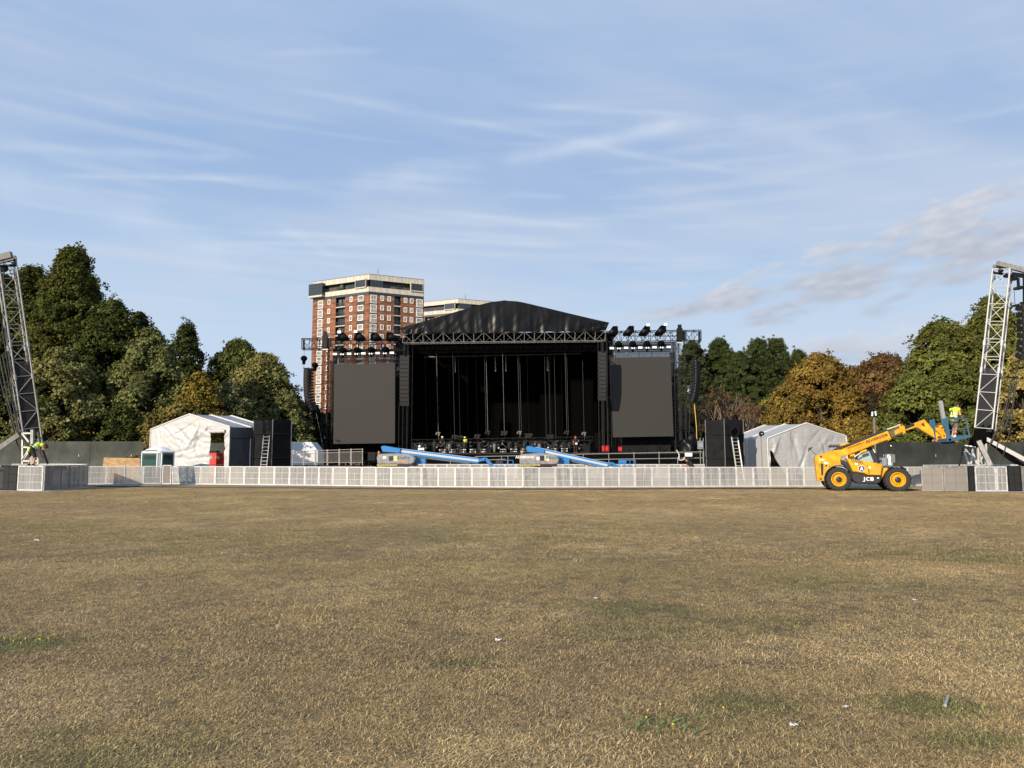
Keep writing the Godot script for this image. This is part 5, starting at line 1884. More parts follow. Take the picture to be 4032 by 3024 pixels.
func toilets() -> void:
	var o := thing("portable_toilet", "double portable toilet with green doors and white curved roof beside the white tent", "portable toilet", P(640, 1858, 47) * Vector3(1, 0, 1))
	var a := P(562, 1783, 48.2)
	var b := P(632, 1783, 47.0)
	var c := P(686, 1784, 48.0)
	var cab := B.new()
	var up := Vector3(0, a.y, 0)
	var d := a + c - b
	for q in [[a, b], [b, c], [c, d], [d, a]]:
		cab.quad(Vector3(q[0].x, 0, q[0].z), Vector3(q[1].x, 0, q[1].z), Vector3(q[1].x, up.y, q[1].z), Vector3(q[0].x, up.y, q[0].z))
	put("cabin", cab, M.toilet_wall, o)
	for q in [[a, b, 0.06, 0.86], [b, c, 0.12, 0.9]]:
		var u: Vector3 = q[1] - q[0]
		u.y = 0
		var z := u.cross(Vector3.UP).normalized()
		if z.z < 0:
			z = -z
		var bs := Basis(z.cross(Vector3.UP) * -1.0, Vector3.UP, z)
		var m: Vector3 = q[0] + u * (q[2] + q[3]) * 0.5
		var dr := B.new()
		dr.box(Vector3(m.x, up.y * 0.5, m.z) + z * 0.02, Vector3(u.length() * (q[3] - q[2]), up.y * 0.93, 0.06), bs)
		var door := put("door", dr, M.toilet_green, o)
		var gr := B.new()
		for k in 5:
			gr.box(Vector3(m.x, up.y * 0.9 - k * 0.05, m.z) + z * 0.06, Vector3(u.length() * 0.6, 0.02, 0.03), bs)
		put("vent", gr, M.dark_metal, door)
		for s in [q[2] - 0.04, q[3] + 0.03]:
			var pf := B.new()
			var pm: Vector3 = q[0] + u * s
			pf.box(Vector3(pm.x, up.y * 0.5, pm.z) + z * 0.03, Vector3(0.09, up.y, 0.1), bs)
			put("corner_post", pf, M.toilet_roof, o)
	var roof := B.new()
	var rows := []
	for i in 9:
		var line := PackedVector3Array()
		for j in 13:
			var s := j / 12.0
			var t := i / 8.0
			var p := a.lerp(b, s * 1.06 - 0.03).lerp(d.lerp(c, s * 1.06 - 0.03), t * 1.06 - 0.03)
			p.y = up.y + 0.05 + 0.36 * pow(sin(PI * clampf(s, 0.02, 0.98)), 0.5) * pow(sin(PI * clampf(t, 0.02, 0.98)), 0.4)
			line.append(p)
		rows.append(line)
	roof.sheet(rows)
	put("roof", roof, M.toilet_roof, o)
	var hem := B.new()
	for q in [[a, b], [b, c]]:
		hem.bar(q[0] + Vector3(0, 0.04, 0), q[1] + Vector3(0, 0.04, 0), 0.12, 0.1)
	put("roof_edge", hem, M.toilet_roof, o)
	var lf := P(408, 1802, 56)
	var rt := P(552, 1804, 56)
	var pb := B.new()
	pb.prism(PackedVector2Array([Vector2(lf.x - 0.1, 0), Vector2(rt.x, 0), Vector2(rt.x, rt.y), Vector2(lf.x + 0.02, lf.y)]), Vector3(0, 0, -56), Vector3.RIGHT, Vector3.UP, Vector3(0, 0, -0.03))
	single("plywood_board", pb, M.plywood, "large tan plywood board standing against the green hoarding by the toilet", "board")
	# red generator behind the tent doorway
	var gp := P(852, 1800, 58)
	var gen := thing("generator", "red machine cabinet with printed panels seen through the white tent's doorway", "generator", Vector3(gp.x, 0, gp.z))
	for k in 2:
		var bx := B.new()
		bx.box(Vector3(gp.x, 0.62 + k * 0.9, gp.z), Vector3(1.02 + 0.08 * k, 0.86, 0.8))
		put("cabinet_body", bx, M.red_paint, gen)
		for q in 2:
			var lb := B.new()
			lb.box(Vector3(gp.x - 0.28 + 0.55 * q, 0.66 + k * 0.95, gp.z + 0.405), Vector3(0.3, 0.26 - 0.06 * q, 0.01), Basis(Vector3.BACK, -0.5 * q * k))
			put("printed_label", lb, M.cream_print if q else M.toilet_wall, gen)
	var lid := B.new()
	lid.box(Vector3(gp.x - 0.25, 2.05, gp.z), Vector3(0.75, 0.14, 0.7))
	put("lid", lid, M.black_metal, gen)
	var sk := B.new()
	sk.box(Vector3(gp.x, 0.1, gp.z), Vector3(1.15, 0.18, 0.85))
	put("skid", sk, M.black_metal, gen)

# ---------------------------------------------------------------- crowd barriers
var barrier_proto := {}
func barrier(kind: String, w: float, h: float, at: Vector3, yaw: float, label: String, group: String) -> void:
	var key := "%s%.2f%.2f" % [kind, w, h]
	if barrier_proto.has(key):
		var d := dup(barrier_proto[key], label, group)
		d.position = at
		d.rotation.y = yaw
		return
	var o := thing("crowd_barrier", label, "crowd barrier", at, group)
	o.set_meta("stem", "crowd_barrier")
	o.rotation.y = yaw
	barrier_proto[key] = o
	var fm: Material = M.steel_white
	var bar: Material = null
	var sm: Material = M.mesh_sheet
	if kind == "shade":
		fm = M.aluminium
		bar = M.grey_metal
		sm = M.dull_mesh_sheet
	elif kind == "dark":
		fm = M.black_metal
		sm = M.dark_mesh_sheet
	elif kind == "worn":
		fm = M.bright_metal
		sm = M.worn_mesh_sheet
	elif kind == "narrow":
		sm = M.dull_mesh_sheet
	for s in [-1.0, 1.0]:
		var p := B.new()
		p.box(Vector3(s * (w * 0.5 - 0.03), h * 0.5 + 0.01, 0), Vector3(0.055, h - 0.02, 0.06))
		own("post", p, fm, o)
	for y in [0.05, h - 0.025]:
		var r := B.new()
		r.box(Vector3(0, y, 0.002), Vector3(w - 0.115, 0.055, 0.055))
		own("rail", r, fm, o)
	var sh := B.new()
	sh.box(Vector3(0, h * 0.5, 0.014), Vector3(w - 0.118, h - 0.13, 0.004))
	own("mesh_sheet", sh, sm, o)
	if kind != "narrow":
		for k in 2:
			var c := B.new()
			c.box(Vector3(0, 0.05 + (h - 0.075) * (k + 1) / 3.0, -0.006), Vector3(w - 0.115, 0.026, 0.03))
			c.box(Vector3(0, 0.05 + (h - 0.075) * (k + 1) / 3.0, 0.02), Vector3(w - 0.118, 0.016, 0.008))
			own("cross_bar", c, bar if bar else fm, o)
		var u := B.new()
		u.box(Vector3(0, h * 0.5, -0.01), Vector3(0.026, h - 0.13, 0.028))
		u.box(Vector3(0, h * 0.5, 0.021), Vector3(0.016, h - 0.13, 0.006))
		own("upright", u, bar if bar else fm, o)
	if kind != "shade":
		var st := B.new()
		for s in [-1.0, 1.0]:
			st.tube(Vector3(s * w * 0.3, h * 0.86, -0.04), Vector3(s * w * 0.3, 0.05, -0.95), 0.02, 0.02, 5)
			st.tube(Vector3(s * w * 0.3, h * 0.45, -0.04), Vector3(s * w * 0.3, 0.05, -0.55), 0.016, 0.016, 5)
		own("back_brace", st, fm, o)
		var fp := B.new()
		fp.box(Vector3(0, 0.022, -0.42), Vector3(w - 0.03, 0.012, 1.15))
		fp.box(Vector3(0, 0.018, 0.28), Vector3(w - 0.02, 0.01, 0.42))
		own("foot_plate", fp, M.trackway, o)

func barrier_run(pts: Array, w: float, h: float, kind: String, label: String, group: String, first := 1) -> int:
	var n := first
	for i in pts.size() - 1:
		var a: Vector3 = pts[i]
		var c: Vector3 = pts[i + 1]
		var l := a.distance_to(c)
		var cnt := maxi(1, int(round(l / w)))
		var wd := snappedf(l / cnt, 0.01)
		var yaw := atan2(-(c.z - a.z), c.x - a.x)
		for k in cnt:
			barrier("worn" if kind == "white" and (n * 7 + n / 5) % 5 < 2 else kind, wd, h, a.lerp(c, (k + 0.5) / cnt), yaw + 0.03 * sin(n * 2.1) + 0.015 * sin(n * 5.7), label % ordinal(n), group)
			n += 1
	return n

func barriers() -> void:
	var g := "white mesh crowd barriers in the front row"
	barrier_run([ground_at(344, 1909), ground_at(634, 1906)], 0.9, 1.1, "white", "white mesh barrier between the mast ring and the narrow gate, %s from the mast ring", g)
	barrier("narrow", 0.55, 1.16, (ground_at(638, 1907) + ground_at(674, 1908)) * 0.5, 0.0, "narrow tall barrier gate with a gap beneath, in front of the portable toilet", g)
	barrier_run([ground_at(678, 1908), ground_at(1200, 1913), ground_at(1660, 1919), ground_at(2060, 1921), ground_at(2500, 1919.5), ground_at(2900, 1917.5), ground_at(3300, 1917), ground_at(3630, 1915)], 0.92, 1.1, "white", "white mesh barrier in the long front row, %s after the narrow gate", g)
	barrier_run([P(1490, 1858, 60.5) * Vector3(1, 0, 1), P(2775, 1858, 59) * Vector3(1, 0, 1)], 0.92, 1.08, "white", "white mesh barrier in the second row before the stage, %s from the tower block side", "white mesh crowd barriers in the second row")
	# ring round the mast with the bending worker
	var r := "crowd barriers ringed round the lattice masts"
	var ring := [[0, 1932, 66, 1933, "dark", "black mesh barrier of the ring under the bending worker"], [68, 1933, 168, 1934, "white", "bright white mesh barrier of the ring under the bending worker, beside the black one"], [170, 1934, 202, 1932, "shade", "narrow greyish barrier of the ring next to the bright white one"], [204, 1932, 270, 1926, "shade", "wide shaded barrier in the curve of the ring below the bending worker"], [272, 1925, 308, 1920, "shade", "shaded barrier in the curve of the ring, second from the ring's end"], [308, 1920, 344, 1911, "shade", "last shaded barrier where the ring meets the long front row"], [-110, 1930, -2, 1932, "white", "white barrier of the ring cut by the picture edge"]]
	for s in ring:
		var a := ground_at(s[0], s[1])
		var c := ground_at(s[2], s[3])
		barrier(s[4], snappedf(a.distance_to(c), 0.01), 1.22, (a + c) * 0.5, atan2(-(c.z - a.z), c.x - a.x), s[5], r)
	var far := [[-110, 1908, 40, 1904], [42, 1904, 150, 1903], [152, 1903, 250, 1903], [252, 1903, 342, 1907]]
	for k in 4:
		var a := ground_at(far[k][0], far[k][1])
		var c := ground_at(far[k][2], far[k][3])
		barrier("white", snappedf(a.distance_to(c), 0.01), 1.22, (a + c) * 0.5, atan2(-(c.z - a.z), c.x - a.x), "barrier in the ring's far side behind the bending worker, %s from picture edge" % ordinal(k + 1), r)
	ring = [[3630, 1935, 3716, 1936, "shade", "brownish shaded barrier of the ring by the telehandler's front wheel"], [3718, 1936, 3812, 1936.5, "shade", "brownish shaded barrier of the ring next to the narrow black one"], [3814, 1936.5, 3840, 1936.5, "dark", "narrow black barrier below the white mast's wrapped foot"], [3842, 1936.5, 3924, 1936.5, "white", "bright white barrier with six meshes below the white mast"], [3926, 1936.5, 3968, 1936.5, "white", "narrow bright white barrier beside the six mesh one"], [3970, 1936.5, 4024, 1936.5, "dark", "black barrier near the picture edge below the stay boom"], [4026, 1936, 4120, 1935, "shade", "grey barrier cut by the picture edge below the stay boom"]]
	for s in ring:
		var a := ground_at(s[0], s[1])
		var c := ground_at(s[2], s[3])
		barrier(s[4], snappedf(a.distance_to(c), 0.01), 1.2, (a + c) * 0.5, atan2(-(c.z - a.z), c.x - a.x), s[5], r)
	far = [[3640, 1914, 3740, 1911], [3742, 1911, 3850, 1910], [3852, 1910, 3960, 1910], [3962, 1910, 4080, 1911]]
	for k in 4:
		var a := ground_at(far[k][0], far[k][1])
		var c := ground_at(far[k][2], far[k][3])
		barrier("white", snappedf(a.distance_to(c), 0.01), 1.2, (a + c) * 0.5, atan2(-(c.z - a.z), c.x - a.x), "barrier on the far side of the ring behind the white mast, %s from the telehandler" % ordinal(k + 1), r)
	# cable and ground plates along the row
	var pts := []
	for s in [[330, 1916], [520, 1917.5], [800, 1921], [1200, 1924], [1600, 1927], [2016, 1928.5], [2400, 1928], [2800, 1926], [3200, 1926], [3620, 1932]]:
		pts.append(ground_at(s[0], s[1]) + Vector3(0, 0.03, 0))
	var cb := B.new()
	cb.path(pts, 0.035, 6)
	single("ground_cable", cb, M.cable, "long black cable lying on the grass in front of the barrier row", "cable")
	var pl := B.new()
	for s in [[150, 1937, 352, 1916, 0.5], [352, 1914, 640, 1910, 0.35]]:
		var a := ground_at(s[0], s[1])
		var c := ground_at(s[2], s[3])
		var z = (c - a).normalized().cross(Vector3.UP) * s[4]
		pl.bar(a + z * 0.0 + Vector3(0, 0.012, 0), c + Vector3(0, 0.012, 0), s[4] * 2.0, 0.024)
	structure("trackway", pl, M.trackway)

# ---------------------------------------------------------------- masts
func mast(label: String, base: Vector3, top: Vector3, side: float, yaw: float, bays: int, wrap: Array, metal: Material = null) -> Node3D:
	var am: Material = metal if metal else M.aluminium
	var o := thing("lattice_mast", label, "lattice mast", Vector3(base.x, 0, base.z), "leaning lattice masts")
	var ax := (top - base).normalized()
	var e1 := Vector3(cos(yaw), 0, sin(yaw))
	e1 = (e1 - ax * e1.dot(ax)).normalized()
	var e2 := ax.cross(e1)
	lattice(o, base, top, e1 * side, e2 * side, bays, 0.042, 0.022, am, [0, 1, 2, 3], false, 6)
	for t in [0.36, 0.53]:      # couplers where two sections are pinned together
		for k in 4:
			var q: Vector3 = [(-e1 - e2), (e1 - e2), (e1 + e2), (-e1 + e2)][k] * side * 0.5
			var cp := B.new()
			var p := base.lerp(top, t) + q
			cp.tube(p - ax * 0.14, p + ax * 0.14, 0.075, 0.075, 8)
			put("coupler", cp, am, o)
	# dark net inside the lower part
	var nt := B.new()
	for k in 4:
		var qa: Vector3 = [(-e1 - e2), (e1 - e2), (e1 + e2), (-e1 + e2)][k] * side * 0.46
		var qb: Vector3 = [(-e1 - e2), (e1 - e2), (e1 + e2), (-e1 + e2)][(k + 1) % 4] * side * 0.46
		var lo := base.lerp(top, wrap[0])
		var hi := base.lerp(top, wrap[1])
		nt.quad(lo + qa, lo + qb, hi + qb, hi + qa)
	put("net", nt, M.scrim, o)
	return o

func masts() -> void:
	# grey mast over the bending worker
	var d := 38.0
	var base := P(128, 1760, d)
	var top := P(22, 1022, d)
	var o := mast("grey lattice mast leaning over its barrier ring beside the hoarding", base, top, 0.76, 0.82, 11, [0.08, 0.44])
	var bm := B.new()
	bm.bar(P(-60, 1030, d - 0.5), P(46, 1003, d - 0.5), 0.2, 0.32)
	bm.bar(P(-60, 1046, d + 0.2), P(62, 1014, d + 0.2), 0.16, 0.2)
	put("head_beam", bm, M.grey_metal, o)
	var head := B.new()
	head.tube(P(-30, 1048, d), P(64, 1045, d), 0.07, 0.07, 7)
	head.ball(P(12, 1058, d), Vector3(0.28, 0.2, 0.2), 9)
	head.bar(P(60, 1012, d), P(62, 1044, d), 0.1, 0.1, Vector3.FORWARD)
	put("head_sheave", head, M.dark_metal, o)
	var foot := B.new()
	var dk := 1.18
	var ctr := P(128, 1830, 38)
	foot.box(Vector3(ctr.x - 0.3, dk - 0.12, -38.0), Vector3(3.0, 0.2, 1.8))
	foot.box(Vector3(ctr.x - 1.0, 0.55, -38.0), Vector3(3.0, 0.9, 1.8))
	put("ballast_base", foot, M.ballast, o)
	var fr := [[89, 1704, 89, 1828], [128, 1692, 128, 1828], [89, 1706, 128, 1706], [89, 1761, 118, 1761], [89, 1815, 150, 1815], [92, 1712, 114, 1740], [92, 1810, 112, 1782], [152, 1750, 150, 1828], [118, 1762, 90, 1812]]
	for k in fr.size():
		var s = fr[k]
		var b := B.new()
		var w := 0.13 if k == 1 else 0.07
		b.bar(P(s[0], s[1], 37.4), P(s[2], s[3], 37.4), w, w, Vector3.FORWARD)
		put("foot_frame", b, M.bright_metal if k != 1 else M.aluminium, o)
	var st := B.new()
	st.bar(P(-40, 1792, 37.2), P(80, 1708, 37.6), 0.16, 0.2)
	st.bar(P(-40, 1780, 37.25), P(80, 1698, 37.65), 0.05, 0.05)
	put("sloping_strut", st, M.aluminium, o)
	var sb := B.new()
	sb.bar(P(168, 1772, 37.4), P(188, 1826, 37.2), 0.07, 0.07)
	put("short_strut", sb, M.black_metal, o)
	var cab := [[-10, 1360, 30, 1560, 60, 1690, 115, 1762], [10, 1395, 45, 1560, 78, 1720, 96, 1800], [-20, 1420, 30, 1600, 66, 1740, 86, 1790], [16, 1030, 10, 1300, 40, 1500, 78, 1690]]
	for k in 4:
		var pts := []
		for q in 13:
			var t := q / 12.0 * 3.0
			var i := mini(int(t), 2)
			var f := t - i
			pts.append(P(lerpf(cab[k][i * 2], cab[k][i * 2 + 2], f), lerpf(cab[k][i * 2 + 1], cab[k][i * 2 + 3], f), 37.3 + 0.2 * k))
		var b := B.new()
		b.path(pts, 0.04 - 0.005 * k, 5)
		put("cable", b, M.cable, o)
	# white mast over the work platform
	base = P(3878, 1690, d)
	top = P(3947, 1068, d)
	o = mast("white lattice mast leaning beside the worker in the blue basket", base, top, 0.76, 0.72, 9, [-0.02, 0.37], M.mast_metal)
	bm = B.new()
	bm.bar(P(3925, 1037, d - 0.2), P(4090, 1080, d - 0.2), 0.16, 0.24)
	bm.bar(P(3910, 1047, d + 0.1), P(3986, 1058, d + 0.1), 0.1, 0.13)
	put("head_beam", bm, M.aluminium, o)
	head = B.new()
	head.tube(P(3905, 1072, d), P(3985, 1086, d), 0.06, 0.06, 7)
	head.ball(P(3940, 1064, d - 0.2), Vector3(0.14, 0.16, 0.12), 8)
	head.ball(P(3963, 1086, d - 0.2), Vector3(0.2, 0.12, 0.12), 8)
	head.box(P(3992, 1092, d - 0.3), Vector3(0.24, 0.3, 0.3))
	head.bar(P(3985, 1080, d), P(4060, 1090, d), 0.2, 0.18)
	put("head_sheave", head, M.black_metal, o)
	var wr := B.new()
	var rows := []
	for i in 13:
		var line := PackedVector3Array()
		for j in 25:
			var t := i / 12.0
			var lo := TAU * j / 24.0
			var rad := lerpf(0.36, 0.44, t) * (1.0 + noise.get_noise_3d(cos(lo) * 50, t * 90, sin(lo) * 50) * 0.55)
			if t > 0.8:
				rad *= 1.0 - (t - 0.8) * 2.6
			var c := P(lerpf(3876, 3832, t * t), lerpf(1672, 1762, t), d)
			line.append(c + Vector3(cos(lo) * rad, noise.get_noise_2d(j * 30, i * 30) * 0.12, sin(lo) * rad))
		rows.append(line)
	wr.sheet(rows)
	wr.sheet([line_of(P(3862, 1685, 37.4), P(4035, 1832, 37.2), 14), [P(3845, 1720, 37.6), P(3858, 1726, 37.6), P(3872, 1732, 37.6), P(3884, 1740, 37.6), P(3896, 1750, 37.6), P(3912, 1762, 37.5), P(3928, 1774, 37.5), P(3942, 1788, 37.5), P(3958, 1802, 37.4), P(3975, 1815, 37.4), P(3990, 1824, 37.4), P(4005, 1830, 37.4), P(4020, 1834, 37.3), P(4035, 1838, 37.3)]])
	put("black_tarpaulin", wr, M.black_wool, o)
	var legs := [[3797, 1777, 3814, 1828, 0.07], [3832, 1762, 3822, 1828, 0.07], [3850, 1745, 3852, 1836, 0.08], [3881, 1722, 3882, 1832, 0.08], [3796, 1753, 3840, 1760, 0.06], [3852, 1728, 3884, 1725, 0.06], [3800, 1768, 3846, 1822, 0.05], [3830, 1785, 3848, 1830, 0.09], [3855, 1822, 3874, 1792, 0.05], [3858, 1780, 3866, 1828, 0.04]]
	for s in legs:
		var b := B.new()
		b.bar(P(s[0], s[1], 37.9), P(s[2], s[3], 37.7), s[4], s[4], Vector3.FORWARD)
		put("foot_frame", b, M.bright_metal, o)
	var f2 := B.new()
	f2.box(P(3860, 1832, 38) * Vector3(1, 0, 1) + Vector3(0.8, dk - 0.08, 0), Vector3(5.0, 0.16, 2.4))
	f2.box(P(3860, 1832, 38) * Vector3(1, 0, 1) + Vector3(0.8, 0.55, 0), Vector3(3.0, 0.9, 1.6))
	put("ballast_base", f2, M.ballast, o)
	var br := B.new()
	br.bar(P(3854, 1735, 37.2), P(3902, 1833, 36.9), 0.15, 0.2)
	put("sloping_strut", br, M.aluminium, o)
	for k in 3:
		var sb2 := B.new()
		sb2.bar(P(3886, 1724 + k * 5.5, 37.3), P(4060, 1817 + k * 6.5, 37.0), 0.06, 0.065)
		put("stay_boom", sb2, M.bright_metal, o)
	for s in [[3984, 1500, 3950, 1650, 3890, 1765, 0.045], [4012, 1420, 3960, 1640, 3905, 1826, 0.02], [4005, 1480, 3975, 1700, 3940, 1832, 0.025], [4000, 1500, 3988, 1600, 3950, 1700, 0.05], [3792, 1760, 3785, 1800, 3775, 1836, 0.04]]:
		var b := B.new()
		b.path([P(s[0], s[1], 37.0), P(s[2], s[3], 37.0), P(s[4], s[5], 37.2)], s[6], 5)
		put("cable", b, M.cable, o)
	line_array("column of black speakers hanging at the picture edge from the white mast", P(4044, 1210, 37.6), 0.2, 8, 0.36, 0.62, 0.4, [0.0, 0.35, 2.0], "speaker column on the mast", 1.2, false)
	var br2 := B.new()
	br2.bar(P(4040, 1090, 37.6), P(4040, 1195, 37.6), 0.22, 0.2, Vector3.FORWARD)
	br2.ball(P(4012, 1134, 37.4), Vector3(0.32, 0.1, 0.14), 9, Basis(Vector3.BACK, 0.2))
	br2.bar(P(4008, 1095, 37.5), P(4010, 1130, 37.5), 0.1, 0.1, Vector3.FORWARD)
	single("speaker_bracket", br2, M.black_metal, "black hoist bracket between the white mast's head and the speakers", "bracket")

# ---------------------------------------------------------------- small site things
func site_bits() -> void:
	hoarding("long dented green hoarding in front of the dark wood, behind the bending worker", -330, 700, 60, 60, 1738, 15, "hoarding", 0.5)
	hoarding("piece of green hoarding seen through the white tent's doorway", 705, 985, 60.2, 60.2, 1744, 4, "hoarding", 0.0)
	hoarding("dark green hoarding running behind the telehandler and the white mast", 3448, 4400, 58, 58, 1741, 14, "hoarding_dark", 1.2)
	tents()
	screened_tower("black cloth tower with ladder, next to the white tent", [1000, 1075, 1149], [1656, 1654, 1654], [51.6, 50.2, 51.4], [1024, 1706, 1027, 1696, 1046, 1667, 1070, 1687, 1069, 1712, 1060, 1722, 1040, 1724], 60.0)
	screened_tower("black cloth tower with ladder, next to the grey tent", [2777, 2851, 2926], [1656, 1652, 1653], [51.8, 50.8, 51.6], [2875, 1698, 2892, 1680, 2910, 1692, 2907, 1708, 2893, 1722, 2880, 1716], 70.0)
	ladder("aluminium ladder leaning up to the hole in the cloth tower beside the white tent", P(1026, 1838, 48.6), P(1038, 1715, 50.65), P(1050, 1838, 48.6), P(1062, 1715, 50.25), 9)
	ladder("long aluminium ladder reaching the ground below the cloth tower beside the grey tent", ground_at(2906, 1896), P(2880, 1720, 50.85), ground_at(2931, 1896), P(2904, 1720, 51.05), 13)
	toilets()
	# railings of the ramp by the tower block's screen
	for k in 6:
		var xa := 1150.0 + k * 46.5
		var t := thing("ramp_railing", "grey railing panel on the ramp below the tower block's screen, %s from the cloth tower" % ordinal(k + 1), "railing", P(xa + 23, 1830, 68), "railing panels on the ramp")
		var y0 := 1778.0 - k * 1.6
		for x in [xa + 1, xa + 45]:
			var fr := B.new()
			fr.bar(P(x, y0 - 4, 68), P(x, 1832, 68), 0.07, 0.07, Vector3.FORWARD)
			put("post", fr, M.aluminium, t)
		for y in [y0, y0 + 9, 1822]:
			var r := B.new()
			r.tube(P(xa, y, 68), P(xa + 46, y - 1.6, 68), 0.035, 0.035, 6)
			put("rail", r, M.aluminium, t)
		var bl := B.new()
		for q in 11:
			bl.bar(P(xa + 4 + q * 3.8, y0 + 9, 68), P(xa + 4 + q * 3.8, 1822, 68), 0.018, 0.018, Vector3.FORWARD)
		put("balusters", bl, M.aluminium, t)
	var rp := B.new()
	var ra := P(1150, 1832, 68)
	var rb := P(1432, 1832, 70)
	rp.box(Vector3((ra.x + rb.x) * 0.5, ra.y * 0.5, -70), Vector3(rb.x - ra.x, ra.y, 3.4))
	single("ramp", rp, M.dark_metal, "dark raised ramp platform under the grey railing panels", "ramp")
	var tr := thing("white_trailer", "white box trailer roof behind the railings beside the black cloth tower", "trailer", P(1195, 1858, 74) * Vector3(1, 0, 1))
	var b := B.new()
	var w0 := P(1120, 1741, 74)
	var w1 := P(1236, 1741, 74)
	b.prism(PackedVector2Array([Vector2(w0.x, 0.5), Vector2(w1.x + 0.7, 0.5), Vector2(w1.x + 0.7, 2.2), Vector2(w1.x, w1.y), Vector2(w0.x, w0.y)]), Vector3(0, 0, -73), Vector3.RIGHT, Vector3.UP, Vector3(0, 0, -2.4), 0.05)
	put("body", b, M.toilet_roof, tr)
	var wl := B.new()
	for x in [w0.x + 0.8, w1.x - 0.6]:
		wl.lathe([Vector2(0, -0.1), Vector2(0.4, -0.1), Vector2(0.4, 0.1), Vector2(0, 0.1)], Vector3(x, 0.4, -73.1), Vector3.BACK, 16)
	put("wheel", wl, M.rubber, tr)
	var lp := thing("street_lamp", "slim grey hooked street lamp in the trees behind the white trailer", "street lamp", P(1243, 1850, 92) * Vector3(1, 0, 1))
	b = B.new()
	var l0 := P(1243, 1690, 92)
	b.tube(Vector3(l0.x, 0, l0.z), l0, 0.09, 0.06, 7)
	b.path([l0, P(1242, 1684, 92), P(1238, 1681, 92), P(1233, 1682, 92)], 0.06, 6)
	put("pole", b, M.bright_metal, lp)
	b = B.new()
	b.box(P(1232, 1682, 92), Vector3(0.5, 0.12, 0.2))
	put("lamp_head", b, M.bright_metal, lp)
	# pole with cameras behind the grey tent
	var cp := thing("camera_pole", "grey pole with white and black camera heads behind the grey tent", "camera pole", P(3441, 1850, 62) * Vector3(1, 0, 1))
	var q := P(3441, 1642, 62)
	b = B.new()
	b.tube(Vector3(q.x, 0, q.z), q, 0.11, 0.09, 8)
	put("pole", b, M.grey_metal, cp)
	b = B.new()
	b.box(q + Vector3(0, 0.1, 0), Vector3(0.5, 0.16, 0.3))
	b.box(P(3434, 1613, 62), Vector3(0.25, 0.3, 0.3))
	b.tube(q, P(3440, 1612, 62), 0.04, 0.04, 6)
	put("bracket", b, M.black_metal, cp)
	for s in [[3434, 1630, 0.25], [3447, 1628, -0.35]]:
		var hd := B.new()
		hd.box(P(s[0], s[1], 61.8), Vector3(0.08, 0.36, 0.12), Basis(Vector3.BACK, -s[2] * 0.4))
		put("camera_head", hd, M.lamp_white, cp)
	# microphone pole
	var mp := thing("horn_pole", "thin pole carrying a black round horn in front of the grey tent", "loudspeaker pole", P(2997, 1880, 46.5) * Vector3(1, 0, 1))
	q = P(2996, 1716, 46.5)
	b = B.new()
	b.tube(Vector3(q.x + 0.03, 0, q.z), q, 0.025, 0.02, 6)
	put("pole", b, M.grey_metal, mp)
	b = B.new()
	b.ball(q + Vector3(0, 0.12, 0), Vector3(0.13, 0.17, 0.13), 12)
	b.lathe([Vector2(0.0, 0.0), Vector2(0.06, 0.02), Vector2(0.13, 0.16)], q + Vector3(0, 0.12, 0.06), Vector3(0.2, 0.1, 1), 14)
	put("horn", b, M.black_metal, mp)
	var gl := B.new()
	gl.ball(q + Vector3(0.02, 0.13, 0.15), Vector3(0.035, 0.035, 0.03), 8)
	put("lens", gl, M.lamp_white, mp)
	# yellow strap and cables under the free hanging speakers
	b = B.new()
	b.path([P(2734, 1588, 80.4), P(2737, 1625, 80.2), P(2742, 1680, 80.0), P(2744, 1738, 80.0)], 0.045, 5)
	single("yellow_strap", b, M.strap_yellow, "long yellow strap hanging below the speaker column in front of the pines", "strap")
	b = B.new()
	b.path([P(2716, 1588, 80.4), P(2715, 1660, 80.2), P(2712, 1740, 80.0)], 0.03, 5)
	single("hanging_cable", b, M.cable, "black cable hanging below the speaker column in front of the pines", "cable")
	b = B.new()
	b.path([P(1244, 1620, 80.4), P(1258, 1690, 80.2), P(1274, 1770, 80.0)], 0.025, 5)
	single("hanging_cable", b, M.grey_metal, "grey cable slanting below the speaker column in front of the brick tower", "cable")
	# things behind the telehandler's cab
	var wc := thing("white_cabinet", "white utility cabinet on the field side of the dark hoarding behind the telehandler", "cabinet", P(3495, 1850, 55) * Vector3(1, 0, 1))
	b = B.new()
	b.box(P(3500, 1812, 55), Vector3(0.34, 0.9, 0.4))
	b.box(P(3480, 1818, 55.3), Vector3(0.42, 0.6, 0.4))
	put("body", b, M.toilet_wall, wc)
	b = B.new()
	b.box(P(3501, 1810, 54.78), Vector3(0.26, 0.7, 0.02))
	put("door", b, M.lamp_white, wc)
	b = B.new()
	b.box(P(3490, 1850, 55) * Vector3(1, 0, 1) + Vector3(0, 0.3, 0), Vector3(0.9, 0.6, 0.5))
	put("plinth", b, M.grey_metal, wc)
	# litter and flowering weeds
	var scraps := [[145, 2133, 0.09, "on the far grass below the mast ring"], [550, 2310, 0.05, "in the dry grass below the white tent"], [1962, 2530, 0.045, "in the centre of the field"], [2346, 2362, 0.045, "just above the green turf patch in the middle"], [3330, 2797, 0.03, "in the grass between two dark green tufts"], [3125, 2870, 0.04, "nearest the camera, low on the dry grass"], [3605, 2370, 0.04, "on the grass below the white mast's barrier ring"]]
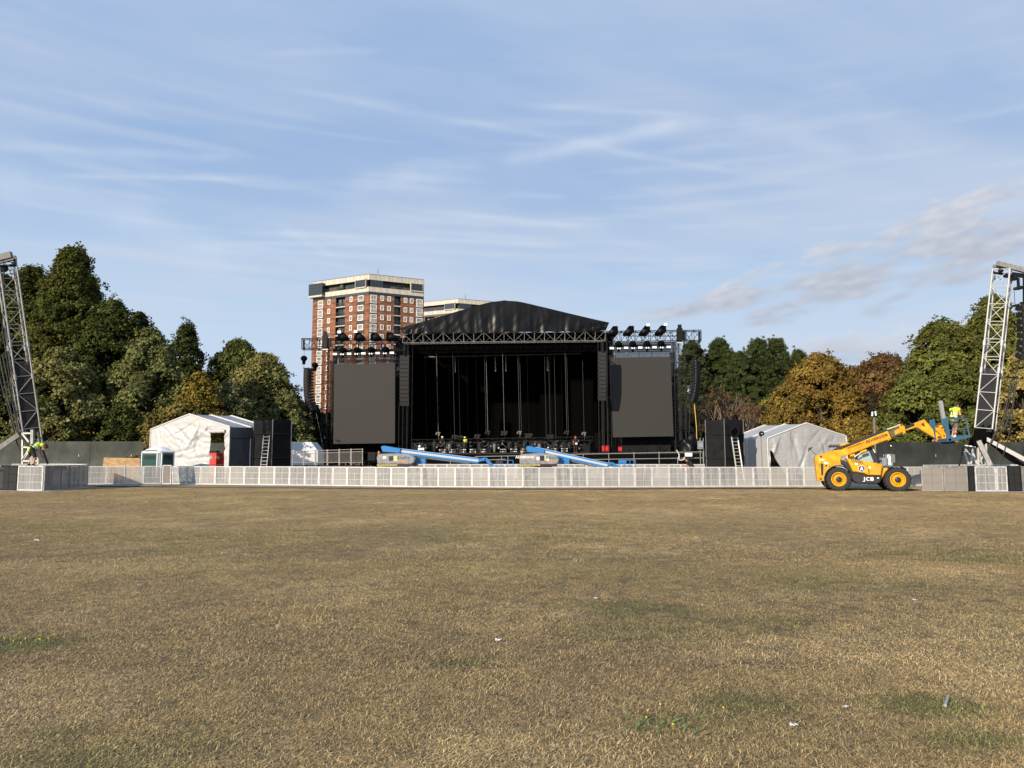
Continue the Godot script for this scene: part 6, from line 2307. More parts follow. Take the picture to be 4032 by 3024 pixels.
	for s in scraps:
		var at := ground_at(s[0], s[1])
		var pb := B.new()
		var rows := []
		var r: float = s[2] * 0.6
		for i in 5:
			var line := PackedVector3Array()
			for j in 6:
				line.append(at + Vector3((j - 2.5) * r * 0.42 + rng.randfn() * r * 0.1, 0.02 + absf(rng.randfn()) * r * 0.3, (i - 2.0) * r * 0.35 + rng.randfn() * r * 0.1))
			rows.append(line)
		pb.sheet(rows)
		single("paper_scrap", pb, M.paper, "small crumpled white scrap of litter %s" % s[3], "litter", "white scraps of litter on the grass")
	var bt := B.new()
	var ba := ground_at(3722, 2790)
	bt.tube(ba + Vector3(0, 0.02, 0), ba + Vector3(0.1, 0.03, -0.14), 0.011, 0.009, 8)
	single("plastic_tube", bt, M.clear_tube, "pale greenish plastic tube lying in the largest dark green tuft", "litter")
	var yl := mat("petal", 0.65, 0.45, 0.02, 0.7)
	var gn := mat("weed_green", 0.06, 0.1, 0.03, 0.7)
	for s in [[62, 2535, 0.28, 11, "patch with many small yellow flowers at the picture edge"], [2600, 2848, 0.24, 5, "with a few yellow and orange flowers low in the field"]]:
		var at := ground_at(s[0], s[1])
		var t := thing("flowering_weed", "low green weed %s" % s[4], "weed", at)
		var st := B.new()
		for k in 40:
			var p := at + Vector3(rng.randfn() * s[2] * 0.6, 0, rng.randfn() * s[2] * 0.5)
			var e := p + Vector3(rng.randfn() * 0.04, rng.randf_range(0.02, 0.05), rng.randfn() * 0.04)
			var sd := Vector3(0.006, 0, 0.004)
			st.quad(p - sd, p + sd, e + sd * 0.4, e - sd * 0.4)
		put("leaves", st, gn, t)
		for k in int(s[3]):
			var p := at + Vector3(rng.randfn() * s[2] * 0.6, rng.randf_range(0.02, 0.045), rng.randfn() * s[2] * 0.5)
			var f := B.new()
			f.tube(Vector3(p.x, 0, p.z), p, 0.001, 0.001, 4)
			f.ball(p, Vector3(0.008, 0.006, 0.008), 6)
			put("flower", f, yl, t)

# ---------------------------------------------------------------- telehandler (built lying along its own x, seen from its engine side)
func tl(x: float, y: float, z: float) -> Vector3:
	return Vector3((x - 683.0) / 385.0 - z * 0.15, (1468.0 - y) / 357.0, z)

func tpoly(b: B, pts: Array, z: float, deep: float, bev := 0.02) -> void:
	var q := PackedVector2Array()
	for k in range(0, pts.size(), 2):
		var p := tl(pts[k], pts[k + 1], z)
		q.append(Vector2(p.x, p.y))
	b.prism(q, Vector3(0, 0, z), Vector3.RIGHT, Vector3.UP, Vector3(0, 0, -deep), bev)

func tpart(called: String, pts: Array, z: float, deep: float, m: Material, par: Node3D, bev := 0.02) -> MeshInstance3D:
	var b := B.new()
	tpoly(b, pts, z, deep, bev)
	return own(called, b, m, par)

func wheel(par: Node3D, o: Vector3, r: float, w: float, out: float, rim_m: Material, lugs: int) -> void:
	var t := B.new()
	t.lathe([Vector2(r * 0.54, -w * 0.46), Vector2(r * 0.74, -w * 0.52), Vector2(r * 0.92, -w * 0.48), Vector2(r * 0.97, -w * 0.35), Vector2(r * 0.975, w * 0.35), Vector2(r * 0.92, w * 0.48), Vector2(r * 0.74, w * 0.52), Vector2(r * 0.54, w * 0.46)], o, Vector3.BACK, 40)
	for k in lugs:
		for s in [-1.0, 1.0]:
			var a := TAU * (k + 0.5 * float(s > 0)) / lugs
			var d := Vector3(cos(a), sin(a), 0)
			var e := Vector3(-sin(a), cos(a), 0)
			t.box(o + d * r * 0.985 + Vector3(0, 0, s * w * 0.25), Vector3(r * 0.07, r * 0.1, w * 0.56), Basis(d, (e + Vector3(0, 0, s * 0.7)).normalized(), d.cross((e + Vector3(0, 0, s * 0.7)).normalized())))
			t.box(o + d * r * 0.9 + Vector3(0, 0, s * w * 0.49), Vector3(r * 0.16, r * 0.09, w * 0.1), Basis(d, e, Vector3.BACK))
	var wh := own("wheel", t, M.rubber, par)
	wh.name = "tyre"
	var rm := B.new()
	var z := Vector3(0, 0, out)
	rm.lathe([Vector2(r * 0.56, w * 0.42), Vector2(r * 0.6, w * 0.5), Vector2(r * 0.53, w * 0.5), Vector2(r * 0.5, w * 0.3), Vector2(r * 0.4, w * 0.2), Vector2(r * 0.36, w * 0.34), Vector2(r * 0.27, w * 0.36), Vector2(r * 0.0, w * 0.36)], o, z, 36)
	own("rim", rm, rim_m, wh)
	var hb := B.new()
	hb.lathe([Vector2(r * 0.24, w * 0.36), Vector2(r * 0.23, w * 0.5), Vector2(r * 0.12, w * 0.56), Vector2(0, w * 0.56)], o, z, 18)
	for k in 10:
		var a := TAU * k / 10.0
		hb.tube(o + z * w * 0.34 + Vector3(cos(a), sin(a), 0) * r * 0.31, o + z * w * 0.4 + Vector3(cos(a), sin(a), 0) * r * 0.31, 0.016, 0.016, 6)
	own("hub", hb, M.machine_black, wh)

func telehandler() -> void:
	var at := ground_at(3304.5, 1933)
	var o := thing("telehandler", "large yellow telehandler with raised boom and black chunky tyres at the field's edge", "telehandler", at)
	o.rotation.y = -0.26
	var y: Material = M.yellow
	var k: Material = M.machine_black
	# wheels
	wheel(o, tl(683, 1266, 0) + Vector3(0, 0, -0.2), 0.575, 0.42, 1.0, y, 20)
	wheel(o, tl(1695, 1266, 0) + Vector3(0, 0, -0.2), 0.585, 0.42, 1.0, y, 20)
	wheel(o, Vector3(0.0, 0.575, -1.95), 0.575, 0.42, -1.0, y, 20)
	wheel(o, Vector3(2.63, 0.58, -1.95), 0.58, 0.42, -1.0, y, 20)
	var ax := B.new()
	for x in [0.0, 2.63]:
		ax.tube(Vector3(x, 0.57, -0.3), Vector3(x, 0.57, -1.8), 0.12, 0.12, 10)
		ax.ball(Vector3(x, 0.57, -1.05), Vector3(0.25, 0.22, 0.22), 12)
	ax.box(Vector3(1.3, 0.72, -1.1), Vector3(3.4, 0.34, 0.8))
	own("chassis", ax, k, o)
	# rear frame: a yellow shell round the wheel arch
	tpart("rear_frame", [276, 905, 290, 870, 330, 845, 420, 825, 520, 800, 640, 800, 740, 860, 730, 940, 735, 1010, 690, 1035, 600, 1050, 520, 1100, 470, 1170, 450, 1215, 455, 1298, 306, 1300, 300, 1230, 288, 1050], -0.12, 0.55, y, o)
	tpart("rear_frame", [276, 905, 290, 870, 420, 825, 640, 800, 740, 860, 735, 1010, 600, 1050, 450, 1215, 455, 1298, 306, 1300, 288, 1050], -1.35, 0.5, y, o)
	tpart("counterweight", [285, 960, 300, 960, 440, 1090, 440, 1290, 308, 1290, 296, 1200], -0.68, 0.66, k, o)
	tpart("tail_recess", [372, 985, 424, 1000, 412, 1200, 378, 1200], -0.112, 0.03, k, o, 0.0)
	for s in [[384, 872, 0.055], [590, 775, 0.03], [345, 1018, 0.025], [525, 1047, 0.028], [398, 958, 0.02], [362, 1262, 0.05], [480, 955, 0.02]]:
		var b := B.new()
		var p := tl(s[0], s[1], -0.1)
		b.tube(p + Vector3(0, 0, -0.03), p + Vector3(0, 0, 0.02), s[2], s[2], 12)
		own("pivot_pin", b, M.decal_red, o)
	tpart("sticker", [445, 965, 500, 965, 505, 1005, 440, 1000], -0.115, 0.006, M.decal_white, o, 0.0)
	tpart("sticker", [455, 1012, 490, 1012, 490, 1048, 455, 1048], -0.115, 0.006, M.decal_navy, o, 0.0)
	# arches
	for s in [[683.0, 1285.0, 255.0, 205.0, 20.0, "rear_fender"], [1695.0, 1290.0, 245.0, 128.0, 55.0, "front_fender"]]:
		var b := B.new()
		var rows := []
		for j in 2:
			var line := PackedVector3Array()
			for i in 19:
				var a := deg_to_rad(lerpf(s[3], s[4], i / 18.0))
				if s[5] == "front_fender":
					line.append(tl(s[0] + 250.0 * cos(a), s[1] - 262.0 * sin(a) + 18.0 * pow(i / 18.0, 2.0), 0.0) + Vector3(0, 0, 0.03 - j * 0.5))
				else:
					line.append(tl(s[0] + s[2] * cos(a), s[1] - s[2] * sin(a), 0.0) + Vector3(0, 0, 0.02 - j * 0.44))
			rows.append(line)
		b.sheet(rows)
		for i in 18:
			b.tube(rows[0][i], rows[0][i + 1], 0.028, 0.028, 6)
		own(s[5], b, k, o)
	tpart("front_fender_bracket", [1490, 1060, 1560, 1075, 1500, 1130, 1440, 1230, 1415, 1280, 1405, 1180, 1440, 1100], -0.25, 0.3, y, o)
	# engine pod
	tpart("engine_cover", [832, 905, 900, 912, 1115, 945, 1290, 972, 1425, 1002, 1446, 1014, 1440, 1060, 1412, 1196, 1192, 1190, 1122, 1160, 1000, 1140, 940, 1135, 905, 1060, 870, 985], 0.03, 0.55, y, o, 0.04)
	tpart("engine_sill", [942, 1138, 1000, 1146, 1120, 1166, 1190, 1197, 1412, 1202, 1416, 1280, 1385, 1322, 1340, 1338, 1000, 1338, 935, 1300, 885, 1190], 0.02, 0.6, k, o, 0.04)
	tpart("intake", [716, 935, 800, 940, 845, 985, 905, 1080, 942, 1145, 935, 1290, 900, 1260, 870, 1120, 800, 1035, 735, 990], -0.1, 0.4, k, o, 0.02)
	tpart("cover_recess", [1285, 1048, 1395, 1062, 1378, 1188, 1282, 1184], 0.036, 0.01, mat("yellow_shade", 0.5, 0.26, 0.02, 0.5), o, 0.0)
	for q in 6:
		tpart("louver", [902 + q * 36, 918 + q * 6, 918 + q * 36, 920 + q * 6, 942 + q * 36, 972 + q * 6, 926 + q * 36, 966 + q * 6], 0.037, 0.02, k, o, 0.0)
	tpart("sticker", [975, 980, 1025, 985, 1025, 1018, 975, 1013], 0.035, 0.006, M.decal_white, o, 0.0)
	tpart("sticker", [1208, 1042, 1246, 1044, 1246, 1078, 1208, 1076], 0.035, 0.006, M.decal_white, o, 0.0)
	tpart("handle", [1200, 1090, 1216, 1090, 1214, 1168, 1200, 1168], 0.045, 0.02, M.decal_red, o, 0.0)
	tpart("sticker", [1345, 1230, 1375, 1230, 1375, 1250, 1345, 1250], 0.026, 0.006, M.decal_white, o, 0.0)
	var rd := B.new()
	var rc := tl(1086, 1082, 0.03)
	rd.tube(rc, rc + Vector3(0, 0, 0.006), 0.155, 0.155, 28)
	own("badge", rd, M.decal_white, o)
	rd = B.new()
	rd.tube(rc + Vector3(0, 0, 0.006), rc + Vector3(0, 0, 0.01), 0.14, 0.14, 28)
	own("badge", rd, M.decal_navy, o)
	lettering("A", 0.25, M.decal_white, at + rc + Vector3(0, 0, 0.014), o)
	lettering("JCB", 0.235, M.decal_white, at + tl(1200, 1258, 0.03), o, 0.0, true, 0.012, 1.25)
	lettering("535", 0.12, M.decal_white, at + tl(400, 928, -0.105), o, 0.0, true, 0.01, 1.3)
	# cab on the far side, glass all round
	tpart("cab_lower", [960, 960, 1340, 980, 1420, 1000, 1420, 1200, 960, 1200], -1.1, 0.9, k, o)
	tpart("cab_glass", [985, 955, 1045, 860, 1190, 745, 1258, 712, 1290, 712, 1385, 955, 1330, 968], -1.08, 0.88, M.cab_glass, o, 0.0)
	tpart("cab_pillar", [1215, 735, 1262, 704, 1300, 700, 1412, 968, 1340, 974, 1318, 974, 1240, 770], -1.05, 0.1, k, o)
	tpart("cab_pillar", [1300, 700, 1330, 705, 1440, 985, 1412, 968], -1.95, 0.1, k, o)
	tpart("cab_trim", [1290, 706, 1304, 704, 1350, 800, 1338, 806], -1.03, 0.02, M.decal_white, o, 0.0)
	tpart("cab_pillar", [940, 975, 1045, 855, 1060, 862, 985, 975], -1.06, 0.08, k, o)
	tpart("cab_roof", [1030, 790, 1180, 700, 1320, 690, 1330, 712, 1180, 750, 1060, 830], -1.05, 0.95, k, o)
	tpart("seat", [1110, 935, 1190, 865, 1185, 905, 1240, 905, 1250, 950, 1110, 950], -1.4, 0.4, k, o)
	# boom, carried on the rear frame
	tpart("boom", [300, 868, 420, 822, 600, 762, 740, 752, 1575, 424, 1592, 450, 1640, 572, 1588, 600, 1572, 584, 1530, 592, 1000, 800, 655, 915, 560, 880], -0.62, 0.46, y, o, 0.03)
	tpart("boom_cover", [612, 748, 740, 698, 1558, 396, 1588, 420, 1575, 424, 745, 748], -0.64, 0.4, k, o)
	tpart("hose_guard", [730, 655, 750, 645, 905, 630, 912, 640, 760, 690, 735, 690], -0.6, 0.3, y, o)
	tpart("inner_boom", [1590, 440, 1800, 350, 1850, 470, 1640, 548], -0.68, 0.34, mat("grease", 0.09, 0.065, 0.03, 0.5), o)
	tpart("inner_boom_plate", [1692, 420, 1780, 385, 1820, 440, 1800, 452, 1700, 498], -0.66, 0.02, y, o, 0.005)
	tpart("boom_head", [1778, 330, 1786, 304, 1812, 304, 1875, 350, 1886, 466, 1846, 486, 1832, 454, 1796, 462], -0.6, 0.5, y, o, 0.02)
	tpart("inner_boom", [1868, 360, 2060, 292, 2080, 345, 1886, 404], -0.72, 0.26, M.dark_metal, o)
	tpart("hose_track", [1886, 404, 1995, 360, 2060, 340, 2066, 356, 1990, 392, 1890, 420], -0.7, 0.2, y, o, 0.008)
	tpart("boom_nose", [2043, 296, 2205, 234, 2222, 236, 2290, 322, 2466, 508, 2452, 560, 2420, 574, 2351, 538, 2090, 372, 2046, 366], -0.66, 0.38, y, o, 0.02)
	tpart("carriage", [2392, 372, 2430, 350, 2529, 322, 2575, 602, 2500, 612, 2400, 622, 2380, 600, 2400, 574, 2491, 562, 2470, 500, 2395, 420], -0.5, 0.75, y, o, 0.02)
	for s in [[2183, 314, 0.05], [2440, 540, 0.045], [2405, 600, 0.035], [2500, 380, 0.05], [2520, 520, 0.04], [1812, 325, 0.03], [1555, 488, 0.02], [1600, 560, 0.02]]:
		var b := B.new()
		var p := tl(s[0], s[1], -0.5)
		b.tube(p + Vector3(0, 0, -0.2), p + Vector3(0, 0, 0.02), s[2], s[2], 12)
		own("pivot_pin", b, M.decal_red, o)
	tpart("red_bracket", [2396, 350, 2440, 336, 2444, 362, 2400, 380], -0.46, 0.05, M.red_paint, o, 0.0)
	var rm := B.new()
	rm.tube(tl(1566, 402, -0.6), tl(1786, 324, -0.6), 0.03, 0.03, 10)
	rm.tube(tl(972, 880, -0.58), tl(1088, 806, -0.58), 0.03, 0.03, 10)
	own("chrome_ram", rm, M.bright_metal, o)
	rm = B.new()
	rm.tube(tl(900, 862, -0.6), tl(985, 840, -0.6), 0.06, 0.06, 10)
	rm.tube(tl(1085, 800, -0.6), tl(1190, 765, -0.6), 0.07, 0.07, 10)
	own("lift_ram_end", rm, y, o)
	rm = B.new()
	for s in [[960, 742, 1.0], [1135, 690, 0.9]]:
		var pts := []
		for i in 9:
			var a := PI * (0.15 + 0.75 * i / 8.0)
			pts.append(tl(s[0] + 48 * cos(a), s[1] + 25 - 55 * sin(a) * s[2], -0.605))
		rm.path(pts, 0.012, 5)
	own("cast_rib", rm, y, o)
	lettering("ASHBROOK", 0.185, M.decal_red, at + tl(1372, 555, -0.6) + Vector3(0, 0, 0.012), o, 0.36, true, 0.012, 1.05)
	lettering("PLANT.ASHBROOK.UK", 0.085, M.decal_red, at + tl(1010, 672, -0.6) + Vector3(0, 0, 0.012), o, 0.37, true, 0.01, 0.95)
	# mirrors and lamps
	var mr := B.new()
	mr.box(tl(1636, 905, -0.4), Vector3(0.18, 0.4, 0.08))
	mr.box(tl(1548, 945, -0.4), Vector3(0.05, 0.24, 0.07))
	own("mirror", mr, M.grey_metal, o)
	var arm := B.new()
	arm.path([tl(1460, 1060, -0.4), tl(1545, 1010, -0.4), tl(1560, 870, -0.4), tl(1636, 830, -0.4)], 0.014, 6)
	arm.path([tl(1612, 835, -0.4), tl(1640, 760, -0.4), tl(1670, 705, -0.4), tl(1650, 675, -0.4), tl(1605, 668, -0.4)], 0.014, 6)
	arm.box(tl(1620, 690, -0.4), Vector3(0.16, 0.1, 0.12), Basis(Vector3.BACK, -0.7))
	arm.ball(tl(1432, 950, -0.9), Vector3(0.06, 0.06, 0.06), 8)
	own("mirror_arm", arm, k, o)
	var lp := B.new()
	lp.ball(tl(1612, 688, -0.33), Vector3(0.035, 0.035, 0.03), 8)
	own("work_lamp", lp, M.lamp_white, o)
	var rr := B.new()
	rr.tube(tl(292, 842, -0.3), tl(205, 752, -0.3), 0.014, 0.014, 6)
	rr.box(tl(196, 740, -0.3), Vector3(0.26, 0.06, 0.12), Basis(Vector3.BACK, 0.75))
	rr.box(tl(180, 728, -0.3), Vector3(0.07, 0.07, 0.1))
	own("rear_mirror", rr, k, o)

func work_platform() -> void:
	var d := 35.3
	var o := thing("work_platform", "blue steel man basket held out on the yellow telehandler's carriage", "work platform", P(3775, 1728, d))
	var m: Material = M.basket_blue
	var fl := B.new()
	fl.prism(flat_poly([3733, 1728, 3816, 1712, 3819, 1724, 3737, 1740], d), Vector3(0, 0, -d), Vector3.RIGHT, Vector3.UP, Vector3(0, 0, -1.15), 0.01)
	put("floor_frame", fl, m, o)
	for k in 2:
		var bk := B.new()
		bk.prism(flat_poly([3712, 1648, 3730, 1646, 3747, 1735, 3733, 1739, 3724, 1690, 3710, 1668], d), Vector3(0, 0, -d - k * 1.05), Vector3.RIGHT, Vector3.UP, Vector3(0, 0, -0.1), 0.01)
		put("back_post", bk, m, o)
	for q in [[3722, 1652], [3726, 1690], [3738, 1734]]:
		var b := B.new()
		b.bar(P(q[0], q[1], d + 0.08), P(q[0], q[1], d + 1.08), 0.08, 0.06)
		put("back_rail", b, m, o)
	for k in 2:
		var dd := d + 0.03 + k * 1.08
		var tp := B.new()
		tp.path([P(3728, 1662, dd), P(3733, 1655, dd), P(3745, 1650, dd), P(3790, 1647, dd), P(3800, 1648, dd), P(3804, 1655, dd), P(3817, 1716, dd)], 0.035, 8)
		put("top_rail", tp, m, o)
		var mr := B.new()
		mr.tube(P(3737, 1695, dd), P(3810, 1686, dd), 0.024, 0.024, 7)
		put("mid_rail", mr, m, o)
		var ps := B.new()
		ps.tube(P(3795, 1688, dd), P(3800, 1720, dd), 0.02, 0.02, 6)
		put("post", ps, m, o)
	for q in [[3797, 1648], [3817, 1716], [3808, 1684]]:
		var b := B.new()
		b.tube(P(q[0], q[1], d + 0.03), P(q[0], q[1], d + 1.1), 0.03, 0.03, 7)
		put("cross_rail", b, m, o)
	var hk := B.new()
	hk.box(P(3733, 1742, d + 0.5), Vector3(0.25, 0.12, 0.7))
	put("fork_pocket", hk, M.black_metal, o)
	var tb := B.new()
	tb.bar(P(3702, 1578, d + 0.3), P(3717, 1662, d + 0.3), 0.14, 0.14, Vector3.FORWARD)
	tb.bar(P(3698, 1578, d + 0.22), P(3712, 1655, d + 0.22), 0.02, 0.02, Vector3.FORWARD)
	single("plastic_post", tb, M.clear_tube, "upright grey translucent post standing at the back of the blue basket", "post")

# ---------------------------------------------------------------- boom lifts
func boom_lift(label: String, x: float, base: Array, boom: Array, jib: Array, texts: Array) -> void:
	var d := 52.0
	var o := thing("boom_lift", label, "boom lift", P(x + 75, 1884, d + 1.0) * Vector3(1, 0, 1), "boom lifts parked before the stage")
	var tt := B.new()
	tt.prism(flat_poly(base, d), Vector3(0, 0, -d), Vector3.RIGHT, Vector3.UP, Vector3(0, 0, -2.3), 0.07)
	put("turntable", tt, M.lift_grey, o)
	var hz := B.new()
	for k in 16:
		hz.prism(flat_poly([x + 4 + k * 5, 1829, x + 7 + k * 5, 1829, x + 5.5 + k * 5, 1833, x + 2.5 + k * 5, 1833], d), Vector3(0, 0, -d + 0.012), Vector3.RIGHT, Vector3.UP, Vector3(0, 0, -0.01))
	put("hazard_stripe", hz, M.hat_yellow, o)
	var bs := B.new()
	bs.prism(flat_poly([x + 2, 1828.5, x + 150, 1828.5, x + 148, 1836, x + 60, 1838, x + 2, 1834], d), Vector3(0, 0, -d - 0.005), Vector3.RIGHT, Vector3.UP, Vector3(0, 0, -2.2), 0.02)
	put("turntable_skirt", bs, M.machine_black, o)
	var ch := B.new()
	var c := P(x + 95, 1850, d + 1.1)
	ch.box(Vector3(c.x, 0.72, c.z), Vector3(2.6, 0.35, 1.7))
	ch.tube(Vector3(c.x, 0.8, c.z), Vector3(c.x, 1.05, c.z), 0.6, 0.6, 16)
	put("chassis", ch, M.machine_black, o)
	for s in [[-1.35, 0.95], [1.35, 0.95], [-1.35, -0.95], [1.35, -0.95]]:
		var w := B.new()
		var p := Vector3(c.x + s[0], 0.47, c.z + s[1])
		w.lathe([Vector2(0, -0.16), Vector2(0.4, -0.16), Vector2(0.47, -0.1), Vector2(0.47, 0.1), Vector2(0.4, 0.16), Vector2(0.0, 0.16)], p, Vector3.BACK, 20)
		var wm := put("wheel", w, M.rubber, o)
		var r := B.new()
		r.lathe([Vector2(0.22, 0.165), Vector2(0.2, 0.18), Vector2(0, 0.18)], p, Vector3.BACK, 14)
		put("rim", r, M.lift_grey, wm)
	var a0 := P(boom[0], boom[1], d + 1.0)
	var a1 := P(boom[2], boom[3], d + 1.0)
	var root := B.new()
	root.prism(flat_poly(boom[4], d + 0.7), Vector3(0, 0, -d - 0.7), Vector3.RIGHT, Vector3.UP, Vector3(0, 0, -0.6), 0.03)
	put("boom_root", root, M.lift_blue, o)
	var dir := (a1 - a0).normalized()
	var up := dir.cross(Vector3.BACK)
	if up.y < 0:
		up = -up
	var bm := B.new()
	bm.bar(a0, a1, 0.32, 0.36)
	put("boom", bm, M.lift_blue, o)
	var pale := B.new()
	pale.bar(a0 + Vector3(0, 0, 0.175) + up * 0.015, a1 + Vector3(0, 0, 0.175) + up * 0.015, 0.02, 0.14)
	pale.bar(a0 + up * 0.19, a1 + up * 0.19, 0.24, 0.02)
	put("boom_slide", pale, M.lift_pale, o)
	var b2 := B.new()
	b2.bar(a0 + dir * 1.4 - up * 0.25 + Vector3(0, 0, 0.1), a1 - up * 0.24 - dir * 0.6 + Vector3(0, 0, 0.1), 0.1, 0.09)
	for k in 60:
		b2.box((a0 + dir * 1.4 - up * 0.25).lerp(a1 - up * 0.24 - dir * 0.6, k / 60.0) + Vector3(0, 0, 0.16), Vector3(0.03, 0.1, 0.03))
	put("hose_chain", b2, M.grey_metal, o)
	var jb := B.new()
	for k in range(0, jib.size() - 2, 2):
		jb.bar(P(jib[k], jib[k + 1], d + 0.9), P(jib[k + 2], jib[k + 3], d + 0.9), 0.16, 0.2)
		jb.bar(P(jib[k], jib[k + 1] + 6, d + 1.15), P(jib[k + 2], jib[k + 3] + 6, d + 1.15), 0.1, 0.1)
	put("jib", jb, M.lift_blue, o)
	var bk := B.new()
	var x0: float = texts[0]
	for q in 2:
		var dd := d + 0.5 + q * 0.8
		for xx in [x0, x0 + 22, x0 + 44, x0 + 66]:
			bk.bar(P(xx, texts[1], dd), P(xx, texts[1] + 62, dd), 0.04, 0.04, Vector3.FORWARD)
		for yy in [texts[1], texts[1] + 26, texts[1] + 62]:
			bk.bar(P(x0, yy, dd), P(x0 + 66, yy, dd), 0.04, 0.04)
	bk.box(P(x0 + 33, texts[1] + 66, d + 0.9), Vector3(1.25, 0.06, 0.9))
	put("basket", bk, M.lift_blue, o)
	var cb := B.new()
	cb.box(P(x0 + texts[2], texts[1] + 6, d + 0.5), Vector3(0.5, 0.26, 0.3))
	put("control_box", cb, M.lift_blue if texts[3] else M.machine_black, o)
	var tank := B.new()
	tank.box(P(x + 174, 1816, d + 1.0), Vector3(0.75, 0.36, 0.8))
	put("counter_frame", tank, M.lift_blue, o)
	# stickers and lettering
	for s in texts[4]:
		var b := B.new()
		b.prism(flat_poly([s[0], s[1], s[0] + s[2], s[1], s[0] + s[2], s[1] + s[3], s[0], s[1] + s[3]], d), Vector3(0, 0, -d + 0.008), Vector3.RIGHT, Vector3.UP, Vector3(0, 0, -0.008))
		put("sticker", b, M[s[4]], o)
	lettering("Genie", 0.3, M.decal_blue, P(texts[5], 1802, d) + Vector3(0, 0, 0.012), o, 0.0, true, 0.01, 1.1)
	if texts[6] > 0.0:
		lettering("ASHBROOK", 0.24, M.decal_white, P(texts[6], 1800, d) + Vector3(0, 0, 0.012), o, 0.0, true, 0.01, 1.0)
	var bc := B.new()
	bc.lathe([Vector2(0.07, 0), Vector2(0.07, 0.12), Vector2(0.03, 0.17), Vector2(0, 0.17)], P(x + 10, 1786, d + 0.4), Vector3.UP, 10)
	put("beacon", bc, M.decal_orange, o)

func lifts() -> void:
	boom_lift("blue and grey boom lift parked below the tower block's screen", 1482, [1483, 1802, 1487, 1788, 1560, 1785, 1604, 1787, 1628, 1794, 1635, 1806, 1632, 1822, 1620, 1829, 1486, 1829],
		[1530, 1771, 1884, 1815, [1500, 1762, 1503, 1756, 1514, 1755, 1578, 1766, 1574, 1784, 1506, 1779]], [1880, 1814, 1912, 1806, 1941, 1836], [1954.0, 1812.0, 12.0, false, [[1508, 1796, 13, 10, "decal_white"], [1531, 1796, 18, 18, "machine_black"], [1550, 1795, 15, 21, "cream_print"], [1569, 1812, 28, 5, "decal_orange"]], 1588.0, -1.0])
	boom_lift("blue and grey boom lift parked before the middle of the stage, its side lettered", 2045, [2046, 1803, 2050, 1789, 2123, 1784, 2170, 1787, 2196, 1794, 2203, 1806, 2200, 1824, 2188, 1830, 2048, 1830],
		[2106, 1770, 2390, 1833, [2072, 1764, 2075, 1757, 2086, 1756, 2146, 1772, 2142, 1786, 2078, 1780]], [2386, 1832, 2408, 1824, 2432, 1838], [2436.0, 1812.0, 15.0, true, [[2113, 1799, 11, 12, "decal_white"], [2126, 1794, 18, 20, "machine_black"], [2143, 1793, 8, 20, "cream_print"], [2153, 1803, 8, 12, "decal_white"], [2162, 1813, 22, 4, "decal_orange"]], 2173.0, 2066.0])

# ---------------------------------------------------------------- people
func hand_bones(w: Vector3, dir: Vector3, side: Vector3, curl: float) -> Array:
	var z := dir.cross(side).normalized()
	var out := [[w, w + dir * 0.05, 0.022, 0.024], [w + dir * 0.05 - side * 0.02, w + dir * 0.08 - side * 0.022, 0.014, 0.012], [w + dir * 0.05 + side * 0.02, w + dir * 0.08 + side * 0.022, 0.014, 0.012]]
	for f in 4:
		var k := w + dir * 0.085 + side * (f - 1.5) * 0.019
		var l: float = [0.036, 0.042, 0.039, 0.03][f]
		var m := k + (dir * cos(curl) + z * sin(curl)) * l
		out.append([k, m, 0.0095, 0.0088])
		out.append([m, m + (dir * cos(curl * 2.0) + z * sin(curl * 2.0)) * l * 0.9, 0.0088, 0.0075])
	var th := w + dir * 0.03 - side * 0.026
	var tm := th + (dir * 0.7 - side * 0.6 + z * 0.35).normalized() * 0.036
	out.append([th, tm, 0.011, 0.0095])
	out.append([tm, tm + (dir + z * 0.4).normalized() * 0.03, 0.0095, 0.008])
	return out

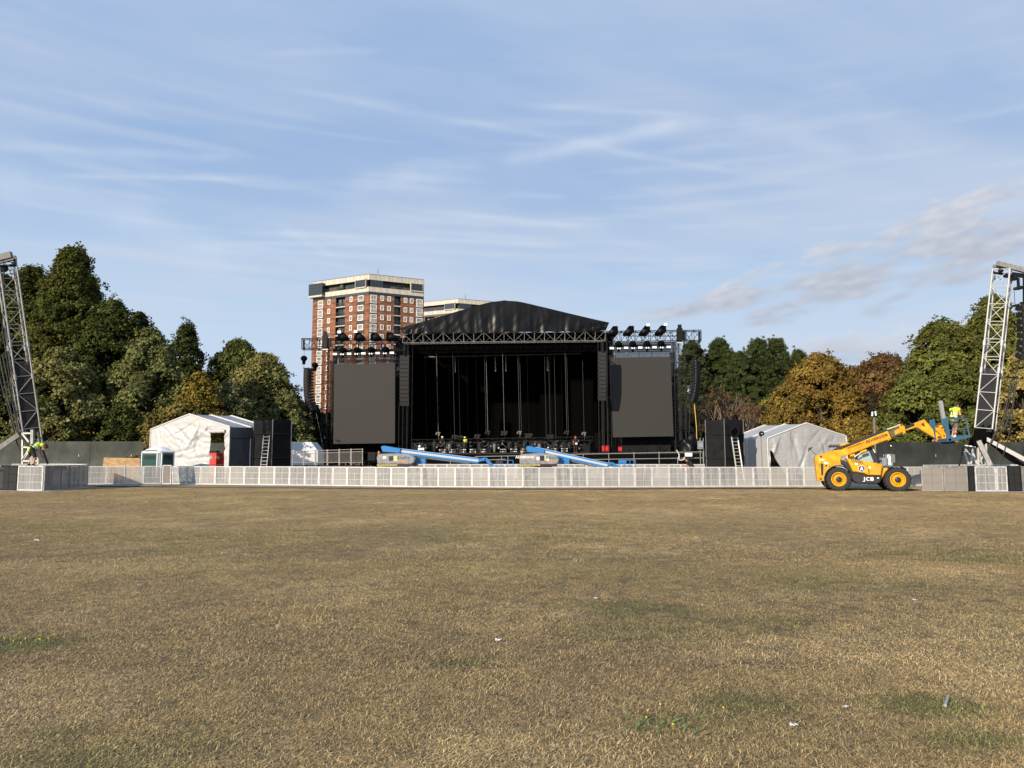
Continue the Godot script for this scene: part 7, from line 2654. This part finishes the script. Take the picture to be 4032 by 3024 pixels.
func person(label: String, at: Vector3, yaw: float, pose: Dictionary, wear: Dictionary, cell: float) -> void:
	var j := {"hip": Vector3(0, 0.95, 0), "chest": Vector3(0, 1.32, 0), "neck": Vector3(0, 1.5, 0), "head": Vector3(0, 1.64, 0.02), "look": Vector3(0, 0, 1)}
	for s in [-1, 1]:
		var t := "l" if s < 0 else "r"
		j["sh" + t] = Vector3(0.19 * s, 1.43, 0)
		j["el" + t] = Vector3(0.25 * s, 1.15, -0.03)
		j["wr" + t] = Vector3(0.26 * s, 0.9, 0.06)
		j["hj" + t] = Vector3(0.095 * s, 0.92, 0)
		j["kn" + t] = Vector3(0.11 * s, 0.5, 0.03)
		j["an" + t] = Vector3(0.12 * s, 0.09, -0.02)
	for k in pose:
		j[k] = pose[k]
	var o := thing("person", label, "person", at)
	o.rotation.y = yaw
	var b := B.new()
	var lo: Vector3 = j.hip
	var torso := [[lo, j.chest, 0.125, 0.14], [j.chest, j.neck, 0.13, 0.06], [j.shl, j.shr, 0.07, 0.07], [j.hjl, j.hjr, 0.09, 0.09]]
	var bones := torso.duplicate()
	bones.append([j.neck, j.head, 0.055, 0.06])
	for t in ["l", "r"]:
		bones.append([j["sh" + t], j["el" + t], 0.055, 0.042])
		bones.append([j["el" + t], j["wr" + t], 0.043, 0.028])
		bones.append([j["hj" + t], j["kn" + t], 0.085, 0.056])
		bones.append([j["kn" + t], j["an" + t], 0.058, 0.038])
	flesh(b, bones, cell, 0.05)
	var look: Vector3 = j.look.normalized()
	var up: Vector3 = (j.head - j.neck).normalized()
	up = (up - look * up.dot(look) * 0.6).normalized()
	var sd := up.cross(look).normalized()
	var h: Vector3 = j.head
	flesh(b, [[h - up * 0.02 + look * 0.01, h + up * 0.045 - look * 0.01, 0.082, 0.092], [h - up * 0.085 + look * 0.035, h - up * 0.05 + look * 0.03, 0.045, 0.055], [h - up * 0.01 + look * 0.09, h - up * 0.035 + look * 0.108, 0.012, 0.016], [h + sd * 0.088 - up * 0.01, h + sd * 0.092 + up * 0.025, 0.012, 0.016], [h - sd * 0.088 - up * 0.01, h - sd * 0.092 + up * 0.025, 0.012, 0.016], [h - up * 0.062 + look * 0.078 - sd * 0.02, h - up * 0.062 + look * 0.078 + sd * 0.02, 0.009, 0.009], [j.neck, h, 0.052, 0.055]], cell * 0.5, 0.02)
	for t in ["l", "r"]:
		var w: Vector3 = j["wr" + t]
		var dir: Vector3 = (w - j["el" + t]).normalized()
		var side := dir.cross(Vector3(0, 0, 1) if absf(dir.z) < 0.8 else Vector3(0, 1, 0)).normalized() * (1.0 if t == "l" else -1.0)
		flesh(b, hand_bones(w, dir, side, 0.6), 0.008 if cell < 0.028 else 0.012, 0.008)
	own("body", b, M.skin, o)
	var ey := B.new()
	for s in [-1.0, 1.0]:
		ey.ball(h + up * 0.015 + look * 0.09 + sd * 0.032 * s, Vector3(0.011, 0.009, 0.009), 8)
	own("eyes", ey, M.eye_dark, o)
	var tp := B.new()
	var g := 0.022
	var tb := []
	for s in torso:
		tb.append([s[0], s[1], s[2] + g, s[3] + g])
	tb[1] = [j.chest, j.chest.lerp(j.neck, 0.75), 0.13 + g, 0.085 + g]
	tb[3] = [j.hip + (j.chest - j.hip) * 0.05, j.chest, 0.125 + g, 0.14 + g]
	if wear.sleeve > 0.0:
		for t in ["l", "r"]:
			tb.append([j["sh" + t], j["sh" + t].lerp(j["el" + t], minf(1.0, wear.sleeve * 2.0)), 0.06 + g, 0.05 + g])
			if wear.sleeve > 0.5:
				tb.append([j["el" + t], j["el" + t].lerp(j["wr" + t], 0.92), 0.045 + g, 0.032 + g])
	flesh(tp, tb, cell, 0.04)
	var top := own("top", tp, M[wear.top], o)
	if wear.has("band"):
		var bd := B.new()
		for q in [0.25, 0.62]:
			var p: Vector3 = j.hip.lerp(j.chest, q)
			bd.lathe([Vector2(0.158, -0.022), Vector2(0.172, -0.02), Vector2(0.172, 0.02), Vector2(0.158, 0.022)], p, j.chest - j.hip, 20)
		own("reflective_band", bd, M.lamp_white, top)
		var hn := B.new()
		var ax2: Vector3 = (j.chest - j.hip).normalized()
		var fx: Vector3 = ax2.cross(Vector3.RIGHT).normalized()
		for s in [-1.0, 1.0]:
			hn.path([j.hip + Vector3(0.12 * s, 0, 0) - fx * -0.15, j.chest - fx * -0.185 + Vector3(0.02 * s, 0, 0), j["shl" if s < 0 else "shr"] * 0.75 + j.neck * 0.25 + ax2 * 0.06, j.chest - fx * 0.175 + Vector3(0.09 * s, 0, 0), j.hip - fx * 0.16 + Vector3(0.12 * s, 0, 0)], 0.018, 6)
		hn.lathe([Vector2(0.15, -0.03), Vector2(0.168, -0.03), Vector2(0.168, 0.03), Vector2(0.15, 0.03)], j.hip, ax2, 18)
		own("harness", hn, M.black_clothes, top)
	var bt := B.new()
	var bb := [[j.hjl, j.hjr, 0.09 + g, 0.09 + g], [j.hip, j.hip.lerp(j.chest, 0.2), 0.12 + g, 0.12 + g]]
	for t in ["l", "r"]:
		bb.append([j["hj" + t], j["hj" + t].lerp(j["kn" + t], minf(1.0, wear.leg * 2.0)), 0.09 + g, 0.066 + g])
		if wear.leg > 0.5:
			bb.append([j["kn" + t], j["an" + t], 0.06 + g, 0.042 + g])
	flesh(bt, bb, cell, 0.04)
	own("trousers" if wear.leg > 0.5 else "shorts", bt, M[wear.bottom], o)
	for t in ["l", "r"]:
		var sh := B.new()
		var a: Vector3 = j["an" + t]
		var toe: Vector3 = j.get("toe", Vector3(0, 0, 1))
		flesh(sh, [[a + Vector3(0, 0.02, 0), a - Vector3(0, 0.03, 0) - toe * 0.04, 0.05, 0.05], [a - Vector3(0, 0.035, 0) - toe * 0.03, a - Vector3(0, 0.045, 0) + toe * 0.17, 0.048, 0.042]], cell * 0.6, 0.03)
		own("shoe", sh, M[wear.shoe], o)
	var hr := B.new()
	if wear.head == "hair":
		flesh(hr, [[h + up * 0.05 - look * 0.022, h + up * 0.06 + look * 0.02, 0.094, 0.086], [h + up * 0.02 - look * 0.04, h - up * 0.05 - look * 0.045, 0.085, 0.06]], cell * 0.5, 0.02)
		own("hair", hr, M.dark_hair, o)
	else:
		hr.lathe([Vector2(0.122, 0.0), Vector2(0.118, 0.05), Vector2(0.095, 0.1), Vector2(0.05, 0.13), Vector2(0.0, 0.135)], h + up * 0.03, up, 18)
		hr.box(h + up * 0.035 + look * 0.13, Vector3(0.17, 0.015, 0.1), Basis(sd, up, look))
		own("hard_hat" if wear.head == "hat_yellow" else "cap", hr, M[wear.head], o)

func people() -> void:
	var pd := 35.85
	person("worker in yellow vest and grey shorts standing in the blue basket, facing the mast", P(3760, 1726, pd), 1.95, {"hip": Vector3(0, 0.94, -0.04), "chest": Vector3(0, 1.28, 0.06), "neck": Vector3(0, 1.45, 0.14), "head": Vector3(0.0, 1.56, 0.22), "look": Vector3(0.1, -0.55, 1), "shl": Vector3(-0.19, 1.38, 0.1), "shr": Vector3(0.19, 1.38, 0.1), "elr": Vector3(0.24, 1.13, 0.14), "wrr": Vector3(0.2, 0.93, 0.3), "ell": Vector3(-0.25, 1.13, 0.12), "wrl": Vector3(-0.2, 0.96, 0.32), "knr": Vector3(0.13, 0.5, 0.14), "anr": Vector3(0.14, 0.09, 0.0), "knl": Vector3(-0.1, 0.5, 0.0), "anl": Vector3(-0.11, 0.09, -0.14)},
		{"top": "hi_vis", "sleeve": 0.0, "band": true, "bottom": "grey_short", "leg": 0.46, "shoe": "shoe_white", "head": "hair"}, 0.022)
	person("worker in yellow vest and black shorts bending down at the foot of the grey mast", Vector3(P(128, 1830, 37.3).x, 1.18, -37.3), 2.55, {"hip": Vector3(0, 0.86, -0.12), "chest": Vector3(0, 1.05, 0.2), "neck": Vector3(0, 1.06, 0.4), "head": Vector3(0, 1.0, 0.53), "look": Vector3(0, -1, 0.4), "shl": Vector3(-0.19, 1.06, 0.33), "shr": Vector3(0.19, 1.06, 0.33), "ell": Vector3(-0.22, 0.78, 0.4), "wrl": Vector3(-0.16, 0.54, 0.46), "elr": Vector3(0.22, 0.78, 0.4), "wrr": Vector3(0.14, 0.54, 0.46), "hjl": Vector3(-0.1, 0.84, -0.1), "hjr": Vector3(0.1, 0.84, -0.1), "knl": Vector3(-0.22, 0.46, 0.0), "anl": Vector3(-0.24, 0.09, -0.06), "knr": Vector3(0.22, 0.46, 0.0), "anr": Vector3(0.24, 0.09, -0.06)},
		{"top": "hi_vis", "sleeve": 0.0, "band": true, "bottom": "black_clothes", "leg": 0.46, "shoe": "black_clothes", "head": "hair"}, 0.022)
	var arms := {"wrl": Vector3(-0.12, 1.05, 0.3), "ell": Vector3(-0.26, 1.14, 0.05), "wrr": Vector3(0.14, 1.02, 0.3), "elr": Vector3(0.27, 1.12, 0.06)}
	person("stage hand in black with a pale yellow hard hat behind the deck girder", Vector3(P(1741, 1760, 82.2).x, 2.1, -82.2), 0.5, arms, {"top": "black_clothes", "sleeve": 0.25, "bottom": "black_clothes", "leg": 1.0, "shoe": "black_clothes", "head": "hat_yellow"}, 0.034)
	person("stage hand with a yellow hard hat and vest, half hidden behind the deck girder", Vector3(P(1831, 1760, 83.4).x, 2.1, -83.4), -0.5, arms, {"top": "hi_vis", "sleeve": 0.0, "bottom": "black_clothes", "leg": 1.0, "shoe": "black_clothes", "head": "hat_yellow"}, 0.034)
	person("stage hand in red cap and red boots on deck, nearest the shadowed screen", Vector3(P(2266, 1780, 81.0).x, 2.1, -81.0), 0.3, {"wrl": Vector3(-0.32, 0.95, 0.16), "elr": Vector3(0.33, 1.18, 0.06), "wrr": Vector3(0.3, 1.32, 0.22)}, {"top": "black_clothes", "sleeve": 0.22, "bottom": "black_clothes", "leg": 1.0, "shoe": "red_paint", "head": "red_paint"}, 0.034)
	person("dark haired man in black t-shirt stooping behind the front barriers by the cloth tower", P(2722, 1864, 55.0) * Vector3(1, 0, 1), -2.0, {"hip": Vector3(0, 0.9, -0.1), "chest": Vector3(0, 1.2, 0.1), "neck": Vector3(0, 1.34, 0.24), "head": Vector3(0, 1.43, 0.33), "look": Vector3(0, -0.5, 1), "shl": Vector3(-0.19, 1.28, 0.18), "shr": Vector3(0.19, 1.28, 0.18), "ell": Vector3(-0.26, 1.02, 0.28), "wrl": Vector3(-0.16, 0.86, 0.46), "elr": Vector3(0.26, 1.02, 0.28), "wrr": Vector3(0.16, 0.86, 0.46)}, {"top": "black_clothes", "sleeve": 0.28, "bottom": "black_clothes", "leg": 1.0, "shoe": "black_clothes", "head": "hair"}, 0.03)

# ---------------------------------------------------------------- the scene
func _ready() -> void:
	rng.seed = 4242
	noise.seed = 9
	noise.frequency = 0.018
	noise.fractal_octaves = 4
	var cam := Camera3D.new()
	cam.name = "camera"
	cam.fov = 54.22
	cam.near = 0.05
	cam.far = 2000.0
	cam.position = Vector3(0, EYE, 0)
	cam.rotation.x = PITCH
	add_child(cam)
	cam.current = true
	var az := deg_to_rad(36.0)      # the sun stands behind the camera, over its shoulder
	var el := deg_to_rad(19.5)
	sun_dir = Vector3(-sin(az) * cos(el), sin(el), cos(az) * cos(el))
	var sun := DirectionalLight3D.new()
	sun.name = "sun"
	sun.light_energy = 1.6
	sun.light_color = Color(1.0, 0.935, 0.84)
	sun.light_angular_distance = 0.53
	sun.shadow_enabled = true
	add_child(sun)
	sun.look_at_from_position(sun_dir * 50.0, Vector3.ZERO, Vector3.UP)
	var env := Environment.new()
	env.background_mode = Environment.BG_SKY
	var sky := Sky.new()
	var pano := PanoramaSkyMaterial.new()
	pano.panorama = sky_picture()
	sky.sky_material = pano
	env.sky = sky
	env.tonemap_mode = Environment.TONE_MAPPER_LINEAR
	env.background_energy_multiplier = 0.77
	env.tonemap_exposure = 1.3
	env.sdfgi_enabled = true
	env.ssao_enabled = true
	env.ssil_enabled = true
	var we := WorldEnvironment.new()
	we.name = "world_environment"
	we.environment = env
	add_child(we)
	materials()
	ground()
	towers()
	trees()
	stage()
	rig()
	site_bits()
	barriers()
	masts()
	lifts()
	telehandler()
	work_platform()
	people()
	grass()
